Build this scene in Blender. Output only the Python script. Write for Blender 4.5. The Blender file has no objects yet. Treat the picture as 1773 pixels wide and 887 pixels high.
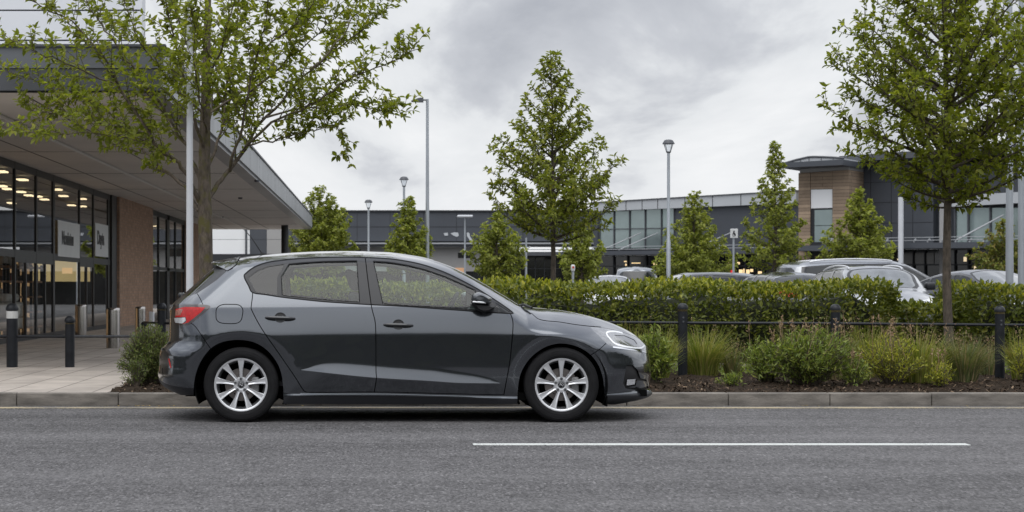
import bpy, bmesh, math, random
import numpy as np
from mathutils import Vector, Matrix
from mathutils.geometry import delaunay_2d_cdt

random.seed(7)
RNG = np.random.default_rng(11)
R = math.radians
SC = bpy.context.scene
COL = SC.collection

# ---------------------------------------------------------------- camera
FPX, CX, CY, HCAM = 3200.0, 650.0, 498.0, 1.141
cam_d = bpy.data.cameras.new("camera")
cam = bpy.data.objects.new("camera", cam_d)
COL.objects.link(cam)
cam.location = (0, 0, HCAM)
cam.rotation_euler = (R(90), 0, 0)
cam_d.sensor_width = 36.0
cam_d.lens = FPX / 1773.0 * 36.0
cam_d.shift_x = (886.5 - CX) / 1773.0
cam_d.shift_y = (CY - 443.5) / 1773.0
cam_d.clip_end = 4000
cam_d.dof.use_dof = True
cam_d.dof.focus_distance = 16.2
cam_d.dof.aperture_fstop = 7.0
SC.camera = cam

# ---------------------------------------------------------------- world
SUN_EL, SUN_AZ = R(62), R(205)
wd = bpy.data.worlds.new("World")
SC.world = wd
wd.use_nodes = True
nt = wd.node_tree
nt.nodes.clear()
N = lambda t, **k: _node(nt, t, **k)
def _node(tree, typ, **k):
    n = tree.nodes.new(typ)
    for a, v in k.items():
        setattr(n, a, v)
    return n
def lk(tree, a, b):
    tree.links.new(a, b)
out = N('ShaderNodeOutputWorld')
bg = N('ShaderNodeBackground')
bg.inputs['Strength'].default_value = 0.1
sky = N('ShaderNodeTexSky', sky_type='NISHITA')
sky.sun_disc = False
sky.sun_elevation = SUN_EL
sky.sun_rotation = SUN_AZ
sky.air_density = 1.0
sky.dust_density = 3.0
tc = N('ShaderNodeTexCoord')
sep = N('ShaderNodeSeparateXYZ')
lk(nt, tc.outputs['Generated'], sep.inputs[0])
def M(op, a, b=None, c=None, clamp=False):
    n = N('ShaderNodeMath', operation=op)
    n.use_clamp = clamp
    for i, v in enumerate((a, b, c)):
        if v is None: continue
        if isinstance(v, (int, float)): n.inputs[i].default_value = v
        else: lk(nt, v, n.inputs[i])
    return n.outputs[0]
zc = M('MAXIMUM', sep.outputs['Z'], 0.0)
den = M('ADD', zc, 0.11)
u = M('DIVIDE', sep.outputs['X'], den)
v = M('DIVIDE', sep.outputs['Y'], den)
comb = N('ShaderNodeCombineXYZ')
lk(nt, M('MULTIPLY_ADD', u, 1.7, 0.9), comb.inputs[0]); lk(nt, M('MULTIPLY', v, 0.62), comb.inputs[1])
comb.inputs[2].default_value = 1.3
nz = N('ShaderNodeTexNoise'); nz.inputs['Scale'].default_value = 0.85
nz.inputs['Detail'].default_value = 7; nz.inputs['Roughness'].default_value = 0.56
nz.inputs['Distortion'].default_value = 0.35
lk(nt, comb.outputs[0], nz.inputs['Vector'])
nz2 = N('ShaderNodeTexNoise'); nz2.inputs['Scale'].default_value = 0.2
nz2.inputs['Detail'].default_value = 3
lk(nt, comb.outputs[0], nz2.inputs['Vector'])
mixn = M('ADD', M('MULTIPLY', nz.outputs['Fac'], 0.66), M('MULTIPLY', nz2.outputs['Fac'], 0.44))
ramp = N('ShaderNodeValToRGB')
cr = ramp.color_ramp
cr.elements[0].position = 0.43; cr.elements[0].color = (0.33, 0.345, 0.385, 1)
cr.elements[1].position = 0.72; cr.elements[1].color = (0.80, 0.805, 0.815, 1)
e = cr.elements.new(0.53); e.color = (0.49, 0.505, 0.54, 1)
e = cr.elements.new(0.58); e.color = (0.655, 0.67, 0.69, 1)
lk(nt, mixn, ramp.inputs[0])
# pale even band towards the horizon
hz = M('SUBTRACT', 1.0, M('MULTIPLY', zc, 9.0), clamp=True)
hz = M('MULTIPLY', M('POWER', hz, 1.9), 0.9)
mh = N('ShaderNodeMix', data_type='RGBA')
lk(nt, hz, mh.inputs['Factor'])
lk(nt, ramp.outputs['Color'], mh.inputs['A'])
mh.inputs['B'].default_value = (0.71, 0.725, 0.75, 1)
# overcast: the cloud deck is brighter overhead than at the horizon
zb = M('ADD', 1.0, M('MULTIPLY', M('SMOOTH_MIN', M('MAXIMUM', M('SUBTRACT', zc, 0.15), 0.0), 0.75, 0.1), 2.3))
sc_ = N('ShaderNodeVectorMath', operation='SCALE')
lk(nt, mh.outputs['Result'], sc_.inputs[0])
lk(nt, M('MULTIPLY', zb, 10.0), sc_.inputs['Scale'])
mx = N('ShaderNodeMix', data_type='RGBA')
mx.inputs['Factor'].default_value = 0.95
lk(nt, sky.outputs['Color'], mx.inputs['A'])
lk(nt, sc_.outputs[0], mx.inputs['B'])
lk(nt, mx.outputs['Result'], bg.inputs['Color'])
lk(nt, bg.outputs[0], out.inputs['Surface'])

sun_d = bpy.data.lights.new("sun", 'SUN')
sun_d.energy = 0.9
sun_d.angle = R(60)
sun_d.color = (1.0, 0.97, 0.93)
sun = bpy.data.objects.new("sun", sun_d)
COL.objects.link(sun)
sun.location = (0, 0, 40)
# light comes from above, behind the camera and a little to the left
sdir = Vector((math.cos(SUN_EL) * -0.35, math.cos(SUN_EL) * -0.94, math.sin(SUN_EL)))
sun.rotation_euler = sdir.to_track_quat('Z', 'Y').to_euler()

vs = SC.view_settings
vs.view_transform = 'Standard'
vs.look = 'None'
vs.exposure = 0.30
vs.gamma = 1.0
vs.use_curve_mapping = False
SC.cycles.max_bounces = 8
SC.cycles.transparent_max_bounces = 24
SC.cycles.use_denoising = True

# ---------------------------------------------------------------- helpers
def P(px, py, Y):
    return ((px - CX) * Y / FPX, Y, HCAM - (py - CY) * Y / FPX)
def PX(px, Y): return (px - CX) * Y / FPX
def PZ(py, Y): return HCAM - (py - CY) * Y / FPX

class MB:
    """collects geometry for ONE mesh object"""
    def __init__(s):
        s.v = []; s.f = []; s.m = []
    def add(s, vs_, fs, m=0):
        o = len(s.v)
        s.v.extend([tuple(map(float, q)) for q in vs_])
        for f in fs:
            s.f.append([i + o for i in f]); s.m.append(m)
        return s
    def box(s, a, b, m=0):
        x0, y0, z0 = a; x1, y1, z1 = b
        x0, x1 = sorted((x0, x1)); y0, y1 = sorted((y0, y1)); z0, z1 = sorted((z0, z1))
        V = [(x0,y0,z0),(x1,y0,z0),(x1,y1,z0),(x0,y1,z0),(x0,y0,z1),(x1,y0,z1),(x1,y1,z1),(x0,y1,z1)]
        F = [(0,3,2,1),(4,5,6,7),(0,1,5,4),(1,2,6,5),(2,3,7,6),(3,0,4,7)]
        return s.add(V, F, m)
    def rbox(s, a, b, r=0.02, m=0, seg=2):
        bm = bmesh.new()
        bmesh.ops.create_cube(bm, size=1)
        c = [(a[i] + b[i]) / 2 for i in range(3)]; d = [abs(b[i] - a[i]) for i in range(3)]
        for q in bm.verts:
            q.co = Vector((q.co.x * d[0] + c[0], q.co.y * d[1] + c[1], q.co.z * d[2] + c[2]))
        bmesh.ops.bevel(bm, geom=bm.edges[:], offset=min(r, min(d) * 0.45), segments=seg, affect='EDGES', profile=0.5)
        bm.verts.index_update()
        s.add([q.co for q in bm.verts], [[w.index for w in f.verts] for f in bm.faces], m)
        bm.free(); return s
    def quad(s, a, b, c, d, m=0):
        return s.add([a, b, c, d], [(0, 1, 2, 3)], m)
    def tube(s, pts, rad, n=8, m=0, caps=True):
        pts = [Vector(p) for p in pts]
        if not hasattr(rad, '__len__'): rad = [rad] * len(pts)
        rings = []; V = []; F = []
        t0 = (pts[1] - pts[0]).normalized()
        up = Vector((0, 0, 1)) if abs(t0.z) < 0.9 else Vector((1, 0, 0))
        u = t0.cross(up).normalized()
        for i, p in enumerate(pts):
            t = (pts[min(i + 1, len(pts) - 1)] - pts[max(i - 1, 0)])
            t = t.normalized() if t.length > 1e-9 else t0
            u = (u - t * u.dot(t)).normalized(); w = t.cross(u)
            for k in range(n):
                a = 2 * math.pi * k / n
                V.append(p + (u * math.cos(a) + w * math.sin(a)) * rad[i])
        for i in range(len(pts) - 1):
            for k in range(n):
                k2 = (k + 1) % n
                F.append((i*n + k, i*n + k2, (i+1)*n + k2, (i+1)*n + k))
        if caps:
            F.append(tuple(range(n - 1, -1, -1))); F.append(tuple((len(pts)-1)*n + k for k in range(n)))
        return s.add(V, F, m)
    def lathe(s, prof, c=(0,0,0), axis='z', n=24, m=0, a0=0.0, a1=2*math.pi):
        """prof: (r, h) list"""
        V = []; F = []
        full = abs(a1 - a0 - 2*math.pi) < 1e-6
        cnt = n if full else n + 1
        for (r, h) in prof:
            for k in range(cnt):
                a = a0 + (a1 - a0) * k / n
                ca, sa = r * math.cos(a), r * math.sin(a)
                if axis == 'z': q = (c[0]+ca, c[1]+sa, c[2]+h)
                elif axis == 'y': q = (c[0]+ca, c[1]+h, c[2]+sa)
                else: q = (c[0]+h, c[1]+ca, c[2]+sa)
                V.append(q)
        for i in range(len(prof) - 1):
            for k in range(n):
                k2 = (k + 1) % cnt
                F.append((i*cnt+k, i*cnt+k2, (i+1)*cnt+k2, (i+1)*cnt+k))
        return s.add(V, F, m)
    def prism(s, poly, fn, d0, d1, m=0):
        """poly: 2D outline; fn(u,v,d) -> 3D"""
        n = len(poly)
        V = [fn(a, b, d0) for a, b in poly] + [fn(a, b, d1) for a, b in poly]
        F = [tuple(range(n)), tuple(range(2*n-1, n-1, -1))]
        for i in range(n):
            j = (i + 1) % n
            F.append((i, i + n, j + n, j))
        return s.add(V, F, m)
    def build(s, name, mats, parent=None, smooth=None, recalc=True):
        me = bpy.data.meshes.new(name)
        o0 = Vector((0, 0, 0))
        V = s.v
        p = parent; loc_ = False
        while p is not None:
            loc_ = loc_ or bool(p.get('_local')); p = p.parent
        if parent is not None and not loc_:
            w = Vector((0,0,0)); p = parent
            while p is not None:
                w += p.location; p = p.parent
            V = [(a - w.x, b - w.y, c - w.z) for a, b, c in V]
        me.from_pydata(V, [], s.f)
        if not isinstance(mats, (list, tuple)): mats = [mats]
        for q in mats: me.materials.append(q)
        if len(mats) > 1: me.polygons.foreach_set('material_index', s.m)
        if recalc:
            bm = bmesh.new(); bm.from_mesh(me)
            bmesh.ops.recalc_face_normals(bm, faces=bm.faces[:])
            bm.to_mesh(me); bm.free()
        if smooth is not None:
            me.polygons.foreach_set('use_smooth', [True] * len(me.polygons))
            if smooth < 180:
                me.set_sharp_from_angle(angle=R(smooth))
        me.update()
        ob = bpy.data.objects.new(name, me)
        COL.objects.link(ob)
        if parent is not None:
            ob.parent = parent
        return ob

def quick_mesh(name, V, F, mats, parent=None, midx=None, smooth=False):
    """numpy verts (n,3), faces (m,k) all the same size"""
    V = np.asarray(V, dtype=np.float32); F = np.asarray(F, dtype=np.int32)
    if parent is not None and not parent.get('_local'):
        V = V - np.array(parent.location, dtype=np.float32)
    me = bpy.data.meshes.new(name)
    me.vertices.add(len(V)); me.vertices.foreach_set('co', V.ravel())
    k = F.shape[1]
    me.loops.add(F.size); me.loops.foreach_set('vertex_index', F.ravel())
    me.polygons.add(len(F))
    me.polygons.foreach_set('loop_start', np.arange(0, F.size, k, dtype=np.int32))
    me.polygons.foreach_set('loop_total', np.full(len(F), k, dtype=np.int32))
    if not isinstance(mats, (list, tuple)): mats = [mats]
    for q in mats: me.materials.append(q)
    if midx is not None: me.polygons.foreach_set('material_index', np.asarray(midx, dtype=np.int32))
    if smooth: me.polygons.foreach_set('use_smooth', np.ones(len(F), dtype=bool))
    me.update(calc_edges=True); me.validate()
    ob = bpy.data.objects.new(name, me)
    COL.objects.link(ob)
    if parent is not None: ob.parent = parent
    return ob

def tag(o, label, cat, group=None):
    o['label'] = label; o['category'] = cat
    if group: o['group'] = group
    return o
def struct(o):
    o['kind'] = 'structure'; return o
def thing(name, loc, label, cat, group=None, rz=0.0, local=False):
    o = bpy.data.objects.new(name, None)
    o.empty_display_size = 0.2
    COL.objects.link(o)
    o.location = loc; o.rotation_euler = (0, 0, rz)
    if local: o['_local'] = 1
    return tag(o, label, cat, group)
def copy_tree(o, parent=None):
    c = o.copy(); COL.objects.link(c)
    if parent is not None: c.parent = parent
    for ch in list(o.children):
        copy_tree(ch, c)
    return c

# ---------------------------------------------------------------- materials
def newmat(name):
    m = bpy.data.materials.new(name); m.use_nodes = True
    t = m.node_tree; b = t.nodes['Principled BSDF']
    return m, t, b
def mat(name, col, rough=0.5, metal=0.0, coat=0.0, spec=0.5, var=0.0, vscale=6.0, bump=0.0, bscale=60.0, rvar=0.0, stretch=(1,1,1), detail=5):
    m, t, b = newmat(name)
    b.inputs['Roughness'].default_value = rough
    b.inputs['Metallic'].default_value = metal
    b.inputs['Coat Weight'].default_value = coat
    b.inputs['Coat Roughness'].default_value = 0.03
    b.inputs['Specular IOR Level'].default_value = spec
    b.inputs['Base Color'].default_value = (*col, 1)
    if var or bump or rvar:
        tc = _node(t, 'ShaderNodeTexCoord')
        mp = _node(t, 'ShaderNodeMapping'); mp.inputs['Scale'].default_value = stretch
        lk(t, tc.outputs['Object'], mp.inputs[0])
        nz = _node(t, 'ShaderNodeTexNoise'); nz.inputs['Scale'].default_value = vscale
        nz.inputs['Detail'].default_value = detail; nz.inputs['Roughness'].default_value = 0.6
        lk(t, mp.outputs[0], nz.inputs['Vector'])
    if var:
        mr = _node(t, 'ShaderNodeMapRange')
        mr.inputs['From Min'].default_value = 0.3; mr.inputs['From Max'].default_value = 0.7
        mr.inputs['To Min'].default_value = 1 - var; mr.inputs['To Max'].default_value = 1 + var
        lk(t, nz.outputs['Fac'], mr.inputs['Value'])
        sc = _node(t, 'ShaderNodeVectorMath', operation='SCALE')
        sc.inputs[0].default_value = col
        lk(t, mr.outputs[0], sc.inputs['Scale'])
        lk(t, sc.outputs[0], b.inputs['Base Color'])
    if rvar:
        mr = _node(t, 'ShaderNodeMapRange')
        mr.inputs['From Min'].default_value = 0.3; mr.inputs['From Max'].default_value = 0.7
        mr.inputs['To Min'].default_value = max(0, rough - rvar); mr.inputs['To Max'].default_value = rough + rvar
        lk(t, nz.outputs['Fac'], mr.inputs['Value']); lk(t, mr.outputs[0], b.inputs['Roughness'])
    if bump:
        n2 = _node(t, 'ShaderNodeTexNoise'); n2.inputs['Scale'].default_value = bscale
        n2.inputs['Detail'].default_value = 4
        lk(t, mp.outputs[0], n2.inputs['Vector'])
        bp = _node(t, 'ShaderNodeBump'); bp.inputs['Strength'].default_value = bump
        bp.inputs['Distance'].default_value = 0.02
        lk(t, n2.outputs['Fac'], bp.inputs['Height']); lk(t, bp.outputs[0], b.inputs['Normal'])
    return m
def emit(name, col, s):
    m, t, b = newmat(name)
    b.inputs['Base Color'].default_value = (*[min(c, .8) for c in col], 1)
    b.inputs['Emission Color'].default_value = (*col, 1)
    b.inputs['Emission Strength'].default_value = s
    return m
def glassmat(name, tint, ior=1.5, refl=(1, 1, 1), rough=0.0, power=4.0):
    m = bpy.data.materials.new(name); m.use_nodes = True
    t = m.node_tree; t.nodes.clear()
    o = _node(t, 'ShaderNodeOutputMaterial'); mx = _node(t, 'ShaderNodeMixShader')
    tr = _node(t, 'ShaderNodeBsdfTransparent'); tr.inputs['Color'].default_value = (*tint, 1)
    gl = _node(t, 'ShaderNodeBsdfGlossy'); gl.inputs['Color'].default_value = (*refl, 1)
    gl.inputs['Roughness'].default_value = rough
    ge = _node(t, 'ShaderNodeNewGeometry')
    dt = _node(t, 'ShaderNodeVectorMath', operation='DOT_PRODUCT')
    lk(t, ge.outputs['Normal'], dt.inputs[0]); lk(t, ge.outputs['Incoming'], dt.inputs[1])
    ab = _node(t, 'ShaderNodeMath', operation='ABSOLUTE'); lk(t, dt.outputs['Value'], ab.inputs[0])
    om = _node(t, 'ShaderNodeMath', operation='SUBTRACT'); om.inputs[0].default_value = 1.0; lk(t, ab.outputs[0], om.inputs[1])
    pw = _node(t, 'ShaderNodeMath', operation='POWER'); lk(t, om.outputs[0], pw.inputs[0]); pw.inputs[1].default_value = power
    f0 = ((ior - 1) / (ior + 1)) ** 2 * 1.9
    ma = _node(t, 'ShaderNodeMath', operation='MULTIPLY_ADD'); lk(t, pw.outputs[0], ma.inputs[0])
    ma.inputs[1].default_value = 1 - f0; ma.inputs[2].default_value = f0
    lk(t, ma.outputs[0], mx.inputs[0]); lk(t, tr.outputs[0], mx.inputs[1]); lk(t, gl.outputs[0], mx.inputs[2])
    lk(t, mx.outputs[0], o.inputs['Surface'])
    return m
def leafmat(name, cols, rough=0.5, trans=0.35, spec=0.35):
    """leaf colour differs from leaf to leaf"""
    m = bpy.data.materials.new(name); m.use_nodes = True
    t = m.node_tree; b = t.nodes['Principled BSDF']; o = t.nodes['Material Output']
    ge = _node(t, 'ShaderNodeNewGeometry')
    cr = _node(t, 'ShaderNodeValToRGB'); c = cr.color_ramp
    c.elements[0].position = 0.0; c.elements[0].color = (*cols[0], 1)
    c.elements[1].position = 1.0; c.elements[1].color = (*cols[-1], 1)
    for i, q in enumerate(cols[1:-1]):
        e = c.elements.new((i + 1) / (len(cols) - 1)); e.color = (*q, 1)
    lk(t, ge.outputs['Random Per Island'], cr.inputs[0])
    lk(t, cr.outputs[0], b.inputs['Base Color'])
    b.inputs['Roughness'].default_value = rough
    b.inputs['Specular IOR Level'].default_value = spec
    tl = _node(t, 'ShaderNodeBsdfTranslucent')
    br = _node(t, 'ShaderNodeVectorMath', operation='MULTIPLY'); br.inputs[1].default_value = (1.5, 1.6, 0.7)
    lk(t, cr.outputs[0], br.inputs[0]); lk(t, br.outputs[0], tl.inputs['Color'])
    mx = _node(t, 'ShaderNodeMixShader'); mx.inputs[0].default_value = trans
    lk(t, b.outputs[0], mx.inputs[1]); lk(t, tl.outputs[0], mx.inputs[2])
    lk(t, mx.outputs[0], o.inputs['Surface'])
    return m

def asphalt(name, c, scale=1.0, seam=False):
    m, t, b = newmat(name)
    ge = _node(t, 'ShaderNodeNewGeometry')
    n1 = _node(t, 'ShaderNodeTexNoise'); n1.inputs['Scale'].default_value = 0.9; n1.inputs['Detail'].default_value = 4
    n2 = _node(t, 'ShaderNodeTexNoise'); n2.inputs['Scale'].default_value = 60 * scale; n2.inputs['Detail'].default_value = 3; n2.inputs['Roughness'].default_value = 0.8
    vo = _node(t, 'ShaderNodeTexVoronoi'); vo.inputs['Scale'].default_value = 82 * scale
    mp = _node(t, 'ShaderNodeMapping'); mp.inputs['Scale'].default_value = (1.0, 0.32, 1.0)
    lk(t, ge.outputs['Position'], mp.inputs[0])
    lk(t, ge.outputs['Position'], n1.inputs['Vector'])
    lk(t, mp.outputs[0], n2.inputs['Vector']); lk(t, mp.outputs[0], vo.inputs['Vector'])
    def mth(op, a, bb):
        n = _node(t, 'ShaderNodeMath', operation=op)
        for i, q in enumerate((a, bb)):
            if isinstance(q, (int, float)): n.inputs[i].default_value = q
            else: lk(t, q, n.inputs[i])
        return n.outputs[0]
    sp = _node(t, 'ShaderNodeSeparateColor'); lk(t, vo.outputs['Color'], sp.inputs[0])
    mpt = _node(t, 'ShaderNodeMapping'); mpt.inputs['Scale'].default_value = (0.10, 1.1, 1.0); lk(t, ge.outputs['Position'], mpt.inputs[0])
    n4 = _node(t, 'ShaderNodeTexNoise'); n4.inputs['Scale'].default_value = 1.0; n4.inputs['Detail'].default_value = 5; lk(t, mpt.outputs[0], n4.inputs['Vector'])
    n5 = _node(t, 'ShaderNodeTexNoise'); n5.inputs['Scale'].default_value = 5.5; n5.inputs['Detail'].default_value = 4; lk(t, ge.outputs['Position'], n5.inputs['Vector'])
    big = mth('ADD', mth('MULTIPLY', n4.outputs['Fac'], 1.3), mth('MULTIPLY', n5.outputs['Fac'], 0.6))
    val = mth('ADD', mth('ADD', big, mth('MULTIPLY', n1.outputs['Fac'], 0.4)), mth('MULTIPLY', n2.outputs['Fac'], 1.6))
    val = mth('ADD', val, mth('MULTIPLY', sp.outputs[0], 0.75))
    val = mth('SUBTRACT', val, 1.34)
    # the odd pale stone chip
    chip = mth('MULTIPLY', mth('GREATER_THAN', sp.outputs[1], 0.93), 0.7)
    val = mth('ADD', val, chip)
    if seam:
        s3 = _node(t, 'ShaderNodeSeparateXYZ'); lk(t, ge.outputs['Position'], s3.inputs[0])
        wob = _node(t, 'ShaderNodeTexNoise'); wob.inputs['Scale'].default_value = 1.3; lk(t, ge.outputs['Position'], wob.inputs['Vector'])
        d = mth('ABSOLUTE', mth('SUBTRACT', mth('ADD', s3.outputs[1], mth('MULTIPLY', wob.outputs['Fac'], 0.06)), 13.52), 0)
        ln = mth('MULTIPLY', mth('LESS_THAN', d, 0.018), mth('LESS_THAN', s3.outputs[0], 0.45))
        ln = mth('MULTIPLY', ln, mth('GREATER_THAN', wob.outputs['Fac'], 0.42))
        val = mth('MULTIPLY', val, mth('SUBTRACT', 1.0, mth('MULTIPLY', ln, 0.45)))
    sc = _node(t, 'ShaderNodeVectorMath', operation='SCALE'); sc.inputs[0].default_value = c
    lk(t, val, sc.inputs['Scale']); lk(t, sc.outputs[0], b.inputs['Base Color'])
    b.inputs['Roughness'].default_value = 0.85
    b.inputs['Specular IOR Level'].default_value = 0.3
    bp = _node(t, 'ShaderNodeBump'); bp.inputs['Strength'].default_value = 0.55; bp.inputs['Distance'].default_value = 0.006
    lk(t, mth('ADD', n2.outputs['Fac'], mth('MULTIPLY', vo.outputs['Distance'], 0.6)), bp.inputs['Height']); lk(t, bp.outputs[0], b.inputs['Normal'])
    return m

def grid_mat(name, c, cj, axis, sx, sy, joint=0.012, var=0.12, off=0.0, rough=0.8, vscale=3.0, bump=0.2, offx=0.0, offy=0.0):
    """slabs, bricks, boards: brick texture on a world plane; axis 'xy','yz','xz'"""
    m, t, b = newmat(name)
    ge = _node(t, 'ShaderNodeNewGeometry')
    sp = _node(t, 'ShaderNodeSeparateXYZ'); lk(t, ge.outputs['Position'], sp.inputs[0])
    cb = _node(t, 'ShaderNodeCombineXYZ')
    d = {'x': 0, 'y': 1, 'z': 2}
    ax = _node(t, 'ShaderNodeMath', operation='ADD'); ax.inputs[1].default_value = offx; lk(t, sp.outputs[d[axis[0]]], ax.inputs[0])
    ay = _node(t, 'ShaderNodeMath', operation='ADD'); ay.inputs[1].default_value = offy; lk(t, sp.outputs[d[axis[1]]], ay.inputs[0])
    lk(t, ax.outputs[0], cb.inputs[0]); lk(t, ay.outputs[0], cb.inputs[1])
    br = _node(t, 'ShaderNodeTexBrick'); br.offset = off; br.squash = 1.0
    br.inputs['Scale'].default_value = 1.0
    br.inputs['Brick Width'].default_value = sx; br.inputs['Row Height'].default_value = sy
    br.inputs['Mortar Size'].default_value = joint; br.inputs['Mortar Smooth'].default_value = 0.1
    br.inputs['Bias'].default_value = 0.0
    br.inputs['Color1'].default_value = (*[q * (1 - var) for q in c], 1)
    br.inputs['Color2'].default_value = (*[q * (1 + var) for q in c], 1)
    br.inputs['Mortar'].default_value = (*cj, 1)
    lk(t, cb.outputs[0], br.inputs['Vector'])
    nz = _node(t, 'ShaderNodeTexNoise'); nz.inputs['Scale'].default_value = vscale; nz.inputs['Detail'].default_value = 6; nz.inputs['Roughness'].default_value = 0.65
    lk(t, ge.outputs['Position'], nz.inputs['Vector'])
    mr = _node(t, 'ShaderNodeMapRange'); mr.inputs['From Min'].default_value = 0.3; mr.inputs['From Max'].default_value = 0.7
    mr.inputs['To Min'].default_value = 0.78; mr.inputs['To Max'].default_value = 1.2
    lk(t, nz.outputs['Fac'], mr.inputs['Value'])
    sc = _node(t, 'ShaderNodeVectorMath', operation='SCALE'); lk(t, br.outputs['Color'], sc.inputs[0]); lk(t, mr.outputs[0], sc.inputs['Scale'])
    lk(t, sc.outputs[0], b.inputs['Base Color'])
    b.inputs['Roughness'].default_value = rough
    bp = _node(t, 'ShaderNodeBump'); bp.inputs['Strength'].default_value = bump; bp.inputs['Distance'].default_value = 0.01
    iv = _node(t, 'ShaderNodeMath', operation='SUBTRACT'); iv.inputs[0].default_value = 1.0; lk(t, br.outputs['Fac'], iv.inputs[1])
    lk(t, iv.outputs[0], bp.inputs['Height']); lk(t, bp.outputs[0], b.inputs['Normal'])
    return m

MT = {}
MT['road'] = asphalt('road asphalt', (0.094, 0.091, 0.092), seam=True)
MT['lot'] = asphalt('car park asphalt', (0.10, 0.10, 0.10), 0.5)
def worn_paint(name, c, base, thr):
    m, t, b = newmat(name)
    ge = _node(t, 'ShaderNodeNewGeometry')
    n1 = _node(t, 'ShaderNodeTexNoise'); n1.inputs['Scale'].default_value = 42; n1.inputs['Detail'].default_value = 6; n1.inputs['Roughness'].default_value = .75
    n2 = _node(t, 'ShaderNodeTexNoise'); n2.inputs['Scale'].default_value = 2.2; n2.inputs['Detail'].default_value = 3
    lk(t, ge.outputs['Position'], n1.inputs['Vector']); lk(t, ge.outputs['Position'], n2.inputs['Vector'])
    ad = _node(t, 'ShaderNodeMath', operation='MULTIPLY_ADD'); lk(t, n2.outputs['Fac'], ad.inputs[0]); ad.inputs[1].default_value = .5; lk(t, n1.outputs['Fac'], ad.inputs[2])
    mr = _node(t, 'ShaderNodeMapRange'); mr.inputs['From Min'].default_value = thr; mr.inputs['From Max'].default_value = thr + .10; lk(t, ad.outputs[0], mr.inputs['Value'])
    mx = _node(t, 'ShaderNodeMix', data_type='RGBA'); lk(t, mr.outputs[0], mx.inputs['Factor']); mx.inputs['A'].default_value = (*base, 1); mx.inputs['B'].default_value = (*c, 1)
    lk(t, mx.outputs['Result'], b.inputs['Base Color']); b.inputs['Roughness'].default_value = .8
    bp = _node(t, 'ShaderNodeBump'); bp.inputs['Strength'].default_value = .4; bp.inputs['Distance'].default_value = .005; lk(t, n1.outputs['Fac'], bp.inputs['Height']); lk(t, bp.outputs[0], b.inputs['Normal'])
    return m
MT['paint_white'] = worn_paint('worn road paint', (0.56, 0.58, 0.56), (0.17, 0.168, 0.168), 0.58)
MT['paint_yellow'] = worn_paint('worn yellow paint', (0.36, 0.30, 0.19), (0.14, 0.13, 0.115), 0.68)
MT['kerb'] = mat('kerb concrete', (0.185, 0.168, 0.147), 0.9, var=0.42, vscale=4, bump=0.35, bscale=70, stretch=(1, 1, 4))
MT['paving'] = grid_mat('paving slabs', (0.40, 0.355, 0.31), (0.17, 0.15, 0.13), 'xy', 0.44, 1.15, 0.010, 0.09, 0.0, 0.85, 1.6, 0.25, offx=0.12, offy=0.35)
MT['mulch'] = mat('bark mulch', (0.036, 0.027, 0.020), 0.95, spec=0.05, var=0.5, vscale=40, bump=1.0, bscale=45)
MT['soil'] = mat('ground', (0.040, 0.044, 0.026), 0.95, spec=0.0, var=0.3, vscale=0.3)
MT['black_metal'] = mat('black painted metal', (0.014, 0.016, 0.020), 0.42, spec=0.3, var=0.25, vscale=8, rvar=0.1)
MT['galv'] = mat('galvanised steel', (0.40, 0.43, 0.46), 0.42, metal=0.55, var=0.12, vscale=5, stretch=(1, 1, 0.3))
MT['pole_white'] = mat('pale grey pole', (0.60, 0.62, 0.65), 0.45, var=0.05, vscale=3)
MT['dark_grey'] = mat('dark grey metal', (0.075, 0.08, 0.09), 0.45, var=0.1, vscale=2)
MT['steel'] = mat('brushed steel', (0.42, 0.40, 0.38), 0.24, metal=1.0, var=0.12, vscale=4, stretch=(6, 6, 0.3))
MT['gold'] = mat('dull gold ring', (0.20, 0.16, 0.07), 0.45, metal=0.6, var=0.2, vscale=20)
MT['white_plastic'] = mat('white band', (0.62, 0.63, 0.62), 0.4, var=0.08, vscale=15)
MT['clear'] = glassmat('clear lamp glass', (0.9, 0.92, 0.94))
# ================================================================ THE SETTING: ground, road, kerb, beds
KY = 17.81                                   # kerb face
ZP = 0.12                                    # pavement level
g = MB().quad((-1500, -300, -0.05), (1500, -300, -0.05), (1500, 2500, -0.05), (-1500, 2500, -0.05))
struct(g.build('ground', MT['soil']))
rd = MB().quad((-60, -14, 0), (60, -14, 0), (60, KY + 0.05, 0), (-60, KY + 0.05, 0))
struct(rd.build('road', MT['road']))
struct(MB().box((PX(819, 13.42), 13.355, 0.0), (PX(1676, 13.42), 13.485, 0.004)).build('road_marking', MT['paint_white']))
struct(MB().box((-60, 17.42, 0.0), (60, 17.60, 0.004)).build('kerb_line', MT['paint_yellow']))
# kerb stones, 0.915 m with open joints
kb = MB()
x = PX(25, 17.85) - 0.917 * 16
rk = random.Random(3)
while x < 16:
    L = 1.0 * 0.98
    dz = rk.uniform(-0.003, 0.003); dy = rk.uniform(-0.004, 0.004)
    kb.rbox((x + 0.003, KY + dy, -0.04), (x + L - 0.003, KY + 0.135, ZP + 0.003 + dz), 0.011, seg=3)
    x += L
kbo = kb.build('kerb', MT['kerb'], smooth=40)
struct(kbo)
XB = PX(192, 18.1)                           # left end of the planting bed
YB = 23.4                                    # back of the bed, where the hedge row ends
pv = MB()
pv.box((-60, KY + 0.13, -0.05), (XB - 0.02, 24.0, ZP))
pv.box((-60, 24.0, -0.05), (PX(300, 24), 90, ZP))
struct(pv.build('pavement', MT['paving']))
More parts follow.
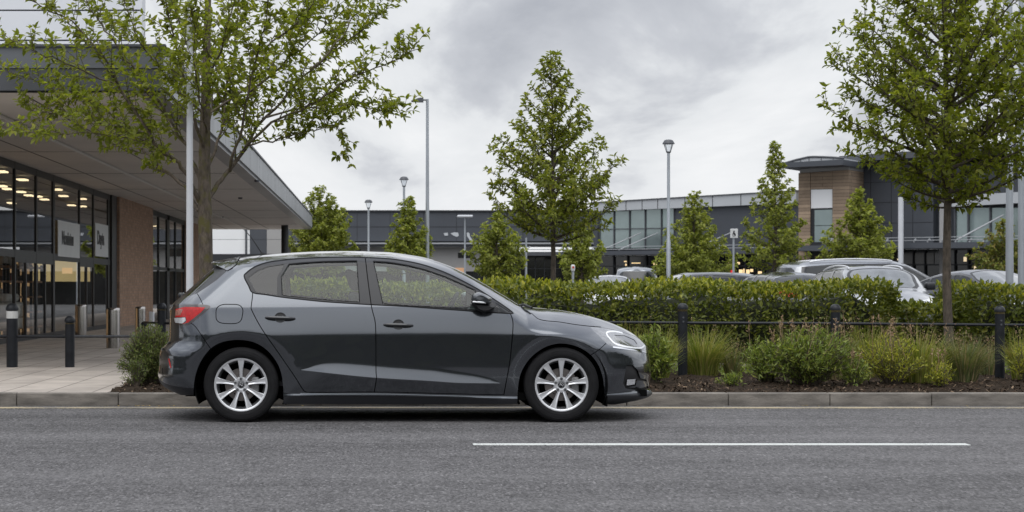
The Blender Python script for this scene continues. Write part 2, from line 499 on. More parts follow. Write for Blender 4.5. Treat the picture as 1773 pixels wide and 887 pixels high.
# planting bed with a gently uneven mulch surface
nx, ny = 220, 44
xs = np.linspace(XB - 0.02, 16, nx); ys = np.linspace(KY + 0.13, YB, ny)
Xg, Yg = np.meshgrid(xs, ys)
Zg = ZP - 0.015 + 0.05 * np.clip((Yg - KY - 0.13) / 1.2, 0, 1) + 0.018 * np.sin(Xg * 5.1 + Yg * 2.3) * np.sin(Yg * 4.7) + RNG.normal(0, 0.006, Xg.shape)
idx = np.arange(nx * ny).reshape(ny, nx)
Fg = np.stack([idx[:-1, :-1], idx[:-1, 1:], idx[1:, 1:], idx[1:, :-1]], -1).reshape(-1, 4)
struct(quick_mesh('planting_bed', np.stack([Xg, Yg, Zg], -1).reshape(-1, 3), Fg, MT['mulch'], smooth=True))
struct(MB().box((PX(300, 24), 23.39, -0.05), (60, 140, ZP - 0.01)).build('car_park', MT['lot']))
def bed_z(x, y):
    return ZP - 0.015 + 0.05 * min(max((y - KY - 0.13) / 1.2, 0), 1)
# stone edging behind the bed, seen between the plants
ed = MB()
x = -1.0
while x < 8:
    ed.rbox((x, 22.06, ZP), (x + 0.40, 22.16, ZP + 0.115), 0.012); x += 0.405
tag(ed.build('stone_edging', MT['kerb'], smooth=40), 'low row of pale stone edging blocks at the foot of the hedge', 'edging')
# loose bark chips: one mass nobody could count
nC = 9000
cx = RNG.uniform(XB, 9.5, nC); cy = KY + 0.16 + RNG.beta(1.1, 2.4, nC) * 3.0
L = RNG.uniform(0.006, 0.024, nC); Wc = L * RNG.uniform(0.25, 0.5, nC)
az = RNG.uniform(0, 2 * np.pi, nC); tl = RNG.normal(0, 0.4, nC)
d = np.stack([np.cos(az) * np.cos(tl), np.sin(az) * np.cos(tl), np.sin(tl)], -1)
s_ = np.stack([-np.sin(az), np.cos(az), RNG.normal(0, .3, nC)], -1)
cz = np.array([bed_z(a, b) for a, b in zip(cx, cy)]) + RNG.uniform(0.0, 0.03, nC)
c0 = np.stack([cx, cy, cz], -1)
V = np.stack([c0 - d * L[:, None] - s_ * Wc[:, None], c0 + d * L[:, None] - s_ * Wc[:, None] * .6, c0 + d * L[:, None] + s_ * Wc[:, None] * .7, c0 - d * L[:, None] + s_ * Wc[:, None]], 1)
ch = quick_mesh('bark_chips', V.reshape(-1, 3), np.arange(nC * 4).reshape(-1, 4),
                leafmat('bark chips', [(0.022, 0.014, 0.010), (0.050, 0.034, 0.023), (0.080, 0.056, 0.038), (0.035, 0.022, 0.016), (0.26, 0.19, 0.13)], 0.9, 0.0, 0.05))
ch['kind'] = 'stuff'
tag(ch, 'brown bark mulch chips strewn over the planting bed', 'mulch')
# a few yellow fallen leaves in the gutter
nL = 46
gx = np.concatenate([RNG.normal(PX(250, 17.7), 0.25, 22), RNG.normal(PX(1391, 17.7), 0.10, 12), RNG.uniform(-4, 7, 12)])
gy = RNG.uniform(17.66, 17.79, nL)
a_ = RNG.uniform(0, 6.28, nL); ll = RNG.uniform(0.008, 0.02, nL)
dv = np.stack([np.cos(a_), np.sin(a_), np.full(nL, .2)], -1); sv = np.stack([-np.sin(a_), np.cos(a_), np.zeros(nL)], -1)
c0 = np.stack([gx, gy, np.full(nL, 0.008)], -1)
V = np.stack([c0 - dv * ll[:, None], c0 + sv * ll[:, None] * .5, c0 + dv * ll[:, None], c0 - sv * ll[:, None] * .5], 1)
V[..., 2] = np.maximum(V[..., 2], 0.004)
fl = quick_mesh('fallen_leaves', V.reshape(-1, 3), np.arange(nL * 4).reshape(-1, 4), leafmat('fallen leaves', [(0.35, 0.22, 0.05), (0.45, 0.33, 0.10), (0.25, 0.15, 0.05)], 0.8, 0.1))
fl['kind'] = 'stuff'
tag(fl, 'tiny yellow fallen leaves lying in the gutter below the kerb', 'leaves')
# ================================================================ CAR BODIES
def pchip(xs, ys):
    xs = np.asarray(xs, float); ys = np.asarray(ys, float)
    o = np.argsort(xs); xs = xs[o]; ys = ys[o]
    h = np.diff(xs); d = np.diff(ys) / h
    m = np.zeros_like(ys)
    m[0] = d[0]; m[-1] = d[-1]
    for i in range(1, len(xs) - 1):
        if d[i-1] * d[i] > 0:
            w1 = 2*h[i] + h[i-1]; w2 = h[i] + 2*h[i-1]
            m[i] = (w1 + w2) / (w1 / d[i-1] + w2 / d[i])
    def f(x):
        x = np.asarray(x, float)
        i = np.clip(np.searchsorted(xs, x) - 1, 0, len(xs) - 2)
        t = np.clip((x - xs[i]) / h[i], -0.0, 1.0)
        lo = x < xs[0]; hi = x > xs[-1]
        r = ys[i]*(1+2*t)*(1-t)**2 + h[i]*m[i]*t*(1-t)**2 + ys[i+1]*t*t*(3-2*t) + h[i]*m[i+1]*t*t*(t-1)
        r = np.where(lo, ys[0] + m[0]*(x - xs[0]), r)
        return np.where(hi, ys[-1] + m[-1]*(x - xs[-1]), r)
    return f
def smin(a, b, k):
    h = np.clip(0.5 + 0.5 * (b - a) / k, 0, 1)
    return b * (1 - h) + a * h - k * h * (1 - h)
def smax(a, b, k): return -smin(-a, -b, k)
def fac(d, d0, p, q):
    s = 1 - np.clip(d / d0, 0, 1)
    return np.power(np.clip(1 - s ** p, 0, 1), 1.0 / q)
def inpoly(X, Y, poly):
    poly = np.asarray(poly, float); n = len(poly)
    r = np.zeros(X.shape, bool); j = n - 1
    for i in range(n):
        xi, yi = poly[i]; xj, yj = poly[j]
        c = ((yi > Y) != (yj > Y)) & (X < (xj - xi) * (Y - yi) / (yj - yi + 1e-15) + xi)
        r ^= c; j = i
    return r
def densify(pl, step, closed=False):
    pl = [np.asarray(p, float) for p in pl]
    if closed: pl = pl + [pl[0]]
    o = []
    for a, b in zip(pl[:-1], pl[1:]):
        n = max(1, int(math.ceil(np.linalg.norm(b - a) / step)))
        for k in range(n): o.append(a + (b - a) * k / n)
    if not closed: o.append(pl[-1])
    return np.array(o)
def crom(pts, n=5, closed=False):
    """Catmull-Rom through 2D points"""
    p = [np.asarray(q, float) for q in pts]; o = []
    m = len(p)
    rng = range(m) if closed else range(m - 1)
    for i in rng:
        if closed: a, b, c, d = p[(i-1) % m], p[i], p[(i+1) % m], p[(i+2) % m]
        else: a, b, c, d = p[max(i-1, 0)], p[i], p[i+1], p[min(i+2, m-1)]
        for k in range(n):
            t = k / n
            o.append(0.5 * (2*b + (c-a)*t + (2*a-5*b+4*c-d)*t*t + (3*b-a-3*c+d)*t**3))
    if not closed: o.append(p[-1])
    return [tuple(q) for q in o]
def ribbon(pl, w):
    pl = np.asarray(pl, float)
    t = np.gradient(pl, axis=0); t /= np.linalg.norm(t, axis=1)[:, None] + 1e-12
    n = np.stack([-t[:, 1], t[:, 0]], 1) * w / 2
    return np.vstack([pl + n, (pl - n)[::-1]])

class Shell:
    """A car body described in side view: W(x, z) is the half width at every point of the side view,
    regions of that view become panels, and each panel is mapped to both sides of the car."""
    def __init__(s, W, boundary, regions, grid=0.025, con=0.014, extra=None, lines=(), zero=None):
        s.W = W
        B = densify(boundary, con, True)
        cons = [(B, True)]
        for name, poly in regions:
            cons.append((densify(poly, con, True), True))
        for ln in lines: cons.append((densify(ln, con, False), False))
        pts = []; edges = []
        for pl, closed in cons:
            o = len(pts)
            pts.extend(pl.tolist())
            n = len(pl)
            edges.extend([(o + i, o + i + 1) for i in range(n - 1)])
            if closed: edges.append((o + n - 1, o))
        CP = np.array(pts)
        x0, z0 = B.min(0); x1, z1 = B.max(0)
        gx, gz = np.meshgrid(np.arange(x0, x1, grid), np.arange(z0, z1, grid * 0.9))
        gx[1::2] += grid * 0.5
        G = np.stack([gx.ravel(), gz.ravel()], 1)
        if extra is not None: G = np.vstack([extra, G])
        # thin out points that crowd the constraint lines
        keep = np.ones(len(G), bool)
        ne = 0 if extra is None else len(extra)
        for i in range(0, len(CP), 400):
            dd = np.min(((G[:, None, :] - CP[None, i:i+400, :]) ** 2).sum(-1), axis=1)
            lim = np.full(len(G), (con * 0.6) ** 2); lim[:ne] = (con * 0.12) ** 2
            keep &= dd > lim
        G = G[keep]
        G = G[inpoly(G[:, 0], G[:, 1], B)]
        A = [Vector(p) for p in np.vstack([CP, G])]
        r = delaunay_2d_cdt(A, edges, [], 0, 1e-5)
        s.p = np.array([list(q) for q in r[0]]); T = np.array(r[2])
        c = s.p[T].mean(1)
        ins = inpoly(c[:, 0], c[:, 1], B)
        a, b, d = s.p[T[:, 0]], s.p[T[:, 1]], s.p[T[:, 2]]
        ar = 0.5 * ((b[:,0]-a[:,0])*(d[:,1]-a[:,1]) - (d[:,0]-a[:,0])*(b[:,1]-a[:,1]))
        T = np.where((ar < 0)[:, None], T[:, ::-1], T)
        ins &= np.abs(ar) > 1e-9
        s.T = T[ins]; c = c[ins]
        s.cls = np.full(len(s.T), -1)
        s.names = [n for n, _ in regions]
        for i, (n, poly) in enumerate(regions):
            s.cls[inpoly(c[:, 0], c[:, 1], poly)] = i
        e = 0.0015
        x, z = s.p[:, 0], s.p[:, 1]
        s.w = W(x, z)
        if zero is not None:                          # both halves meet exactly along the centre line
            Z = np.asarray(zero, float); a, b = Z[:-1], Z[1:]; ab = b - a; l2 = (ab ** 2).sum(1) + 1e-12
            for i in range(0, len(s.p), 2000):
                q = s.p[i:i+2000]
                t = np.clip(((q[:, None] - a[None]) * ab[None]).sum(-1) / l2, 0, 1)
                d = np.linalg.norm(q[:, None] - (a[None] + t[..., None] * ab[None]), axis=-1).min(1)
                s.w[i:i+2000][d < 3e-4] = 0.0
        # one-sided differences where a neighbour falls outside (half width 0 there)
        wx1, wx0, wz1, wz0 = W(x+e, z), W(x-e, z), W(x, z+e), W(x, z-e)
        nrm = np.stack([-(wx1 - wx0) / (2*e), np.ones_like(x), -(wz1 - wz0) / (2*e)], 1)
        s.n = nrm / np.linalg.norm(nrm, axis=1)[:, None]
    def panel(s, names, side, inset=0.0, nflip=False):
        """side -1 near, +1 far, 0 both. returns V, F, Nrm"""
        ids = [i for i, n in enumerate(s.names) if n in names]
        if 'rest' in names: ids.append(-1)
        sel = s.T[np.isin(s.cls, ids)]
        if len(sel) == 0: return None
        used, inv = np.unique(sel, return_inverse=True)
        F0 = inv.reshape(-1, 3)
        V = []; F = []; NN = []; o = 0
        for sg in ((-1, 1) if side == 0 else (side,)):
            n = s.n[used].copy(); n[:, 1] *= sg
            q = np.stack([s.p[used, 0], sg * s.w[used], s.p[used, 1]], 1) - n * inset
            if nflip: n = -n
            V.append(q); NN.append(n)
            f = F0 if (sg < 0) != nflip else F0[:, ::-1]
            F.append(f + o); o += len(used)
        return np.vstack(V), np.vstack(F), np.vstack(NN)
    def obj(s, name, names, side, material, parent, inset=0.0, nflip=False, offset=None):
        r = s.panel(names, side, inset, nflip)
        if r is None: return None
        V, F, NN = r
        return shell_obj(name, V, F, NN, material, parent, offset)

def shell_obj(name, V, F, NN, material, parent, offset=None):
    me = bpy.data.meshes.new(name)
    if offset is not None: V = V - np.array(offset)
    me.from_pydata(V.tolist(), [], F.tolist())
    for q in (material if isinstance(material, (list, tuple)) else [material]): me.materials.append(q)
    me.polygons.foreach_set('use_smooth', [True] * len(me.polygons))
    me.update()
    if NN is not None: me.normals_split_custom_set_from_vertices(NN.tolist())
    ob = bpy.data.objects.new(name, me)
    COL.objects.link(ob)
    if parent is not None: ob.parent = parent
    return ob

# ---------------- car materials
def paint(name, col, metal=0.85, rough=0.30):
    m, t, b = newmat(name)
    b.inputs['Base Color'].default_value = (*col, 1)
    b.inputs['Metallic'].default_value = metal
    b.inputs['Roughness'].default_value = rough
    b.inputs['Coat Weight'].default_value = 1.0
    b.inputs['Coat Roughness'].default_value = 0.015
    tcn = _node(t, 'ShaderNodeTexCoord')
    nz = _node(t, 'ShaderNodeTexNoise'); nz.inputs['Scale'].default_value = 900; nz.inputs['Detail'].default_value = 1
    lk(t, tcn.outputs['Object'], nz.inputs['Vector'])
    mr = _node(t, 'ShaderNodeMapRange'); mr.inputs['To Min'].default_value = 0.8; mr.inputs['To Max'].default_value = 1.2
    lk(t, nz.outputs['Fac'], mr.inputs['Value'])
    sc = _node(t, 'ShaderNodeVectorMath', operation='SCALE'); sc.inputs[0].default_value = col
    lk(t, mr.outputs[0], sc.inputs['Scale']); lk(t, sc.outputs[0], b.inputs['Base Color'])
    return m
MT['car_paint'] = paint('graphite car paint', (0.100, 0.109, 0.123), 0.86, 0.15)
MT['trim'] = mat('gloss black trim', (0.012, 0.013, 0.015), 0.18, coat=0.6)
MT['trim_satin'] = mat('satin dark trim', (0.018, 0.019, 0.022), 0.36, spec=0.42)
MT['plastic'] = mat('black plastic', (0.010, 0.010, 0.011), 0.5)
MT['seal'] = mat('black rubber seal', (0.006, 0.006, 0.007), 0.6, spec=0.15)
MT['gap'] = mat('panel gap', (0.003, 0.003, 0.003), 0.9, spec=0.1)
MT['well'] = mat('wheel arch liner', (0.004, 0.004, 0.004), 0.95, spec=0.1)
MT['car_glass'] = glassmat('car side glass', (0.78, 0.87, 0.83), 1.35)
MT['dark_glass'] = glassmat('dark car glass', (0.14, 0.16, 0.16), 1.38)
MT['tyre'] = mat('tyre rubber', (0.014, 0.014, 0.015), 0.80, spec=0.2, var=0.2, vscale=12, bump=0.15, bscale=120)
MT['alloy'] = mat('silver alloy', (0.74, 0.75, 0.77), 0.30, metal=0.6, coat=0.4)
MT['alloy_dark'] = mat('alloy barrel', (0.16, 0.165, 0.17), 0.4, metal=0.8)
MT['disc'] = mat('brake disc', (0.22, 0.20, 0.19), 0.35, metal=1.0, var=0.25, vscale=20)
MT['chrome'] = mat('chrome', (0.75, 0.76, 0.78), 0.10, metal=1.0)
MT['lamp_red'] = mat('red lamp lens', (0.42, 0.012, 0.012), 0.22, spec=0.3, coat=0.25, var=0.25, vscale=45)
MT['lamp_dark'] = mat('smoked lamp lens', (0.030, 0.020, 0.018), 0.10, coat=1.0)
MT['lamp_clear'] = mat('clear lamp lens', (0.62, 0.63, 0.65), 0.14, metal=0.35, coat=1.0, var=0.3, vscale=60)
MT['lamp_house'] = mat('headlamp housing', (0.20, 0.205, 0.215), 0.18, metal=0.65, coat=1.0, var=0.45, vscale=26)
MT['lamp_white'] = mat('white light guide', (0.80, 0.82, 0.84), 0.25, coat=0.6)
MT['cloth'] = mat('dark seat cloth', (0.030, 0.032, 0.034), 0.85, var=0.15, vscale=30)
MT['liner'] = mat('grey roof lining', (0.30, 0.31, 0.31), 0.9)
MT['dash'] = mat('dashboard plastic', (0.035, 0.037, 0.04), 0.6)

# ================================================================ THE HATCHBACK
XC, YC = 0.217, 16.5
def SIL(px, py, Y):
    return ((px - CX) * Y / FPX - XC, HCAM - (py - CY) * Y / FPX)
top_px = [(364.6,454.3),(386,450.3),(414,445.3),(451.6,441.6),(487.8,438.6),(530.5,436.2),(562,435.0),(593.6,434.7),(625,435),(640,435.6),(672.7,436.8),(705.4,440.8),(731.6,445.2),(754.5,451.4),(779,460.2),(803.6,471.6),(828,484.8),(852.6,499.2),(877.2,513.8),(893,523.4),(905,529.4),(919.5,532.0),(950,534.6),(977,538.2),(1004,543.3),(1031.4,550.2),(1058.4,558.9),(1085.5,570.9),(1103.5,581.4),(1118,593),(1126,602)]
rear_px = [(311,681),(293.5,673.6),(282,665.5),(275.4,655),(273.6,646),(274.6,637),(275.6,629),(275.8,614),(278.5,603.6),(286,596.5),(292,588.5),(293.2,574),(293.3,556),(293.9,540),(297.2,528),(304,520.6),(317.7,508.4),(332,495.6),(352,477.7),(368,464),(392,444.5)]
front_px = [(1112,587),(1118,593),(1124.5,601),(1126.2,615.5),(1127.8,630),(1128.2,642.5),(1126.8,652),(1125.6,662),(1124.2,671),(1130.6,680.0),(1124,686),(1100,692.5),(1066,698.5)]
top_pts = [SIL(a, b, 16.38) for a, b in top_px]
rear_pts = [SIL(a, b, 16.3) for a, b in rear_px]
front_pts = [SIL(a, b, 16.35) for a, b in front_px]
ztop = pchip(*zip(*top_pts))
xrear = pchip([p[1] for p in rear_pts], [p[0] for p in rear_pts])
xfront = pchip([p[1] for p in front_pts], [p[0] for p in front_pts])
WZ = 0.318                                   # wheel centre height
XRW = (417.0 - CX) * 15.62 / FPX - XC; XFW = (972.5 - CX) * 15.62 / FPX - XC
def integ(tab, anchor):
    zs = np.linspace(0.0, 1.6, 801)
    tl = pchip(*zip(*tab))(zs)
    w = np.concatenate([[0], np.cumsum(-np.tan(np.radians((tl[1:] + tl[:-1]) / 2)) * np.diff(zs))])
    w += anchor[1] - np.interp(anchor[0], zs, w)
    return lambda z: np.interp(z, zs, w)
up = [(.735, 1.8), (.755, 6.0), (.80, 8.5), (.90, 11), (.96, 14), (1.0, 23), (1.1, 26), (1.25, 29), (1.6, 32)]
tabD = [(0, -40), (.16, -26), (.28, -20), (.352, -19), (.362, 12), (.41, 11), (.445, 7), (.478, 1.6), (.52, 1.7), (.65, 1.7)] + up
tabE = [(0, -45), (.18, -16), (.30, -9), (.42, -2.0), (.50, 1.6), (.65, 1.7)] + up
WD = integ(tabD, (0.74, 0.905)); WE = integ(tabE, (0.74, 0.905))
zcr = pchip([SIL(a, b, 15.65)[0] for a, b in ((527,641),(650,654),(741,659.5),(802,663.3),(862,664))], [SIL(a, b, 15.65)[1] for a, b in ((527,641),(650,654),(741,659.5),(802,663.3),(862,664))])
XA, XB_ = SIL(520, 0, 15.65)[0], SIL(868, 0, 15.65)[0]
hband = pchip([SIL(q, 0, 15.65)[0] for q in (520, 533, 548, 566, 600, 650, 741, 790, 820, 845, 860, 868)], [0.0, .22, .52, .76, .94, 1.0, 1.0, .90, .76, .52, .26, 0.0])
zsl = pchip([SIL(q, 0, 15.63)[0] for q in (330, 491, 648, 760, 895, 1100)], [SIL(0, q, 15.63)[1] for q in (681.0, 680.3, 679.9, 682.4, 686.2, 690)])
d0tab = pchip([-2.3, -1.2, 0.55, 0.75, 1.0, 1.25, 2.3], [.14, .115, .115, .15, .20, .24, .26])
def Wcar(x, z, spoiler=False):
    x = np.asarray(x, float); z = np.asarray(z, float)
    h = hband(np.clip(x, XA, XB_))
    zc_ = zcr(np.clip(x, XA, XB_))
    ze = np.where(z > zc_, 0.357 + (z - zc_) / np.maximum(h, 0.08), 0.357 + (z - zc_))
    w = WE(z) + (WD(ze) - WE(ze)) * h
    # ledge of the sill: a narrow strip that looks up at the sky
    w = w + 0.0135 * np.clip((zsl(x) - z) / 0.022, 0, 1)
    # the wheel arches stand proud and turn in towards the wheels
    for xc, R2, in ((XFW, 0.412), (XRW, 0.440)):
        r = np.hypot(x - xc, z - WZ)
        g_ = np.exp(-((r - R2) / 0.24) ** 2) * 0.006 * np.clip((1.0 - z) / 0.25, 0, 1)
        w = w + g_
        w = np.where(r < R2 + 0.05, smin(w, 0.910 + 0.30 * (r - R2), 0.012), w)
    d0 = d0tab(x)
    T = fac(ztop(x) - z, d0, 2.0, 2.3)
    Fr = fac(xfront(z) - x, 0.86, 2.3, 2.35)
    if spoiler:
        Rr = fac(x - (top_pts[0][0] - 0.002), 0.10, 2.0, 2.6) * np.maximum(fac(x - xrear(np.minimum(z, 1.36)), 0.46, 2.5, 2.6), 0.80)
    else:
        Rr = fac(x - xrear(z), 0.46, 2.5, 2.6)
    return w * T * Fr * Rr
def S(px, py, W=Wcar, it=60):
    """pixel on the near flank -> side view point"""
    px = np.asarray(px, float); py = np.asarray(py, float)
    Y = np.full(px.shape, 15.8)
    for _ in range(it):
        x = (px - CX) * Y / FPX - XC; z = HCAM - (py - CY) * Y / FPX
        Y = Y + 0.25 * ((YC - W(x, z)) - Y)
    return np.stack([(px - CX) * Y / FPX - XC, HCAM - (py - CY) * Y / FPX], -1)
def SP(pts, curve=0, closed=True):
    if curve: pts = crom(pts, curve, closed)
    a = np.array(pts, float)
    return [tuple(q) for q in S(a[:, 0], a[:, 1])]

# ---- outline of the flank: rear, roof, front, then the lower edge with the two arches
arch_f = [(1048.7,700),(1047,683),(1044.2,656),(1037,634),(1026,618),(1013.5,607.5),(995.5,598.8),(975.6,595),(959.4,596.2),(943,601.7),(927,612),(912.5,627),(901.6,647),(897,670),(895.3,700)]
arch_r = [(490.7,700),(490.5,676),(488.4,653),(482.2,633),(470.4,614.8),(456.2,601.6),(440,593),(422.3,589.2),(402,589.2),(381.7,593.5),(363.5,604.6),(349.3,623),(341,641),(336.3,661.5),(335,684)]
zz = np.linspace(rear_pts[0][1], rear_pts[-1][1], 90)
rearL = [(float(xrear(q)), q) for q in zz if q < float(ztop(xrear(q))) - 1e-3]
xs_ = np.linspace(rearL[-1][0] + 0.004, front_pts[0][0], 160)
topL = [(q, float(ztop(q))) for q in xs_]
zf = np.linspace(topL[-1][1], front_pts[-1][1], 70)
frontL = [(float(xfront(q)), q) for q in zf if q < topL[-1][1] - 0.002]
bnd = rearL + topL + frontL + SP(crom(arch_f, 3), 0) + SP([(700,701)]) + SP(crom(arch_r, 3), 0)
bnd = [bnd[0]] + [b for a, b in zip(bnd[:-1], bnd[1:]) if np.hypot(b[0]-a[0], b[1]-a[1]) > 1e-4]

def outside(pts, dx=0, dz=0): return [(a + dx, b + dz) for a, b in pts]
FAR = 0.12
dlo = [(422.8,479.5),(426.3,472.9),(440.5,462.6),(461,455),(487.8,450.8),(521,447.8),(562,445.9),(601.5,445.3),(631.4,445.9),(672.7,448.1),(705.4,452.7),(731.6,458.4),(754.5,465.8),(779,475.6),(803.6,487.9),(828,501),(852.6,516.5),(877.2,532.9),(887.8,541.6),(886,543.2),(869,542.3),(836.3,540.7),(803.6,538),(754.5,534.5),(705.4,530.9),(640,527.6),(609.3,525.7),(562,522.6),(522.6,518.6),(487.8,514.7),(459.4,510.3),(437.4,506.8),(430.5,495)]
q_glass = [(430.3,480.5),(445.2,469.2),(464.2,461.8),(491.8,457.4),(480,481),(479.5,510.6),(462,508.6),(443.5,506)]
r_glass = [(500.5,457.2),(521,455),(562,452.3),(617.8,451.2),(622.6,523.2),(577.8,520.4),(530.5,516),(488.6,511.3),(487,479.2)]
f_glass = [(646.5,451.9),(672.7,453.5),(705.4,458.9),(738,467.4),(770.9,479),(795.4,489.8),(823,502.3),(824.5,536.8),(806.8,535.6),(770.9,532.9),(705.4,529.3),(662.9,526)]
sail = [(857.5,522.5),(884,540.2),(862.5,541)]
door_f = [(642.8,527.8),(645.5,541),(649.6,558),(650.8,585),(651,641),(651.8,655.4),(648,678.9),(760,681.5),(872.4,684),(876.5,661.5),(880.5,640),(883.6,620),(886.4,592),(888.3,565),(887,552),(883.6,543.2),(869,542.3),(836.3,540.7),(803.6,538),(754.5,534.5),(705.4,530.9)]
door_r = [(642.8,527.8),(645.5,541),(649.6,558),(650.8,585),(651,641),(651.8,655.4),(648,678.9),(571.9,679.6),(533.3,679.8),(525.2,675.6),(511,653.3),(484.6,614.8),(460.3,580.3),(447,559),(435.8,537),(435.0,531),(437.0,514.7),(437.4,506.8),(459.4,510.3),(487.8,514.7),(522.6,518.6),(562,522.6),(609.3,525.7)]
seam_f = [(883.6,543.2),(887,552),(888.3,565),(886.4,592),(883.6,620),(880.5,640),(876.5,661.5),(872.4,684)]
seam_b = [(632.5,446.5),(637,485),(642.8,527.8),(645.5,541),(649.6,558),(650.8,585),(651,641),(651.8,655.4),(648,678.9)]
seam_r = [(437.4,506.8),(437.0,514.7),(435.0,531),(435.8,537),(447,559),(460.3,580.3),(484.6,614.8),(511,653.3),(525.2,675.6),(533.3,679.8)]
seam_sill = [(533.3,679.8),(571.9,679.6),(648,678.9),(760,681.5),(872.4,684)]
flap = [(374,544.4),(375.4,533.6),(384.5,527.9),(398,527.2),(413.3,528.2),(420.2,535.4),(419.6,546.3),(416.9,555.3),(407.9,560.3),(384.5,559.8),(375.4,554.4)]
hl = [(1020.6,565.2),(1040.4,566.9),(1067.5,572.4),(1094.5,580.6),(1109,588.5),(1118,596),(1123.2,603),(1123.4,608),(1110.8,605.2),(1085.5,602.4),(1058.4,599.4),(1049.4,594),(1036.8,581.4)]
drl = [(1078,576.6),(1066,574),(1053,574.5),(1050.5,578.5),(1056,586),(1065,594.8),(1080,599.3),(1096,602),(1110,602.6),(1116.5,598)]
proj = [(1064,580),(1082,581),(1098,588),(1104,596),(1092,598.5),(1074,595.5)]
chrome_l = [(1061,601.2),(1085.5,604.8),(1109,608.0),(1122,612)]
bon = [(920,542),(923,545),(932,552.3),(945.7,555.6),(968,557.6),(995,562),(1020.6,565.0),(1040.4,566.5),(1067.5,572),(1094.5,580.2),(1109,588),(1117.5,594.5)]
bump_seam_f = [(1049.4,594.6),(1036,606.5),(1023,615)]
fog_bez = [(1083.5,637.5),(1086,632.2),(1097,633.5),(1104,641),(1109,655),(1119,657.5),(1123,672),(1103,675.4),(1083,672.5),(1079,664)]
fog = [(1086.2,657.4),(1100.6,656.6),(1099,665.9),(1085.2,667.5)]
fog_body = [(1103,658.5),(1119,660.5),(1121.5,668),(1109,672.6),(1086,670.6),(1100.5,667.8)]
lip = [(1048.7,684.5),(1075,683.2),(1100,681.2),(1120,677.8)]
tl = [(294.6,546.3),(295,538),(298.5,532),(304,529.6),(319.5,527.6),(341,527),(358.3,528.2),(364.6,531.8),(355.6,540.5),(339.4,553.8),(328.5,561.8),(319.5,564.2),(308.7,562.8),(299.7,558.9)]
tl_red = [(302.5,534.6),(319.5,530.2),(341,530.4),(357.6,531.0),(350,540.2),(338.4,550),(325.5,560.4),(316,562.4),(311,561.2),(321,560.5),(322.6,555.5),(321.3,549.7),(301.5,550.0),(303.2,545)]
tl_amber = [(304.5,537.8),(310.5,535.4),(317,536.2),(312.5,546.2),(304.0,546.6)]
tl_white = [(301.8,550.8),(320.8,550.2),(322,555.3),(316,560.4),(303.6,558.8)]
fin = [(372.7,460.8),(393.5,469),(375.4,485),(357.4,497.6),(341,508.4),(336.0,510.2),(349,495),(362,481.5),(370.5,472)]
rwin = [(317.7,508.4),(332,495.6),(352,477.7),(368,464),(373.5,460.2),(372,471.5),(362.5,481.5),(349,495),(336,510.2),(323,513.5)]
bump_seam_r = [(330.5,559.5),(338,565.5),(347.5,578.7),(359.4,596.5),(365.5,604.8)]
refl = [(291.5,621.5),(293.6,621),(297,636.8),(295,637.5)]
bump_refl = [(280.5,637.5),(294,639),(301.5,653),(290,655.5),(281.5,651.5)]  # outline of a reflection on the rear bumper
hatch_seam = [(341.5,508.6),(347,518),(351,527.2)]
wind_lo = [(752,454.2),(768,459.3),(790,470),(815,482.8),(842,498.5),(868,514.2),(890,527.2),(901,531.8)]
ARCH_MARG = 8

def region_top(lower):
    """closed region between a lower polyline (side-view points) and just above the top outline"""
    a, b = lower[0], lower[-1]
    return list(lower) + [(b[0] + 0.01, b[1] + 0.25), (a[0] - 0.0, a[1] + 0.25)]
bonL = SP(crom(bon, 4), 0)
bon_poly = bonL + [(bonL[-1][0] + .02, bonL[-1][1] + .006), (bonL[-1][0] + .05, bonL[-1][1] + .4), (bonL[0][0], bonL[0][1] + .3)]
wl = SP(crom(wind_lo, 4), 0)
wind_poly = wl + [(wl[-1][0] + .01, wl[-1][1] + .1), (wl[-1][0], wl[-1][1] + .3), (wl[0][0], wl[0][1] + .1)]
bsf = SP(bump_seam_f)
bump_f_poly = bsf + SP([(1000,640),(1000,705)]) + [(2.6, .05), (2.6, bsf[0][1]), ] + SP([(1123.4,607),(1110.8,604.8),(1085.5,602.0),(1058.4,599.0)])
bump_f_poly = SP([(1049.4,594.6),(1036,606.5),(1023,615),(1010,640),(1010,705)]) + [(2.6, .05), (2.6, .62)] + SP([(1123.4,608.5),(1110.8,605.2),(1085.5,602.4),(1058.4,599.4)])
lipL = SP(crom(lip, 3), 0)
lip_poly = lipL + [(2.6, lipL[-1][1] - .005), (2.6, 0.0), (lipL[0][0] - .02, 0.0)]
bsr = SP(crom(bump_seam_r, 3), 0)
bump_r_poly = bsr + SP([(380,640),(380,705)]) + [(-2.6, .0), (-2.6, SIL(0, 566, 16)[1])] + SP([(300,560.5),(309,564),(319.5,565)])
val_r = SP([(275,655),(285,663.5),(300,668.2),(318,671),(337,672.5)])
val_poly = [(-2.6, val_r[0][1])] + val_r + [(val_r[-1][0] + .05, val_r[-1][1]), (val_r[-1][0] + .05, 0), (-2.6, 0)]
hs = SP(crom(hatch_seam, 3), 0)
hatch_poly = SP(rwin[0:1]) and ([(-2.6, 1.05)] + SP([(336.0,510.2)]) + hs + SP([(341,530),(320,545),(319.5,565)]) + [(-2.6, SIL(0, 566, 16)[1])])
rw = SP(rwin)
rw_poly = [(rw[0][0] - .05, rw[0][1])] + [(a - .05, b + .06) for a, b in rw[1:4]] + rw[4:]
rw_poly = [(rw[0][0] - .08, rw[0][1]), (rw[3][0] - .05, rw[3][1] + .05), rw[4], rw[5], rw[6], rw[7], rw[8], rw[9]]
sill_top = SP([(491,679.5),(533,680.4),(572,680.2),(648,679.6),(760,682.2),(873,684.8),(895,685.5)])
sill_lo = SP([(895,690.5),(760,687.4),(648,685.4),(560,685.5),(491,686.5)])
sill_poly = sill_top + sill_lo
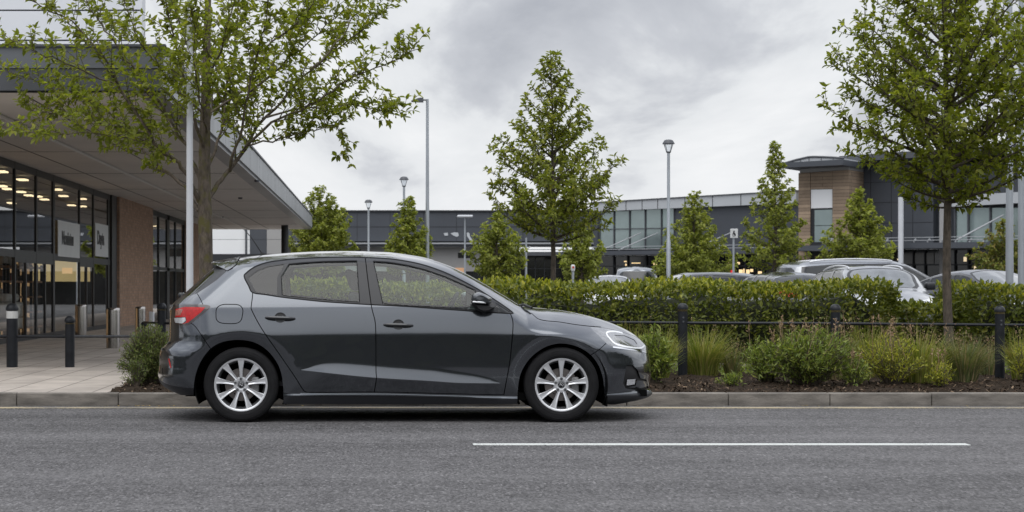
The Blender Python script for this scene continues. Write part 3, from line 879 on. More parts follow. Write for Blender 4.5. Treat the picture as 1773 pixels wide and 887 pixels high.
under_poly = sill_lo + [(sill_lo[-1][0], .1), (sill_lo[0][0], .1)]
wing_poly = SP([(890,530.5),(884.5,543.2),(887.6,552),(889,565),(887,592),(884.2,620),(881,640),(877.2,661.5),(873,684.6),(895,685.5)]) + SP([(940,640),(1010,640),(1023,615),(1036,606.5),(1049.4,594.6),(1036.8,581.4),(1020.6,565.2)]) + bonL[::-1][6:] 
SW = 0.0075
def seam(pl, w=SW, n=4): return [tuple(q) for q in ribbon(np.array(SP(crom(pl, n), 0)), w)]
def ringseam(poly, w=SW):
    p = np.array(SP(crom(poly, 3, True), 0)); p = np.vstack([p, p[:1]])
    return [tuple(q) for q in ribbon(p, w)]
def ring2(poly, w):
    p = densify(SP(poly), .02, True); p = np.vstack([p, p[:1]])
    return [tuple(q) for q in ribbon(p, w)]
regions = [
    ('front_wing', wing_poly),
    ('bonnet', bon_poly), ('windscreen', wind_poly),
    ('tailgate', hatch_poly), ('rear_window', rw_poly), ('pillar_fin', SP(fin)),
    ('front_bumper', bump_f_poly), ('rear_bumper', bump_r_poly), ('rear_valance', val_poly),
    ('front_lip', lip_poly),
    ('door_front', SP(door_f)), ('door_rear', SP(door_r)),
    ('sill', sill_poly), ('underside', under_poly),
    ('window_frame', SP(dlo)), ('window_quarter', SP(q_glass)), ('window_rear', SP(r_glass)), ('window_front', SP(f_glass)), ('window_sail', SP(sail)),
    ('headlight', SP(crom(hl, 2, True), 0)), ('light_guide', [tuple(q) for q in ribbon(np.array(SP(crom(drl, 3), 0)), .013)]), ('projector', SP(proj)),
    ('chrome_strip', [tuple(q) for q in ribbon(np.array(SP(crom(chrome_l, 3), 0)), .011)]),
    ('fog_bezel', SP(fog_bez)), ('fog_body', SP(fog_body)), ('fog_light', SP(fog)),
    ('tail_light', SP(crom(tl, 2, True), 0)), ('tail_red', SP([(327 + (a - 327) * .93, 545 + (b - 545) * .90) for a, b in tl_red])), ('tail_clear', SP(tl_amber) ), ('tail_white', SP(tl_white)),
    ('reflector', SP(refl)), ('bumper_reflection', SP(bump_refl)),
    ('window_seal', ringseam(dlo, .011)), ('window_seal', ring2(r_glass, .007)), ('window_seal', ring2(f_glass, .007)),
    ('gap', seam(seam_f)), ('gap', seam(seam_b)), ('gap', seam(seam_r)), ('gap', seam(seam_sill, .006)),
    ('gap', ringseam(flap, .007)), ('gap', seam(bump_seam_f, .006)), ('gap', seam(bump_seam_r, .006)), ('gap', seam(bon[:8], .006)), ('gap', seam(hatch_seam, .006)),
]
# graded sample points near the crown, nose and tail so that the round edges stay smooth
ex = []
for xx in np.linspace(rearL[-1][0] + .02, front_pts[0][0] + .02, 150):
    d0 = float(d0tab(xx))
    pass
for z_ in np.linspace(front_pts[-1][1] + .005, front_pts[0][1], 36):
    for t in (.002, .008, .02, .04, .07, .11, .17, .25): ex.append((float(xfront(z_)) - t * .86, z_))
for z_ in np.linspace(rear_pts[0][1] + .01, rear_pts[-1][1] - .02, 60):
    for t in (.002, .008, .02, .045, .08, .13, .2, .3): ex.append((float(xrear(z_)) + t * .46, z_))
xl = np.linspace(XA - .02, XB_ + .02, 60)
cl = [[(q, float(zcr(q)) + o) for q in xl] for o in (-.005, .005)] + [[(q, float(zcr(q)) + o * float(hband(q))) for q in xl] for o in (.075, .09, .105, .12)] + [[(q, float(zsl(q)) - o) for q in np.linspace(-.85, 1.25, 60)] for o in (0, .011, .022)]
xt_ = np.linspace(rearL[-1][0] + .02, front_pts[0][0] - .03, 240)
cl += [[(q, float(ztop(q)) - t * float(d0tab(q))) for q in xt_] for t in (.004, .014, .03, .06, .10, .16, .24, .34, .46, .60, .8)]
SH = Shell(Wcar, bnd, regions, grid=0.022, con=0.014, extra=np.array(ex), lines=cl, zero=rearL + topL + frontL)

car = thing('parked_car', (XC, YC, 0), 'dark graphite grey five-door hatchback with silver multi-spoke alloy wheels parked along the kerb, side on', 'car', local=True)
PA = MT['car_paint']
SH.obj('body_shell', ['rest'], 0, PA, car)
SH.obj('bonnet', ['bonnet'], 0, PA, car)
SH.obj('windscreen', ['windscreen'], 0, MT['car_glass'], car, 0.003)
tg = SH.obj('tailgate', ['tailgate'], 0, PA, car)
SH.obj('rear_window', ['rear_window'], 0, MT['dark_glass'], tg, 0.002)
fb = SH.obj('front_bumper', ['front_bumper', 'fog_body'], 0, PA, car)
SH.obj('front_lip', ['front_lip'], 0, MT['trim_satin'], fb)
rb = SH.obj('rear_bumper', ['rear_bumper'], 0, PA, car)
SH.obj('rear_valance', ['rear_valance'], 0, MT['trim_satin'], rb)
for sg in (-1, 1): SH.obj('panel_gap', ['gap'], sg, MT['gap'], car, 0.010)
for sg in (-1, 1):
    SH.obj('front_wing', ['front_wing'], sg, PA, car)
    df = SH.obj('door', ['door_front'], sg, PA, car)
    dr = SH.obj('door', ['door_rear'], sg, PA, car)
    SH.obj('sill', ['sill'], sg, PA, car)
    SH.obj('underside', ['underside'], sg, MT['trim_satin'], car, 0.004)
    SH.obj('window_frame', ['window_frame'], sg, MT['trim_satin'], car, 0.002)
    SH.obj('window', ['window_front'], sg, MT['car_glass'], df, 0.010)
    SH.obj('window', ['window_rear'], sg, MT['car_glass'], dr, 0.010)
    SH.obj('window', ['window_quarter'], sg, MT['dark_glass'], car, 0.006)
    SH.obj('window', ['window_sail'], sg, MT['dark_glass'], car, 0.006)
    SH.obj('window_seal', ['window_seal'], sg, MT['seal'], car, 0.003)
    SH.obj('pillar_trim', ['pillar_fin'], sg, MT['trim_satin'], car, 0.001)
    h = SH.obj('headlight', ['headlight'], sg, MT['lamp_house'], car, 0.001)
    SH.obj('light_guide', ['light_guide'], sg, MT['lamp_white'], h, 0.0005)
    SH.obj('projector', ['projector'], sg, mat('projector lens', (0.05, 0.055, 0.06), 0.06, coat=1.0, metal=0.5, var=0.6, vscale=50), h, 0.004)
    SH.obj('chrome_strip', ['chrome_strip'], sg, MT['chrome'], fb, -0.002)
    SH.obj('fog_surround', ['fog_bezel'], sg, MT['plastic'], fb, 0.012)
    SH.obj('fog_light', ['fog_light'], sg, MT['lamp_clear'], fb, 0.001)
    t_ = SH.obj('tail_light', ['tail_light'], sg, MT['lamp_dark'], car, -0.001)
    SH.obj('red_lens', ['tail_red'], sg, MT['lamp_red'], t_, -0.0015)
    SH.obj('clear_lens', ['tail_white'], sg, MT['lamp_clear'], t_, -0.002)
    SH.obj('amber_lens', ['tail_clear'], sg, mat('dusky amber lens', (.30, .13, .10), .2, coat=.3, var=.4, vscale=50), t_, -0.002)
    SH.obj('reflector', ['reflector'], sg, MT['lamp_red'], rb, -0.002)
    SH.obj('bumper_reflection', ['bumper_reflection'], sg, MT['trim'], rb, 0.003)  # gloss patch built in the shape of a reflection, no separate part
# inner skin: roof lining and pillars, door cards
iz = SH.p[SH.T].mean(1)
old = SH.cls.copy()
SH.names.append('lining'); li = len(SH.names) - 1
bodyish = np.isin(old, [-1] + [i for i, n in enumerate(SH.names) if n in ('window_frame',)])
SH.cls[bodyish & (iz[:, 1] > 0.97) & (iz[:, 0] > -1.62) & (iz[:, 0] < 1.0) & (iz[:, 1] < ztop(iz[:, 0]) - 0.004)] = li
SH.obj('roof_lining', ['lining'], 0, MT['liner'], car, 0.040, True)
SH.cls = old.copy()
SH.names.append('card'); ci = len(SH.names) - 1
SH.cls[(np.isin(old, [i for i, n in enumerate(SH.names) if n in ('door_front', 'door_rear')]) | (old == -1)) & (iz[:, 1] > 0.36) & (iz[:, 1] < 0.985) & (iz[:, 0] > -1.3) & (iz[:, 0] < 0.95)] = ci
for sg in (-1, 1): SH.obj('door_lining', ['card'], sg, MT['dash'], car, 0.07, True)
SH.cls = old

# ---- rear spoiler: a lip of its own standing past the tailgate
sp_low = [(364.8,456.4),(369,458.2),(375,459.4),(393.5,468.6),(402,463.4),(409.7,456.9),(413.6,448)]
Wsp = lambda x, z: Wcar(x, z, True)
sl = [tuple(q) for q in S(np.array([p[0] for p in sp_low]), np.array([p[1] for p in sp_low]), Wsp)]
xt = np.linspace(sl[-1][0], top_pts[0][0] + .001, 24)
sp_b = sl + [(q, float(ztop(q)) + 0.004) for q in xt]
class _SpTop: pass
zt_old = ztop
exs = [(q, float(ztop(q)) + .004 - t) for q in np.linspace(top_pts[0][0] + .004, sl[-1][0], 16) for t in (.0008, .003, .007, .013, .022)]
Wsp2 = lambda x, z: Wcar(x, np.asarray(z, float) - 0.004, True) + 0.004
SS = Shell(Wsp2, sp_b, [], grid=0.02, con=0.012, extra=np.array(exs))
so = SS.obj('rear_spoiler', ['rest'], 0, PA, tg)
under = MB()
lw = [(a, float(Wsp2(a, b)), b) for a, b in densify(sl[:4], .02)]
for (a, w0, b), (c, w1, d) in zip(lw[:-1], lw[1:]):
    under.quad((a, -w0, b), (c, -w1, d), (c, w1, d), (a, w0, b))
under.build('spoiler_underside', MT['trim_satin'], so)

# ---- wheels
def make_wheel(parent, x, y, sg):
    w = bpy.data.objects.new('wheel', None); COL.objects.link(w); w.parent = parent
    w.location = (x, y, WZ); w['_local'] = 1
    if sg > 0: w.rotation_euler = (0, 0, math.pi)
    t = MB()
    prof = [(.218, -.078), (.230, -.094), (.245, -.100), (.262, -.1035), (.281, -.1025), (.297, -.097), (.3085, -.088), (.3150, -.076),
            (.3170, -.062), (.3172, -.050), (.3095, -.049), (.3095, -.042), (.3178, -.041), (.3180, -.016), (.3100, -.015), (.3100, -.007), (.3180, -.006)]
    prof = prof + [(r, -h) for r, h in prof[::-1]]
    t.lathe(prof, axis='y', n=96)
    for rr, yy in ((.287, -.1005), (.252, -.1022)):          # moulded rings on the sidewall
        t.lathe([(rr - .0025, yy), (rr, yy - .0022), (rr + .0025, yy + .0004)], axis='y', n=96)
    for k in range(96):                                       # shoulder blocks
        a = 2 * math.pi * k / 96
        ca, sa = math.cos(a), math.sin(a); tx, tz = -sa * .006, ca * .006
        r0, r1 = .303, .3166
        t.add([(r0*ca - tx, -.0935, r0*sa - tz), (r0*ca + tx, -.0935, r0*sa + tz), (r1*ca + tx, -.0745, r1*sa + tz), (r1*ca - tx, -.0745, r1*sa - tz),
               (r0*ca*.99 - tx, -.088, r0*sa*.99 - tz), (r0*ca*.99 + tx, -.088, r0*sa*.99 + tz), (r1*ca*.985 + tx, -.07, r1*sa*.985 + tz), (r1*ca*.985 - tx, -.07, r1*sa*.985 - tz)],
              [(0,1,2,3),(0,4,5,1),(1,5,6,2),(2,6,7,3),(3,7,4,0)])
    t.build('tyre', MT['tyre'], w, smooth=35)
    r = MB()
    r.lathe([(.205, .085), (.190, .02), (.188, -.03), (.196, -.060), (.2075, -.074)], axis='y', n=72, m=1)
    r.lathe([(.2065, -.0720), (.2085, -.0835), (.2150, -.0870), (.2250, -.0885), (.2325, -.0870), (.2345, -.0815), (.2300, -.076)], axis='y', n=96, m=0)
    ns = 9
    for k in range(ns):
        a = math.pi / 2 + 2 * math.pi * k / ns
        ca, sa = math.cos(a), math.sin(a)
        st = [(.044, .0145, -.0700), (.075, .0125, -.0725), (.110, .0140, -.0765), (.150, .0185, -.0805), (.185, .0245, -.0835), (.2085, .0305, -.0850)]
        V = []; F = []
        for (rad, hw, yf) in st:
            for (wv, yv) in ((-hw, yf + .028), (-hw, yf + .005), (-hw * .80, yf), (0, yf + .0045), (hw * .80, yf), (hw, yf + .005), (hw, yf + .028)):
                V.append((rad * ca - wv * sa, yv, rad * sa + wv * ca))
        for i in range(len(st) - 1):
            for j in range(6): F.append((i*7 + j, i*7 + j + 1, (i+1)*7 + j + 1, (i+1)*7 + j))
        r.add(V, F, 0)
    r.lathe([(.0, -.0600), (.030, -.0600), (.034, -.0690), (.046, -.0720), (.060, -.0705), (.067, -.063), (.067, -.03)], axis='y', n=48, m=0)
    ro = r.build('rim', [MT['alloy'], MT['alloy_dark']], w, smooth=30)
    b = MB()
    b.lathe([(.0, .045), (.192, .045), (.192, .04)], axis='y', n=48, m=0)
    b.lathe([(.055, -.028), (.060, -.032), (.138, -.032), (.140, -.022), (.138, -.012)], axis='y', n=64, m=1)
    for k in range(5):
        a = 2 * math.pi * k / 5 + .3
        b.lathe([(0, -.0335), (.006, -.0335), (.006, -.032)], c=(.098 * math.cos(a), 0, .098 * math.sin(a)), axis='y', n=10, m=0)
    b.build('brake_disc', [MT['well'], MT['disc']], w, smooth=30)
    c = MB()
    sx = 1
    c.rbox((sx * .085, -.050, -.065), (sx * .150, .0, .065), .012)
    c.rbox((sx * .100, -.056, -.030), (sx * .140, -.045, .030), .006)
    c.build('brake_caliper', mat('caliper', (0.20, 0.20, 0.20), 0.45, metal=0.6, var=0.3, vscale=30), w, smooth=40)
    for k in range(5):
        a = math.pi / 2 + 2 * math.pi * k / 5
        n_ = MB()
        px_, pz_ = .0505 * math.cos(a), .0505 * math.sin(a)
        n_.lathe([(.0115, -.0700), (.0118, -.0745), (.0090, -.0745), (.0085, -.066)], c=(px_, 0, pz_), axis='y', n=16, m=1)
        n_.lathe([(0, -.0772), (.0060, -.0772), (.0078, -.0745), (.0078, -.064)], c=(px_, 0, pz_), axis='y', n=6, m=0)
        n_.build('wheel_nut', [MT['alloy_dark'], MT['trim']], w, smooth=30)
    h = MB()
    h.lathe([(0, -.0775), (.020, -.0770), (.0255, -.0745), (.0265, -.066)], axis='y', n=32, m=0)
    h.lathe([(.0135, -.0772), (.0145, -.0785), (.0160, -.0785), (.0168, -.0770)], axis='y', n=32, m=1, a0=R(-60), a1=R(210))
    pts = [(-.008 + .016 * t, -.0788, .006 * math.sin(t * 5.5) - .002) for t in np.linspace(0, 1, 9)]
    h.tube(pts, .0017, 6, 1)
    h.build('hub_cap', [MT['trim'], MT['alloy']], w, smooth=40)
    return w
for sg in (-1, 1):
    for xx in (XRW, XFW):
        make_wheel(car, xx, sg * 0.785, sg)
# wheel wells and the dark floor under the body
for sg in (-1, 1):
    for xc_ in (XRW, XFW):
        wl_ = MB(); wl_.lathe([(.385, sg * .885), (.40, sg * .83), (.40, sg * .45), (.0, sg * .45)], c=(xc_, 0, WZ), axis='y', n=40, a0=R(-25), a1=R(205))
        wl_.build('wheel_arch_liner', MT['well'], car, smooth=50, recalc=False)
fl_ = MB()
fl_.box((-1.85, -.60, .205), (2.12, .60, .26))
fl_.box((-.72, -.83, .185), (1.14, .83, .25))
fl_.box((-2.0, -.55, .30), (-1.80, .55, .40))
for sg in (-1, 1):                              # mud flaps behind the wheels' arch edges
    fl_.box((XFW + .375, sg * .60, .135), (XFW + .39, sg * .865, .22)); fl_.box((XRW + .372, sg * .66, .15), (XRW + .385, sg * .86, .22))
fl_.tube([(-1.95, .25, .24), (-1.5, .28, .20), (.6, .25, .19)], .03, 8)
fl_.build('underbody', MT['well'], car)

# ---- door handles
def handle(px0, px1, pyc, tilt, door):
    a = S(np.array([px0, px1, (px0 + px1) / 2]), np.array([pyc - tilt, pyc + tilt, pyc]))
    for sg, dd in ((-1, door[0]), (1, door[1])):
        bm = MB()
        (x0, z0), (x1, z1), (xm, zm) = a
        wm = float(Wcar(xm, zm))
        pts = []; rr = []
        for t in np.linspace(0, 1, 13):
            bow = 0.030 - 0.022 * abs(2 * t - 1) ** 4
            pts.append((x0 + (x1 - x0) * t, sg * (wm + bow), z0 + (z1 - z0) * t))
            rr.append(.0165 * (1 - .5 * abs(2 * t - 1) ** 5))
        bm.tube(pts, rr, 10)
        bm.build('handle', MT['trim'], dd, smooth=60)
        cu = MB()
        V = []; F = []
        nseg = 28; rx, rz = .049, .043
        for r_, dpt in ((1.0, .0015), (.93, -.004), (.6, -.020), (0.0, -.026)):
            for k in range(nseg):
                an = 2 * math.pi * k / nseg
                xx, zz_ = xm + rx * r_ * math.cos(an), zm + .004 + rz * r_ * math.sin(an)
                V.append((xx, sg * (float(Wcar(xx, zz_)) + .0012 + max(dpt, -.0) ), zz_))
        # dish just proud of the skin; recess shade painted as a darker upper half
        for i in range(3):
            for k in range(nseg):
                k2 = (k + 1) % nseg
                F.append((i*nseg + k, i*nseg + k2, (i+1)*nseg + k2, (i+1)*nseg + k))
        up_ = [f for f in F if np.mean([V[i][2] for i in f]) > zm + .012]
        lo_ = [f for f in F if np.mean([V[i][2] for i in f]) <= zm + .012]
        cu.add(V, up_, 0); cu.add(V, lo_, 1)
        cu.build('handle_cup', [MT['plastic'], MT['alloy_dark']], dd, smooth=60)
doors = [o for o in car.children if o.name.split('.')[0] == 'door']
# creation order: near front, near rear, far front, far rear
handle(664.5, 715, 563, 0.8, (doors[0], doors[2]))
handle(459.6, 511, 550.8, 0.9, (doors[1], doors[3]))

# ---- door mirrors
mo = [(815.6,520.5),(816.2,512.5),(820.5,508.4),(829.7,506.4),(841,510.2),(850.6,516),(851.4,520),(850.0,525.4),(846,528.2),(833,528),(818,526.4)]
mb_ = [(818,525.8),(846,528.6),(850.6,529.2),(856.5,530.6),(855,536),(846,539.6),(834.6,539.8),(824,536.0),(818.8,530.5)]
def mirror(sg):
    yc, hw = 0.965, 0.105
    def loc(px, py): return SIL(px, py, YC - yc)
    root = bpy.data.objects.new('wing_mirror', None); COL.objects.link(root); root.parent = car; root['_local'] = 1
    def puff(outline, y0, y1, name, m, rnd=0.5):
        pl = np.array([loc(*p) for p in crom(outline, 4, True)]); c = pl.mean(0)
        V = []; F = []; n = len(pl); st = np.linspace(-1, 1, 11)
        for s_ in st:
            k = (1 - abs(s_) ** 2.6 * rnd) if abs(s_) < 1 else (1 - rnd)
            for q in pl:
                z_ = c + (q - c) * k
                V.append((z_[0], sg * (y0 + (y1 - y0) * (s_ + 1) / 2), z_[1]))
        for i in range(len(st) - 1):
            for k in range(n): F.append((i*n + k, i*n + (k+1) % n, (i+1)*n + (k+1) % n, (i+1)*n + k))
        F.append(tuple(range(n))); F.append(tuple(len(V) - n + k for k in range(n)))
        b = MB(); b.add(V, F); return b.build(name, m, root, smooth=50)
    puff(mo, .865, 1.055, 'mirror_cap', MT['car_paint_dark'], .42)
    puff(mb_, .850, 1.035, 'mirror_base', MT['plastic'], .35)
    arm = MB()
    p0 = loc(828, 537); p1 = loc(812, 537.5)
    arm.tube([(p0[0] + .06, sg * .90, p0[1]), (p0[0], sg * .82, p0[1] - .005), (p1[0], sg * .79, p1[1])], [.022, .024, .02], 8)
    arm.build('mirror_arm', MT['plastic'], root, smooth=60)
    ind = MB()
    a = loc(818, 522.6); b = loc(840, 524.2)
    ind.tube([(a[0], sg * 1.040, a[1]), ((a[0] + b[0]) / 2, sg * 1.058, (a[1] + b[1]) / 2), (b[0], sg * 1.046, b[1])], .0075, 8)
    ind.build('indicator', MT['lamp_white'], root, smooth=60)
MT['car_paint_dark'] = paint('mirror cap paint', (0.05, 0.055, 0.06), 0.5, 0.25)
mirror(-1); mirror(1)

# ---- aerial and wiper
ae = MB()
p = [SIL(a, b, YC) for a, b in ((467, 441.5), (453, 436.8), (448, 441.5))]
ae.add([(p[0][0], 0, p[0][1]), (p[1][0], -.012, p[1][1]), (p[1][0], .012, p[1][1]), (p[2][0], -.022, p[2][1]), (p[2][0], .022, p[2][1])], [(0,1,2),(0,3,1),(0,2,4),(1,3,4,2)])
q0, q1, q2 = SIL(453, 438, YC), SIL(434.7, 410.8, YC), SIL(422, 397, YC)
ae.tube([(q0[0], 0, q0[1]), (q1[0], 0, q1[1]), (q2[0], 0, q2[1])], [.006, .0045, .003], 6)
ae.build('aerial', MT['plastic'], car, smooth=40)
wp = MB()
q0 = SIL(906, 527, YC - .3); q1 = SIL(917, 530.5, YC - .3)
wp.tube([(q0[0] - .02, -.1, q0[1] - .01), (q0[0], -.35, q0[1] - .004), (q1[0], -.52, q1[1] - .012)], [.008, .013, .011], 6)
wp.build('wiper', MT['plastic'], car, smooth=60)
rwp = MB()
q0 = SIL(308, 511, YC - .05); q1 = SIL(318.5, 510, YC - .05)
rwp.rbox((q0[0], -.06, q0[1] - .045), (q1[0], .06, q0[1] + .022), .015)
rwp.build('camera_pod', MT['trim'], tg, smooth=40)

# ---- interior
ins = MB()
ins.box((-1.5, -.72, .30), (1.0, .72, .34))
ins.rbox((.86, -.68, .60), (1.12, .68, .89), .08)
ins.rbox((.72, -.66, .84), (.98, -.16, .945), .04)          # instrument hood
ins.box((-1.72, -.62, .85), (-1.25, .62, .88))                # parcel shelf
ins.build('dashboard', MT['dash'], car, smooth=40)
def seat(x, y, w, tilt, zh):
    b = MB()
    b.rbox((x - .25, y - w, .36), (x + .28, y + w, .53), .06)
    o = MB(); o.rbox((-.06, -w, 0), (.06, w, .62), .05)
    V = [(x - .24 + q[0] - tilt * q[2], y + q[1], .48 + q[2]) for q in o.v]
    b.add(V, o.f)
    o = MB(); o.rbox((-.045, -w * .48, 0), (.045, w * .48, .19), .04)
    V = [(x - .24 - tilt * (.62 + q[2]) + q[0] + .02, y + q[1], zh + q[2]) for q in o.v]
    b.add(V, o.f)
    b.build('seat', MT['cloth'], car, smooth=40)
seat(.03, -.36, .25, .32, 1.11); seat(.03, .36, .25, .32, 1.11)
seat(-.78, -.36, .28, .34, 1.05); seat(-.78, .36, .28, .34, 1.05)
stw = MB()
c0 = Vector((.41, -.37, .925)); ax = Vector((-.88, 0, .47)).normalized()
uu = Vector((0, 1, 0)); vv = ax.cross(uu).normalized()
stw.tube([c0 + (uu * math.cos(a) + vv * math.sin(a)) * .185 for a in np.linspace(0, 2 * math.pi, 33)], .016, 8, caps=False)
stw.tube([c0 - uu * .17, c0 + ax * -.03, c0 + uu * .17], .02, 6); stw.tube([c0, c0 - ax * .25], .03, 8)
stw.build('steering_wheel', MT['cloth'], car, smooth=60)
# ================================================================ SHOP ON THE LEFT
MT['fascia'] = mat('dark fascia cladding', (0.10, 0.108, 0.12), 0.45, var=0.10, vscale=1.2)
MT['fascia_side'] = mat('grey metal fascia', (0.30, 0.315, 0.325), 0.40, metal=0.35, var=0.16, vscale=1.1, stretch=(1, 1, .15))
MT['soffit'] = mat('pale soffit board', (0.62, 0.585, 0.55), 0.75, var=0.07, vscale=0.7)
MT['soffit_line'] = mat('soffit joint', (0.12, 0.11, 0.10), 0.8)
MT['soffit_pipe'] = mat('soffit conduit', (0.62, 0.59, 0.55), 0.6)
MT['frame'] = mat('anthracite window frame', (0.022, 0.024, 0.028), 0.4)
MT['brick'] = grid_mat('brown brick', (0.41, 0.265, 0.185), (0.33, 0.255, 0.20), 'yz', 0.225, 0.075, 0.008, 0.14, 0.5, 0.9, 5.0, 0.35)
MT['store_glass'] = glassmat('shop window glass', (0.88, 0.91, 0.90), 1.45, power=4.5)
MT['clad_pale'] = mat('pale metal panels', (0.78, 0.80, 0.83), 0.5, var=0.03, vscale=0.6)
MT['sign_white'] = mat('pale sign board', (0.74, 0.77, 0.78), 0.5, var=0.04, vscale=3)
MT['letter'] = mat('dark lettering', (0.035, 0.037, 0.04), 0.5)
MT['in_wall'] = mat('shop inner wall', (0.20, 0.17, 0.13), 0.8, var=0.2, vscale=0.8)
MT['in_floor'] = mat('shop floor', (0.22, 0.20, 0.17), 0.4, var=0.1, vscale=2)
MT['in_ceil'] = mat('shop ceiling', (0.10, 0.098, 0.09), 0.9)
MT['wood'] = mat('shelf timber', (0.30, 0.16, 0.085), 0.6, var=0.3, vscale=7, stretch=(1, 1, 6))
MT['warm'] = emit('warm shop lamp', (1.0, 0.78, 0.48), 2.0)
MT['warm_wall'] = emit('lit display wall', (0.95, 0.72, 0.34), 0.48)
GOODS = [mat('goods %d' % i, c, 0.6, var=0.3, vscale=9) for i, c in enumerate([(0.45, 0.42, 0.38), (0.12, 0.07, 0.05), (0.05, 0.05, 0.055), (0.36, 0.22, 0.12), (0.55, 0.53, 0.5), (0.24, 0.05, 0.04)])]

XG = -6.76                                  # glazing plane
XE = -2.58                                  # outer edge of the canopy
ZS = 3.50                                   # soffit
def gy(px): return -XG * FPX / (CX - px)    # pixel column on the glazing plane -> depth
shop = thing('shop_building', (XG, 34, 0), 'shop with dark framed glazing, brown brick pier and deep flat canopy over the pavement', 'shop')
YF, YBK = 22.3, 75.0
cn = MB()
cn.box((-40, YF + .02, 3.52), (XE - .02, YBK - .02, 3.98)); cn.build('canopy_slab', MT['dark_grey'], shop)
fs = MB()
fs.box((-40, YF, 3.79), (XE, YF + .06, 4.04))                       # upper band at the front edge
fs.build('fascia', mat('front fascia', (0.125, 0.135, 0.15), 0.5, var=0.05, vscale=1), shop)
f2 = MB(); f2.box((-40, YF + .05, ZS + .004), (XE - .05, YF + .09, 3.787)); f2.build('fascia_lower_band', MT['black_metal'], shop)  # dark metal band below the upper fascia band
f3 = MB()
y = YF + .0
while y < YBK - .05:                                                # metal sheets along the side, one joint every few metres
    y1 = min(y + 3.1, YBK)
    f3.box((XE - .02, y + .012, 3.56), (XE + .02, y1 - .012, 4.02)); y = y1
f3.build('side_fascia', MT['fascia_side'], shop)
tr = MB(); tr.box((XE - .07, YF - .02, 4.022), (XE + .05, YBK + .02, 4.06)); tr.box((-40, YF - .03, 4.045), (XE + .05, YF + .08, 4.075))
tr.build('roof_edge_trim', MT['dark_grey'], shop)
bt = MB(); bt.box((XE - .30, YF + .10, 3.497), (XE - .021, YBK - .03, 3.56)); bt.build('soffit_edge', mat('soffit edge trim', (0.10, 0.10, 0.105), 0.35, metal=.3, var=.35, vscale=.5), shop)
sf = MB(); sf.quad((-40, YF + .095, ZS), (-40, YBK - .03, ZS), (XE - .30, YBK - .03, ZS), (XE - .30, YF + .095, ZS)); sf.build('soffit', MT['soffit'], shop, recalc=False)
jl = MB()
for xx in (-6.0, -4.3): jl.box((xx - .012, YF + .2, ZS - .006), (xx + .012, YBK - .1, ZS + .02))
for yy in np.arange(26, 75, 6.1): jl.box((-20, yy - .010, ZS - .005), (XE - .32, yy + .010, ZS + .02))
jl.build('soffit_joint', MT['soffit_line'], shop)
cp_ = MB(); cp_.tube([(-5.1, YF + .3, ZS - .025), (-5.1, YBK - .3, ZS - .025)], .028, 8); cp_.build('conduit', MT['soffit_pipe'], shop)
for pxl, pyl in ((459, 300), (430, 330), (398, 363)):              # small soffit fittings
    b = MB(); Y = (ZS - HCAM) * FPX / (CY - pyl - 12); b.lathe([(0, -.05), (.05, -.045), (.06, 0)], c=(PX(pxl - 14, Y), Y, ZS), n=14); b.build('soffit_fitting', MT['dark_grey'], shop)
# upper storey set above the canopy, pale panels with fine joints
uw = MB()
zs_ = [4.0, PZ(70, 27), PZ(18, 27), 6.4, 7.6]
for a, b in zip(zs_[:-1], zs_[1:]): uw.box((-40, 27, a + .012), (PX(246, 27), 27.4, b - .012))
uw.build('upper_wall', MT['clad_pale'], shop)
uj = MB(); uj.box((-40, 27.03, 3.99), (PX(241, 27), 27.38, 7.55)); uj.build('upper_wall_core', MT['dark_grey'], shop)
# glazing: mullions, transoms, panes
Y0, Y1 = 27.0, gy(189)
mull = [27.0, 29.2, 31.4] + [gy(p) for p in (25, 62, 92, 137, 161, 187)]
ZT = 1.78
fr = MB()
for i, yy in enumerate(mull):
    w = .10 if i in (5, 8) else .055
    fr.box((XG - .035, yy - w, ZP), (XG + .022, yy + w, ZS - .002))
for z0, z1 in ((3.36, ZS - .004), (ZT - .07, ZT + .07), (ZP, ZP + .09)):
    fr.box((XG - .03, Y0 + .01, z0), (XG + .018, Y1, z1))
for a, b in ((3, 4), (4, 5), (6, 7)):                              # door leaves in the lower lights
    ym = (mull[a] + mull[b]) / 2
    fr.box((XG - .04, ym - .05, ZP + .09), (XG + .02, ym + .05, ZT - .07))
    fr.box((XG - .045, mull[a] + .06, ZT - .16), (XG + .018, mull[b] - .06, ZT - .071))
fr.build('window_frame', MT['frame'], shop)
for a, b in zip(mull[:-1], mull[1:]):
    for z0, z1 in ((ZP + .09, ZT - .07), (ZT + .07, 3.36)):
        q = MB(); q.quad((XG, a + .05, z0), (XG, b - .05, z0), (XG, b - .05, z1), (XG, a + .05, z1))
        q.build('window', MT['store_glass'], shop, recalc=False)
# black jamb, brick pier, then more glazing to the far corner
jb = MB(); jb.box((XG - .5, gy(190), ZP), (XG + .06, gy(198.5), ZS - .003)); jb.build('door_jamb', MT['frame'], shop)
pr = MB(); pr.box((XG - .6, gy(199), ZP - .02), (XG + .12, gy(258), ZS - .002)); pr.build('brick_pier', MT['brick'], shop)
m2 = [gy(p) for p in (259.5, 274, 290, 303, 318)]
fr = MB()
for i, yy in enumerate(m2):
    w = .35 if i == 2 else .08
    fr.box((XG - .05, yy - w, ZP), (XG + .03, yy + w, ZS - .004))
fr.box((XG - .06, m2[0] + .01, 3.34), (XG + .03, m2[-1], ZS - .006)); fr.box((XG - .06, m2[0] + .01, ZT - .1), (XG + .03, m2[-1], ZT - .0))
fr.build('window_frame', MT['frame'], shop)
for a, b in zip(m2[:-1], m2[1:]):
    q = MB(); q.quad((XG, a, ZP), (XG, b, ZP), (XG, b, 3.34), (XG, a, 3.34)); q.build('window', MT['store_glass'], shop, recalc=False)
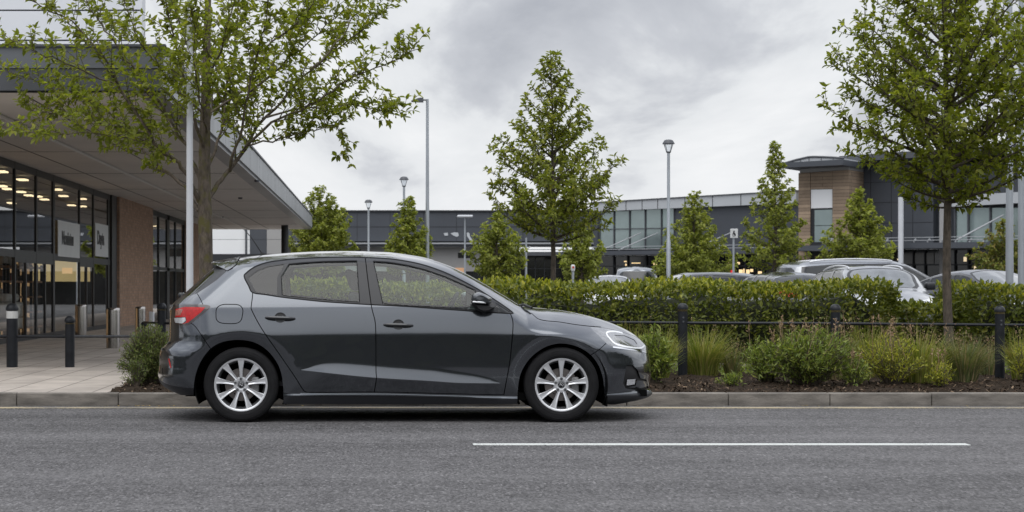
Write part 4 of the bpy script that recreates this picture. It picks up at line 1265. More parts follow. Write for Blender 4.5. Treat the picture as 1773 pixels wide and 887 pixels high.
p2 = MB(); p2.box((XG - .6, gy(319), ZP - .02), (XG + .10, gy(346.5), ZS - .002)); p2.build('brick_pier', MT['brick'], shop)
colm = MB(); colm.tube([(PX(493, 70), 70, ZP), (PX(493, 70), 70, ZS)], .135, 20); colm.build('column', MT['frame'], shop, smooth=40)
# signs on the glass
def sign(y0, y1, z0, z1, txt, ty, tz, size, sx):
    b = MB(); b.box((XG + .026, y0, z0), (XG + .040, y1, z1)); s = b.build('sign_board', MT['sign_white'], shop)
    cu = bpy.data.curves.new('lettering', 'FONT'); cu.body = txt; cu.size = size; cu.extrude = .004; cu.offset = 0.012
    cu.align_x = 'LEFT'; cu.materials.append(MT['letter'])
    o = bpy.data.objects.new('lettering', cu); COL.objects.link(o)
    o.parent = s
    o.location = (XG + .046 - shop.location.x, ty - shop.location.y, tz)
    o.rotation_euler = (R(90), 0, R(90)); o.scale = (sx, 1, 1)
    bpy.context.view_layer.update()
    me = bpy.data.meshes.new_from_object(o.evaluated_get(bpy.context.evaluated_depsgraph_get()))
    q = bpy.data.objects.new('lettering', me); COL.objects.link(q); q.parent = s; q.location = o.location; q.rotation_euler = o.rotation_euler; q.scale = o.scale
    bpy.data.objects.remove(o); q.name = 'lettering'
def zg(py, px): return PZ(py, gy(px))
sign(gy(97.5), gy(135), zg(444, 100), zg(381.5, 100), 'Nouiatau', gy(103.5), zg(422.5, 104), .40, 1.02)
sign(gy(162.5), gy(184.5), zg(443.5, 163), zg(386, 163), 'Dayta', gy(165.3), zg(422.5, 166), .46, 1.02)
# inside the shop
it = MB()
it.quad((-22, 26, ZP - .002), (XG - .1, 26, ZP - .002), (XG - .1, 74, ZP - .002), (-22, 74, ZP - .002)); it.build('shop_floor', MT['in_floor'], shop)
it = MB(); it.quad((-22, 26, 3.45), (XG - .1, 26, 3.45), (XG - .1, 74, 3.45), (-22, 74, 3.45)); it.build('shop_ceiling', MT['in_ceil'], shop)
it = MB(); it.box((-22.2, 26, ZP), (-22, 74, 3.45)); it.box((-22, 73.8, ZP), (XG - .2, 74, 3.45)); it.box((-22, 26, ZP), (XG - .1, 26.2, 3.45)); it.build('inner_wall', MT['in_wall'], shop)
for lx, ly in ((3, 298), (35, 299), (39, 312), (3, 323), (13, 328), (36, 333), (50, 339), (65, 341), (77, 346), (99, 329), (142, 345), (124, 356), (143, 358), (170, 355), (173, 371), (20, 352), (110, 340), (300, 397), (270, 392)):
    yy = (3.36 - HCAM) * FPX / (CY - ly); xx = PX(lx, yy)
    if yy > 72 or xx > XG - .3: continue
    b = MB(); b.box((xx - .09, yy - .20, 3.35), (xx + .09, yy + .20, 3.38)); b.build('ceiling_lamp', MT['warm'], shop)
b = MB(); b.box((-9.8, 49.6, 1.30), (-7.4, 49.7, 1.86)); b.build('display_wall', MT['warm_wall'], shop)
b = MB(); b.box((-12.5, 44.6, .9), (-8.3, 44.7, 1.7)); b.build('display_wall', mat('ochre wall', (.33, .24, .09), .8, var=.2, vscale=2), shop)
b = MB(); b.box((-12.5, 46.75, ZP), (-8.2, 47.0, 1.25)); b.build('partition', mat('dark partition', (.06, .045, .035), .7, var=.2, vscale=2), shop)
def shelf_unit(y0, y1, x0, label):
    t = thing('display_shelf', (x0, y0, ZP), label, 'shelf', 'timber display shelves inside the shop window')
    f = MB()
    for xx in (x0, x0 - .5):
        for yy in (y0, (y0 + y1) / 2, y1): f.box((xx - .03, yy - .03, ZP), (xx + .03, yy + .03, 1.62))
    f.build('frame', MT['black_metal'], t)
    for k, z in enumerate((.30, .62, .94, 1.26, 1.56)):
        b = MB(); b.box((x0 + .031, y0 - .05, z - .02), (x0 - .55, y1 + .05, z + .02)); b.build('shelf', MT['wood'], t)
    rg = random.Random(int(y0 * 10))
    for k, z in enumerate((.30, .62, .94, 1.26, 1.56)):
        yy = y0 + .1
        while yy < y1 - .2:
            w = rg.uniform(.12, .34); h = rg.uniform(.10, .25); d = rg.uniform(.1, .22)
            b = MB()
            if rg.random() < .5: b.rbox((x0 - .10, yy, z + .021), (x0 - .10 - d, yy + w, z + .021 + h), .03)
            else: b.lathe([(w * .35, 0), (w * .42, h * .5), (w * .25, h * .85), (w * .12, h)], c=(x0 - .25, yy + w / 2, z + .021), n=12)
            o = b.build('shop_goods', GOODS[rg.randrange(6)], None, smooth=40)
            tag(o, 'small item of stock standing on a timber shelf inside the shop window', 'goods', 'stock on the shelves inside the shop')
            yy += w + rg.uniform(.03, .2)
b = MB(); b.box((XG - 1.35, 31.0, ZP), (XG - 1.30, 43.5, 1.75)); b.build('glow_backdrop', emit('glowing shelf backing', (.62, .38, .18), .42), shop)  # glowing panel added behind the shelves to brighten them
shelf_unit(gy(28), gy(60), XG - .6, 'timber shelf unit full of stock behind the left window of the shop')
shelf_unit(gy(66), gy(90), XG - .6, 'timber shelf unit with dark stock behind the shop doors, second from the left')
shelf_unit(gy(95), gy(112), XG - .5, 'low timber shelf unit beside the lit display, nearest the brick pier')
tb = MB()
tb.rbox((XG - .25, gy(38), .55), (XG - .75, gy(66), .85), .08, seg=3); tb.rbox((XG - .3, gy(40), .86), (XG - .7, gy(60), 1.02), .06, seg=3); tb.rbox((XG - .3, gy(42), .32), (XG - .7, gy(70), .54), .07, seg=3)
tag(tb.build('linen_stack', mat('folded linen', (.55, .53, .50), .9, var=.15, vscale=6, bump=.4, bscale=14), None, smooth=50), 'pile of folded pale linen on display just inside the shop doors', 'linen')

# ================================================================ BOLLARDS AND RAILS
def bollard(px, pyt, pyb, wpx, kind, label, group, Y=None):
    if Y is None: Y = (HCAM - ZP) * FPX / (pyb - CY)
    x = PX(px, Y); zt = PZ(pyt, Y); r = wpx * Y / FPX / 2; zb = ZP - .03
    t = thing('bollard', (x, Y, ZP), label, 'bollard', group)
    c = (x, Y, 0)
    if kind == 'steel':
        b = MB(); b.lathe([(r, zb), (r, zt - .05), (r * .97, zt - .02), (r * .86, zt - .004), (r * .5, zt), (0, zt)], c=c, n=40); b.build('post', MT['steel'], t, smooth=40)
        return t
    b = MB(); b.lathe([(r, zb), (r, zt - r * 1.75), (0, zt - r * 1.75)], c=c, n=28); b.build('post', MT['black_metal'], t, smooth=40)
    cap = MB(); hr = r * 1.14
    cap.lathe([(r * .9, zt - r * 1.30), (hr, zt - r * 1.28), (hr, zt - r * 1.0), (hr * .97, zt - r * .80), (hr * .80, zt - r * .38), (hr * .45, zt - r * .08), (0, zt)], c=c, n=28)
    cap.build('cap', MT['black_metal'], t, smooth=35)
    ng = MB()
    if kind == 'band':
        cb = MB(); cb.lathe([(r * .97, zt - r * 2.75), (r * 1.03, zt - r * 2.7), (r * 1.03, zt - r * 1.45), (r * .95, zt - r * 1.4)], c=c, n=28); cb.build('reflective_band', MT['white_plastic'], t, smooth=40)
        ng.lathe([(r * .95, zt - r * 1.9), (r * .95, zt - r * 1.2)], c=c, n=28); ng.build('neck', MT['black_metal'], t, smooth=40)
    else:
        ng.lathe([(r * .86, zt - r * 1.9), (r * .86, zt - r * 1.2)], c=c, n=28, m=0)
        ng.lathe([(r * .86, zt - r * 1.70), (r * 1.05, zt - r * 1.67), (r * 1.05, zt - r * 1.60), (r * .86, zt - r * 1.57)], c=c, n=28, m=1)
        ng.lathe([(r * .86, zt - r * 1.48), (r * 1.05, zt - r * 1.45), (r * 1.05, zt - r * 1.38), (r * .86, zt - r * 1.35)], c=c, n=28, m=1 if kind == 'gold' else 0)
        ng.build('neck', [MT['black_metal'], MT['gold']], t, smooth=40)
    if kind == 'gold':
        bl = MB()
        for dz in (.16, .205):
            bl.lathe([(0, -r - .006), (.010, -r - .005), (.012, -r + .004)], c=(x, Y, zt - dz), axis='y', n=10)
        bl.build('bolt', MT['dark_grey'], t, smooth=40)
    return t
GP = 'black posts with domed caps along the planting bed'
PR = [(1182, 525, 20.4), (1446.5, 526.5, 20.2), (1731, 529.5, 19.9)]
for (px, pt, Y), lb in zip(PR, ('black domed post rising from tall grass in front of the car bonnet', 'black domed post half hidden behind shrubs, middle of the three along the bed', 'black domed post right of the slim tree trunk, nearest the right picture edge')):
    bollard(px, pt, 0, 16.5, 'gold', lb, GP, Y)
GL = 'black bollards on the left pavement'
bollard(21, 525, 636, 19.5, 'band', 'tall black bollard with white reflective band under its cap', GL)
bollard(121, 547, 636, 16.5, 'dome', 'shorter black bollard with ball-like domed cap on the pavement', GL)
bollard(280, 524.5, 0, 15, 'dome', 'black bollard standing just behind the rear of the parked hatchback', GL, 26.5)
bollard(249.5, 557, 0, 10, 'dome', 'thin low black bollard behind the bush, in front of a steel bollard', GL, 27.5)
GS = 'stainless steel bollards outside the shop'
bollard(196, 533, 603, 24, 'steel', 'stout stainless steel bollard standing clear in front of the brick pier', GS)
bollard(243, 531, 596, 18, 'steel', 'stainless steel bollard reflecting yellow-green, right of the brick pier', GS)
bollard(140, 527, 583, 20, 'steel', 'stainless steel bollard close against the shop window', GS)
bollard(174, 537, 567, 16, 'steel', 'farthest and smallest stainless steel bollard, by the shop door jamb', GS)
wb = MB(); wb.rbox((PX(258, 34), 34 - .05, ZP), (PX(267, 34), 34 + .05, PZ(540, 34)), .02)
tag(wb.build('marker_post', MT['pole_white'], None, smooth=40), 'short pale marker post beside the steel bollard near the car', 'post')
def rail(pts, r, label):
    b = MB(); b.tube(pts, r, 10)
    return tag(b.build('knee_rail', MT['black_metal'], None, smooth=50), label, 'rail', 'black rails between the posts')
a, b, c = [(PX(p[0], p[2]), p[2], 0) for p in PR]
zr = [PZ(559.5, 20.4), PZ(560.5, 20.2), PZ(563, 19.9)]
X0 = PX(860, 20.6)
rail([(X0, 20.6, PZ(557, 20.6)), (a[0], a[1], zr[0])], .017, 'slim black rail running from behind the car bonnet to the first post of the bed')
rail([(a[0] + .0, a[1], zr[0]), (b[0], b[1], zr[1])], .017, 'slim black rail between the first and second posts of the bed')
rail([(b[0], b[1], zr[1]), (c[0], c[1], zr[2])], .017, 'slim black rail passing the slim tree trunk between two posts')
rail([(c[0], c[1], zr[2]), (c[0] + 2.2, 19.75, zr[2] - .002)], .017, 'slim black rail leaving the picture at the right')
Yl = (HCAM - ZP) * FPX / (636 - CY)
rail([(PX(-80, Yl), Yl, PZ(582.5, Yl)), (PX(21, Yl), Yl, PZ(582.5, Yl))], .02, 'slim black rail running out of the picture at the left from the banded bollard')
rail([(PX(21, Yl), Yl, PZ(582.5, Yl)), (PX(121, Yl), Yl, PZ(583, Yl))], .02, 'slim black rail between the two black bollards on the left pavement')
rail([(PX(121, Yl), Yl, PZ(583, Yl)), (PX(249, 27.5), 27.5, PZ(583, 27.5))], .02, 'slim black rail from the short bollard to the bush behind the car')
rail([(PX(249, 27.5), 27.5, PZ(558.5, 27.5)), (PX(280, 26.5), 26.5, PZ(560, 26.5)), (PX(330, 26.2), 26.2, PZ(560, 26.2))], .018, 'short high black rail passing behind the car rear lamp')

# ================================================================ LAMP POSTS, POLES, SIGNS
def lantern_post(px, pyt, Y, wpx, label):
    x = PX(px, Y); zt = PZ(pyt, Y); k = Y / FPX; r = wpx * k / 2
    t = thing('street_lamp', (x, Y, ZP), label, 'street lamp', 'lantern street lamps in the car park')
    hw = 10.5 * k * (wpx / 6.0); s = hw
    zl = zt - 2.1 * s
    b = MB(); b.tube([(x, Y, ZP - .02), (x, Y, ZP + (zl - ZP) * .48), (x, Y, ZP + (zl - ZP) * .49), (x, Y, zl)], [r * 1.35, r * 1.25, r * .95, r * .85], 14); b.build('pole', MT['galv'], t, smooth=40)
    c = MB(); c.lathe([(s * .55, zt - s * .75), (s * 1.02, zt - s * .72), (s * 1.0, zt - s * .60), (s * .70, zt - s * .12), (s * .40, zt), (0, zt + s * .02)], c=(x, Y, 0), n=24); c.build('lamp_hood', MT['dark_grey'], t, smooth=30)
    f = MB()
    for q in range(4):
        a = math.pi / 4 + q * math.pi / 2; ca, sa = math.cos(a), math.sin(a)
        f.tube([(x + ca * s * .92, Y + sa * s * .92, zt - s * .74), (x + ca * s * .42, Y + sa * s * .42, zl + s * .1), (x, Y, zl)], s * .055, 6)
    f.lathe([(r, zl - s * .1), (s * .42, zl + s * .02), (s * .42, zl + s * .14), (0, zl + s * .14)], c=(x, Y, 0), n=16)
    f.build('lamp_frame', MT['dark_grey'], t, smooth=40)
    g_ = MB(); g_.lathe([(s * .38, zl + s * .16), (s * .78, zt - s * .76)], c=(x, Y, 0), n=4); g_.build('lamp_glass', MT['clear'], t)
    return t
lantern_post(1157.5, 242, 50, 6.0, 'large lantern street lamp on a tall grey post right of the central tree')
lantern_post(699.5, 306, 66, 4.6, 'lantern street lamp rising behind a small tree, left of the tall column')
lantern_post(638, 346, 82, 4.0, 'smaller lantern street lamp in front of the dark shed, nearest the canopy corner')
def column(px, pyt, Y, wpx, label, arm=None, top=None, m='galv', name='lamp_column', cat='street lamp', group=None):
    x = PX(px, Y); k = Y / FPX; zt = PZ(pyt, Y); r = wpx * k / 2
    t = thing(name, (x, Y, ZP), label, cat, group)
    b = MB(); b.tube([(x, Y, ZP - .02), (x, Y, zt * .35), (x, Y, zt)], [r * 1.12, r, r * .72], 16); b.build('pole', MT[m], t, smooth=40)
    if arm:
        L = arm * k
        h = MB()
        h.tube([(x, Y, zt - .03), (x - L * .35, Y, zt - .02)], r * .4, 8)
        V = [(x - L * .22, Y, zt + .02), (x - L, Y, zt - .05)]
        h.prism([(x - L * .25, zt - .10), (x - L * .25, zt + .05), (x - L * .55, zt + .03), (x - L * 1.0, zt - .055), (x - L * .96, zt - .085)], lambda a, b, d: (a, Y + d, b), -.13, .13)
        h.build('lamp_head', MT['dark_grey'], t, smooth=30)
    return t
column(740, 172, 60, 6.6, 'tall grey lamp column with a short arm and flat lamp head pointing left', arm=28)
lp = column(805, 374, 100, 3.6, 'thin grey lamp column with twin flat heads in front of the dark shed')
b = MB(); x = PX(805, 100); z = PZ(374, 100); b.rbox((x - .42, 99.7, z - .09), (x + .42, 100.3, z + .04), .05); b.build('lamp_head', MT['pole_white'], lp)
column(911, 412, 62, 4.2, 'thin pale post standing left of the central tree trunk', name='thin_post', cat='post', m='galv')
column(328.5, -260, 20.3, 12, 'pale grey pole rising beside the left tree trunk, behind the car', name='flag_pole', cat='pole', m='pole_white')
column(1748, -60, 31, 12.5, 'stout blue-grey steel pole rising behind the right tree', name='steel_pole', cat='pole')
column(1768, -220, 33, 10, 'tall blue-grey pole at the very right edge of the picture', name='steel_pole', cat='pole')
t = column(1270, 398, 56, 4.4, 'white square parking sign with a dark symbol on a thin post', name='parking_sign', cat='sign')
x = PX(1270, 56); z0, z1 = PZ(412.5, 56), PZ(396.5, 56); hw = 6.6 * 56 / FPX
b = MB(); b.rbox((x - hw, 55.90, z0), (x + hw, 55.93, z1), .012); b.build('sign_plate', MT['white_plastic'], t)
zc_ = (z0 + z1) / 2
b = MB()                                                            # dark symbol: round head over a curved body
b.lathe([(0, -.004), (.022, -.004), (.022, .004)], c=(x - .004, 55.893, zc_ + .065), axis='y', n=14)
b.prism([(x - .03, zc_ + .04), (x + .012, zc_ + .04), (x + .02, zc_ - .005), (x + .05, zc_ - .06), (x + .03, zc_ - .075), (x - .005, zc_ - .03), (x - .03, zc_ - .03)], lambda a, b_, d: (a, 55.893 + d, b_), -.004, .004)
b.lathe([(.040, -.004), (.052, -.004), (.052, .004), (.040, .004)], c=(x - .005, 55.893, zc_ - .035), axis='y', n=20)
b.build('sign_symbol', MT['letter'], t)
t = thing('parking_meter', (PX(992, 40), 40, ZP), 'small pale ticket post with a red mark, in front of the small central tree', 'ticket post')
x = PX(992, 40)
b = MB(); b.tube([(x, 40, ZP), (x, 40, PZ(468, 40))], .028, 12); b.build('pole', MT['galv'], t, smooth=40)
b = MB(); b.rbox((x - .045, 39.95, PZ(470, 40)), (x + .045, 40.05, PZ(458.5, 40)), .03); b.build('meter_head', MT['white_plastic'], t, smooth=40)
b = MB(); b.lathe([(0, -.004), (.024, -.004), (.024, .004)], c=(x, 39.945, PZ(463, 40)), axis='y', n=14); b.build('red_mark', mat('red mark', (.5, .04, .03), .5), t)
# ================================================================ FAR SIDE OF THE CAR PARK: RETAIL BUILDINGS
MT['dark_clad'] = mat('dark grey cladding', (0.060, 0.067, 0.080), 0.55, var=0.10, vscale=0.5)
MT['dark_clad_lite'] = mat('dark cladding, smooth', (0.066, 0.073, 0.086), 0.5, var=0.06, vscale=0.3)
MT['pale_wall'] = mat('pale grey wall', (0.36, 0.355, 0.35), 0.7, var=0.05, vscale=0.5)
MT['parapet'] = mat('silver grey parapet', (0.47, 0.49, 0.51), 0.5, var=0.04, vscale=0.4)
MT['white_wall'] = mat('white wall panel', (0.86, 0.87, 0.88), 0.6, var=0.03, vscale=0.4)
MT['steel_white'] = mat('pale steelwork', (0.36, 0.375, 0.39), 0.5)
MT['far_glass'] = mat('tinted curtain glass', (0.25, 0.31, 0.305), 0.08, metal=0.4, spec=0.8, var=0.15, vscale=0.4)
MT['dark_shop'] = mat('dark shopfront glass', (0.014, 0.015, 0.016), 0.10, spec=0.6, var=0.4, vscale=0.5)
MT['timber'] = grid_mat('weathered timber boards', (0.315, 0.235, 0.165), (0.11, 0.08, 0.055), 'xz', 2.6, 0.17, 0.010, 0.22, 0.5, 0.8, 1.3, 0.3)
MT['shop_lit'] = emit('lit shop interior', (1.0, 0.72, 0.38), 0.9)
MT['shop_red'] = emit('red shop light', (0.9, 0.06, 0.06), 0.7)
MT['joint'] = mat('cladding joint', (0.020, 0.022, 0.026), 0.6)

class Facade:
    """straight front from column pa (depth Ya) to column pb (depth Yb)"""
    def __init__(s, pa, Ya, pb, Yb):
        s.a = np.array([PX(pa, Ya), Ya]); s.b = np.array([PX(pb, Yb), Yb]); s.d = (s.b - s.a); s.L = np.linalg.norm(s.d); s.d = s.d / s.L
        s.n = np.array([s.d[1], -s.d[0]])
        if s.n[1] > 0: s.n = -s.n
    def u(s, px):
        k = (px - CX) / FPX
        return (k * s.a[1] - s.a[0]) / (s.d[0] - k * s.d[1])
    def Y(s, px): return s.a[1] + s.d[1] * s.u(px)
    def z(s, py, px): return PZ(py, s.Y(px))
    def pt(s, u, o, z):
        q = s.a + s.d * u + s.n * o
        return (q[0], q[1], z)
    def box(s, mb, u0, u1, z0, z1, o0, o1, zz0=None, zz1=None, m=0):
        """z0,z1 at u0; zz0,zz1 at u1"""
        zz0 = z0 if zz0 is None else zz0; zz1 = z1 if zz1 is None else zz1
        V = [s.pt(u0, o0, z0), s.pt(u1, o0, zz0), s.pt(u1, o1, zz0), s.pt(u0, o1, z0), s.pt(u0, o0, z1), s.pt(u1, o0, zz1), s.pt(u1, o1, zz1), s.pt(u0, o1, z1)]
        mb.add(V, [(0,3,2,1),(4,5,6,7),(0,1,5,4),(1,2,6,5),(2,3,7,6),(3,0,4,7)], m)
    def part(s, name, m, parent, pa, pb, pyt, pyb, o0, o1, pyt2=None, pyb2=None):
        mb = MB()
        s.box(mb, s.u(pa), s.u(pb), s.z(pyb, pa), s.z(pyt, pa), o0, o1, s.z(pyb2 if pyb2 is not None else pyb, pb), s.z(pyt2 if pyt2 is not None else pyt, pb))
        return mb.build(name, m, parent)

# ---- dark shed
F1 = Facade(470, 112, 1045, 112)
shed = thing('dark_shed', F1.pt(0, 0, ZP), 'long low shed clad in dark grey panels above a pale ground floor', 'retail shed')
F1.part('upper_cladding', MT['dark_clad'], shed, 470, 1045, 365.5, 418, 0, -14)
F1.part('roof_edge', MT['joint'], shed, 468, 1046, 364.3, 366.8, .12, -.2)
jb = MB()
for py in (393,): F1.box(jb, F1.u(470), F1.u(1045), F1.z(py + .4, 600), F1.z(py - .4, 600), .0, .015)
for px in (505, 562, 618, 675, 733, 790, 848, 905, 962, 1018): F1.box(jb, F1.u(px), F1.u(px + .8), F1.z(417, px), F1.z(368, px), -.01, .012)
jb.build('cladding_joint', MT['joint'], shed)
F1.part('ledge', MT['steel_white'], shed, 470, 1036, 420.8, 423.5, .9, -.1)
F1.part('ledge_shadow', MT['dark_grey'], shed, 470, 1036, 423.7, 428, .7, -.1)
F1.part('ground_floor_wall', MT['pale_wall'], shed, 470, 880, 428.1, 470, .0, -10)
F1.part('hidden_dark_band', MT['dark_shop'], shed, 470, 879.5, 470.2, 527, .02, -9.9)  # unseen dark band added to darken the shed's reflection in the shop glass
for a, b, t, bo in ((793, 820, 438, 447), (700, 728, 430, 437)): F1.part('window', MT['dark_shop'], shed, a, b, t, bo, .04, -.1)
F1.part('window', MT['dark_shop'], shed, 600, 625, 432, 444, .04, -.1)
F1.part('shopfront', MT['dark_shop'], shed, 880, 1036, 444, 527, .0, -10)
F1.part('shop_window', emit('far shop glow', (.8, .45, .25), .10), shed, 788, 806, 464, 474, .05, -.1)
F1.part('canopy', MT['dark_grey'], shed, 868, 1037, 437.5, 444, 2.2, -.1)
sw = MB()
F1.box(sw, F1.u(868), F1.u(1037), F1.z(434.4, 900), F1.z(433, 900), 2.2, 2.12)
for px in (905, 962, 1015): sw.tube([F1.pt(F1.u(px), 2.1, F1.z(436, px)), F1.pt(F1.u(px + 17), .1, F1.z(423, px))], .035, 6)
sw.build('canopy_stay', MT['steel_white'], shed)
mm = MB()
for px in (893, 908, 926, 942, 1000, 1016): F1.box(mm, F1.u(px), F1.u(px + 1.4), F1.z(527, px), F1.z(445, px), .0, .05)
F1.box(mm, F1.u(881), F1.u(1036), F1.z(466, 900), F1.z(464.8, 900), .002, .04)
mm.build('mullion', MT['dark_grey'], shed)
# pale bird-like emblem and small marks on the cladding
def blob(pts):
    em = MB(); em.prism([(a, b) for a, b in pts], lambda a, b, d: F1.pt(F1.u(a), d, F1.z(b, a)), .03, .005); em.build('wall_emblem', MT['parapet'], shed)
blob([(808, 403.5), (811, 402.5), (813.2, 405), (813.5, 409), (816.5, 414), (819.5, 413.5), (820, 417.5), (816, 420.5), (812, 414), (808.5, 409)])
blob([(780, 404.5), (786, 402.5), (793, 403), (794.5, 408), (791, 410.5), (785, 408)])
blob([(768, 404), (775, 403), (776, 408), (770, 408.5)])

# ---- white panelled building seen under the canopy
F0 = Facade(330, 100, 489, 100)
wbld = thing('white_building', F0.pt(0, 0, ZP), 'white panelled building with one dark bay, seen under the shop canopy behind the car', 'building')
for a, b, m in ((330, 424.5, 'white_wall'), (428, 432.5, 'white_wall'), (433, 461.5, 'dark_clad_lite'), (462, 487.5, 'pale_wall')):
    F0.part('wall_panel', MT[m], wbld, a, b, 384, 414.6, 0, -8); F0.part('wall_panel', MT[m], wbld, a, b, 415.2, 440, 0, -8)
F0.part('frame', MT['dark_clad_lite'], wbld, 329, 488, 385, 445, -.03, -7.9)
F0.part('base_band', MT['joint'], wbld, 329, 488, 440.2, 527, .10, -8)
F0.part('mullion', MT['dark_clad_lite'], wbld, 424.8, 427.6, 384, 440, .1, 0)

# ---- glazed block
F2 = Facade(1036, 108, 1385, 96)
gb = thing('glazed_block', F2.pt(0, 0, ZP), 'retail block with green-tinted curtain glazing under a sloping silver parapet', 'retail block')
F2.part('parapet', MT['parapet'], gb, 1030, 1384, 352, 366.8, .25, -9, 331, 352)
F2.part('parapet_edge', MT['dark_grey'], gb, 1029, 1385, 350.5, 352.1, .32, -9, 329.6, 331.1)
pj = MB()
for px in (1060, 1089, 1117, 1144, 1191, 1239, 1288, 1335):
    t = (px - 1030) / 354.0
    F2.box(pj, F2.u(px), F2.u(px + .7), F2.z(366.5 - 14.6 * t, px), F2.z(352.2 - 20.9 * t, px), .24, .27)
pj.build('parapet_joint', MT['joint'], gb)
F2.part('dark_wall', MT['dark_clad'], gb, 1168, 1384, 361, 440, -.02, -8.8, 352.1, 436)
F2.part('side_wall', MT['dark_clad'], gb, 1030, 1037, 367.5, 440, .1, -8.8)
F2.part('wall_core', MT['dark_clad'], gb, 1037.5, 1167.5, 367, 440, -.6, -8.8)
for i, (a, b) in enumerate(((1038, 1062), (1064, 1089), (1091, 1116), (1118, 1144), (1146, 1167))):
    for t, bo in ((367.6 - .062 * (a - 1037), 396.5 - .02 * (a - 1037)), (398.0 - .02 * (a - 1037), 430)):
        F2.part('window', MT['far_glass'], gb, a, b, t, bo, -.04, -.08)
fm = MB()
for px in (1037, 1062.4, 1089.4, 1116.4, 1144.4, 1166.6): F2.box(fm, F2.u(px), F2.u(px + 1.3), F2.z(431, px), F2.z(366 - .06 * (px - 1037), px), -.14, .03)
F2.box(fm, F2.u(1037), F2.u(1167), F2.z(398, 1037), F2.z(396.7, 1037), -.1, .02, F2.z(395.6, 1167), F2.z(394.4, 1167))
fm.build('window_frame', MT['dark_grey'], gb)
F2.part('canopy', MT['dark_clad_lite'], gb, 1030, 1384, 436.5, 443.5, 2.6, -.1, 432.5, 440)
st = MB()
F2.box(st, F2.u(1030), F2.u(1384), F2.z(434.6, 1030), F2.z(433.4, 1030), 2.6, 2.52, F2.z(430.5, 1384), F2.z(429.3, 1384))
F2.box(st, F2.u(1030), F2.u(1384), F2.z(429.8, 1030), F2.z(428.8, 1030), 2.0, 1.92, F2.z(424.8, 1384), F2.z(423.8, 1384))
for px in (1095, 1124, 1250): st.tube([F2.pt(F2.u(px), 2.4, F2.z(434, px)), F2.pt(F2.u(px + 17), .1, F2.z(404, px))], .032, 6)
st.build('canopy_stay', MT['steel_white'], gb)
F2.part('shopfront', MT['dark_shop'], gb, 1031, 1384, 443.6, 527, -.05, -8, 440.1)
mm = MB()
for px in (1062, 1086, 1118, 1150, 1180, 1210, 1240, 1263, 1290, 1322, 1350): F2.box(mm, F2.u(px), F2.u(px + 1.5), F2.z(527, px), F2.z(442, px), -.04, .04)
F2.box(mm, F2.u(1031), F2.u(1384), F2.z(462, 1031), F2.z(460.6, 1031), -.045, .03, F2.z(461, 1384), F2.z(459.6, 1384))
mm.build('mullion', MT['dark_grey'], gb)
rs = random.Random(4)
for (a, b, t, bo, m) in [(1080, 1087, 452, 454, 'shop_lit'), (1082, 1085, 457, 461, 'shop_lit'), (1093, 1108, 455, 456.5, 'shop_lit'), (1131, 1137, 455, 459, 'shop_lit'),
        (1262, 1265, 468, 473, 'shop_red'), (1266, 1271, 466, 473, 'shop_red'), (1279, 1285, 467, 474, 'shop_lit'), (1286.5, 1290, 465.5, 473.5, 'shop_lit'), (1291.5, 1297, 467, 474, 'shop_lit'), (1298.5, 1303, 466, 471, 'shop_lit'), (1276, 1280, 454, 458, 'shop_lit'), (1258, 1262, 452, 456, 'shop_lit'), (1312, 1318, 470, 476, 'shop_lit')]:
    F2.part('shop_light', MT[m], gb, a, b, t, bo, -.02, -.045)

# ---- timber clad tower and the dark wing right of it
F3 = Facade(1382, 92, 1474, 90.5)
tw = thing('timber_tower', F3.pt(0, 0, ZP), 'square corner tower of weathered timber boards with white panel window and overhanging grey roof', 'tower')
F3.part('wall', MT['timber'], tw, 1382.5, 1402.5, 300, 527, 0, -7, 299)
F3.part('wall', MT['timber'], tw, 1441.5, 1470, 296.5, 527, 0, -7, 294.5)
F3.part('wall', MT['timber'], tw, 1403, 1441, 299, 327.5, -.03, -7, 296.6, 327)
F3.part('wall_top', MT['pale_wall'], tw, 1384, 1470, 293, 299.6, -.06, -6.9, 288, 294)
F3.part('window_panel', MT['white_wall'], tw, 1403.4, 1440.4, 328.5, 361, -.06, -.2, 327.8, 360)
F3.part('window_frame', MT['joint'], tw, 1402.4, 1441.6, 327.4, 527, -.10, -6.8, 326.8, 527)
F3.part('window', MT['far_glass'], tw, 1409.5, 1440.4, 364, 390.5, -.07, -.2, 363, 390)
F3.part('window', MT['far_glass'], tw, 1409.5, 1440.4, 391.5, 419.5, -.07, -.2, 391, 419)
F3.part('door_lintel', MT['dark_clad_lite'], tw, 1392, 1474, 427, 436, 2.5, -.05)
F3.part('entrance', mat('warm entrance', (.14, .09, .06), .6, var=.3, vscale=1), tw, 1409.5, 1440.4, 443, 452, -.06, -.2)
rf = MB()
F3.box(rf, F3.u(1366), F3.u(1476), F3.z(293.5, 1366), F3.z(285, 1366), 1.4, -8.2, F3.z(288.5, 1476), F3.z(279, 1476))
rf.build('roof', MT['dark_clad_lite'], tw)
dm = MB()                                                           # low barrel of the roof light
pts = [(1371, 285.0), (1392, 279.0), (1412, 274.4), (1420, 273.8), (1440, 274.2), (1458, 275.2), (1474, 276.5), (1474, 279.4)]
dm.prism(pts, lambda a, b, d: F3.pt(F3.u(a), d, F3.z(b, a)), 1.0, -7.5)
dm.build('roof_light', MT['parapet'], tw)
rb_ = MB()
for px in (1385, 1398, 1413, 1434, 1455):
    q = np.interp(px, [p[0] for p in pts[:-1]], [p[1] for p in pts[:-1]])
    F3.box(rb_, F3.u(px), F3.u(px + .8), F3.z(284, px), F3.z(q - .3, px), 1.03, .9)
rb_.tube([F3.pt(F3.u(a), 1.02, F3.z(b - .3, a)) for a, b in pts[:-1]], .05, 6)
rb_.build('roof_light_rib', MT['dark_grey'], tw)

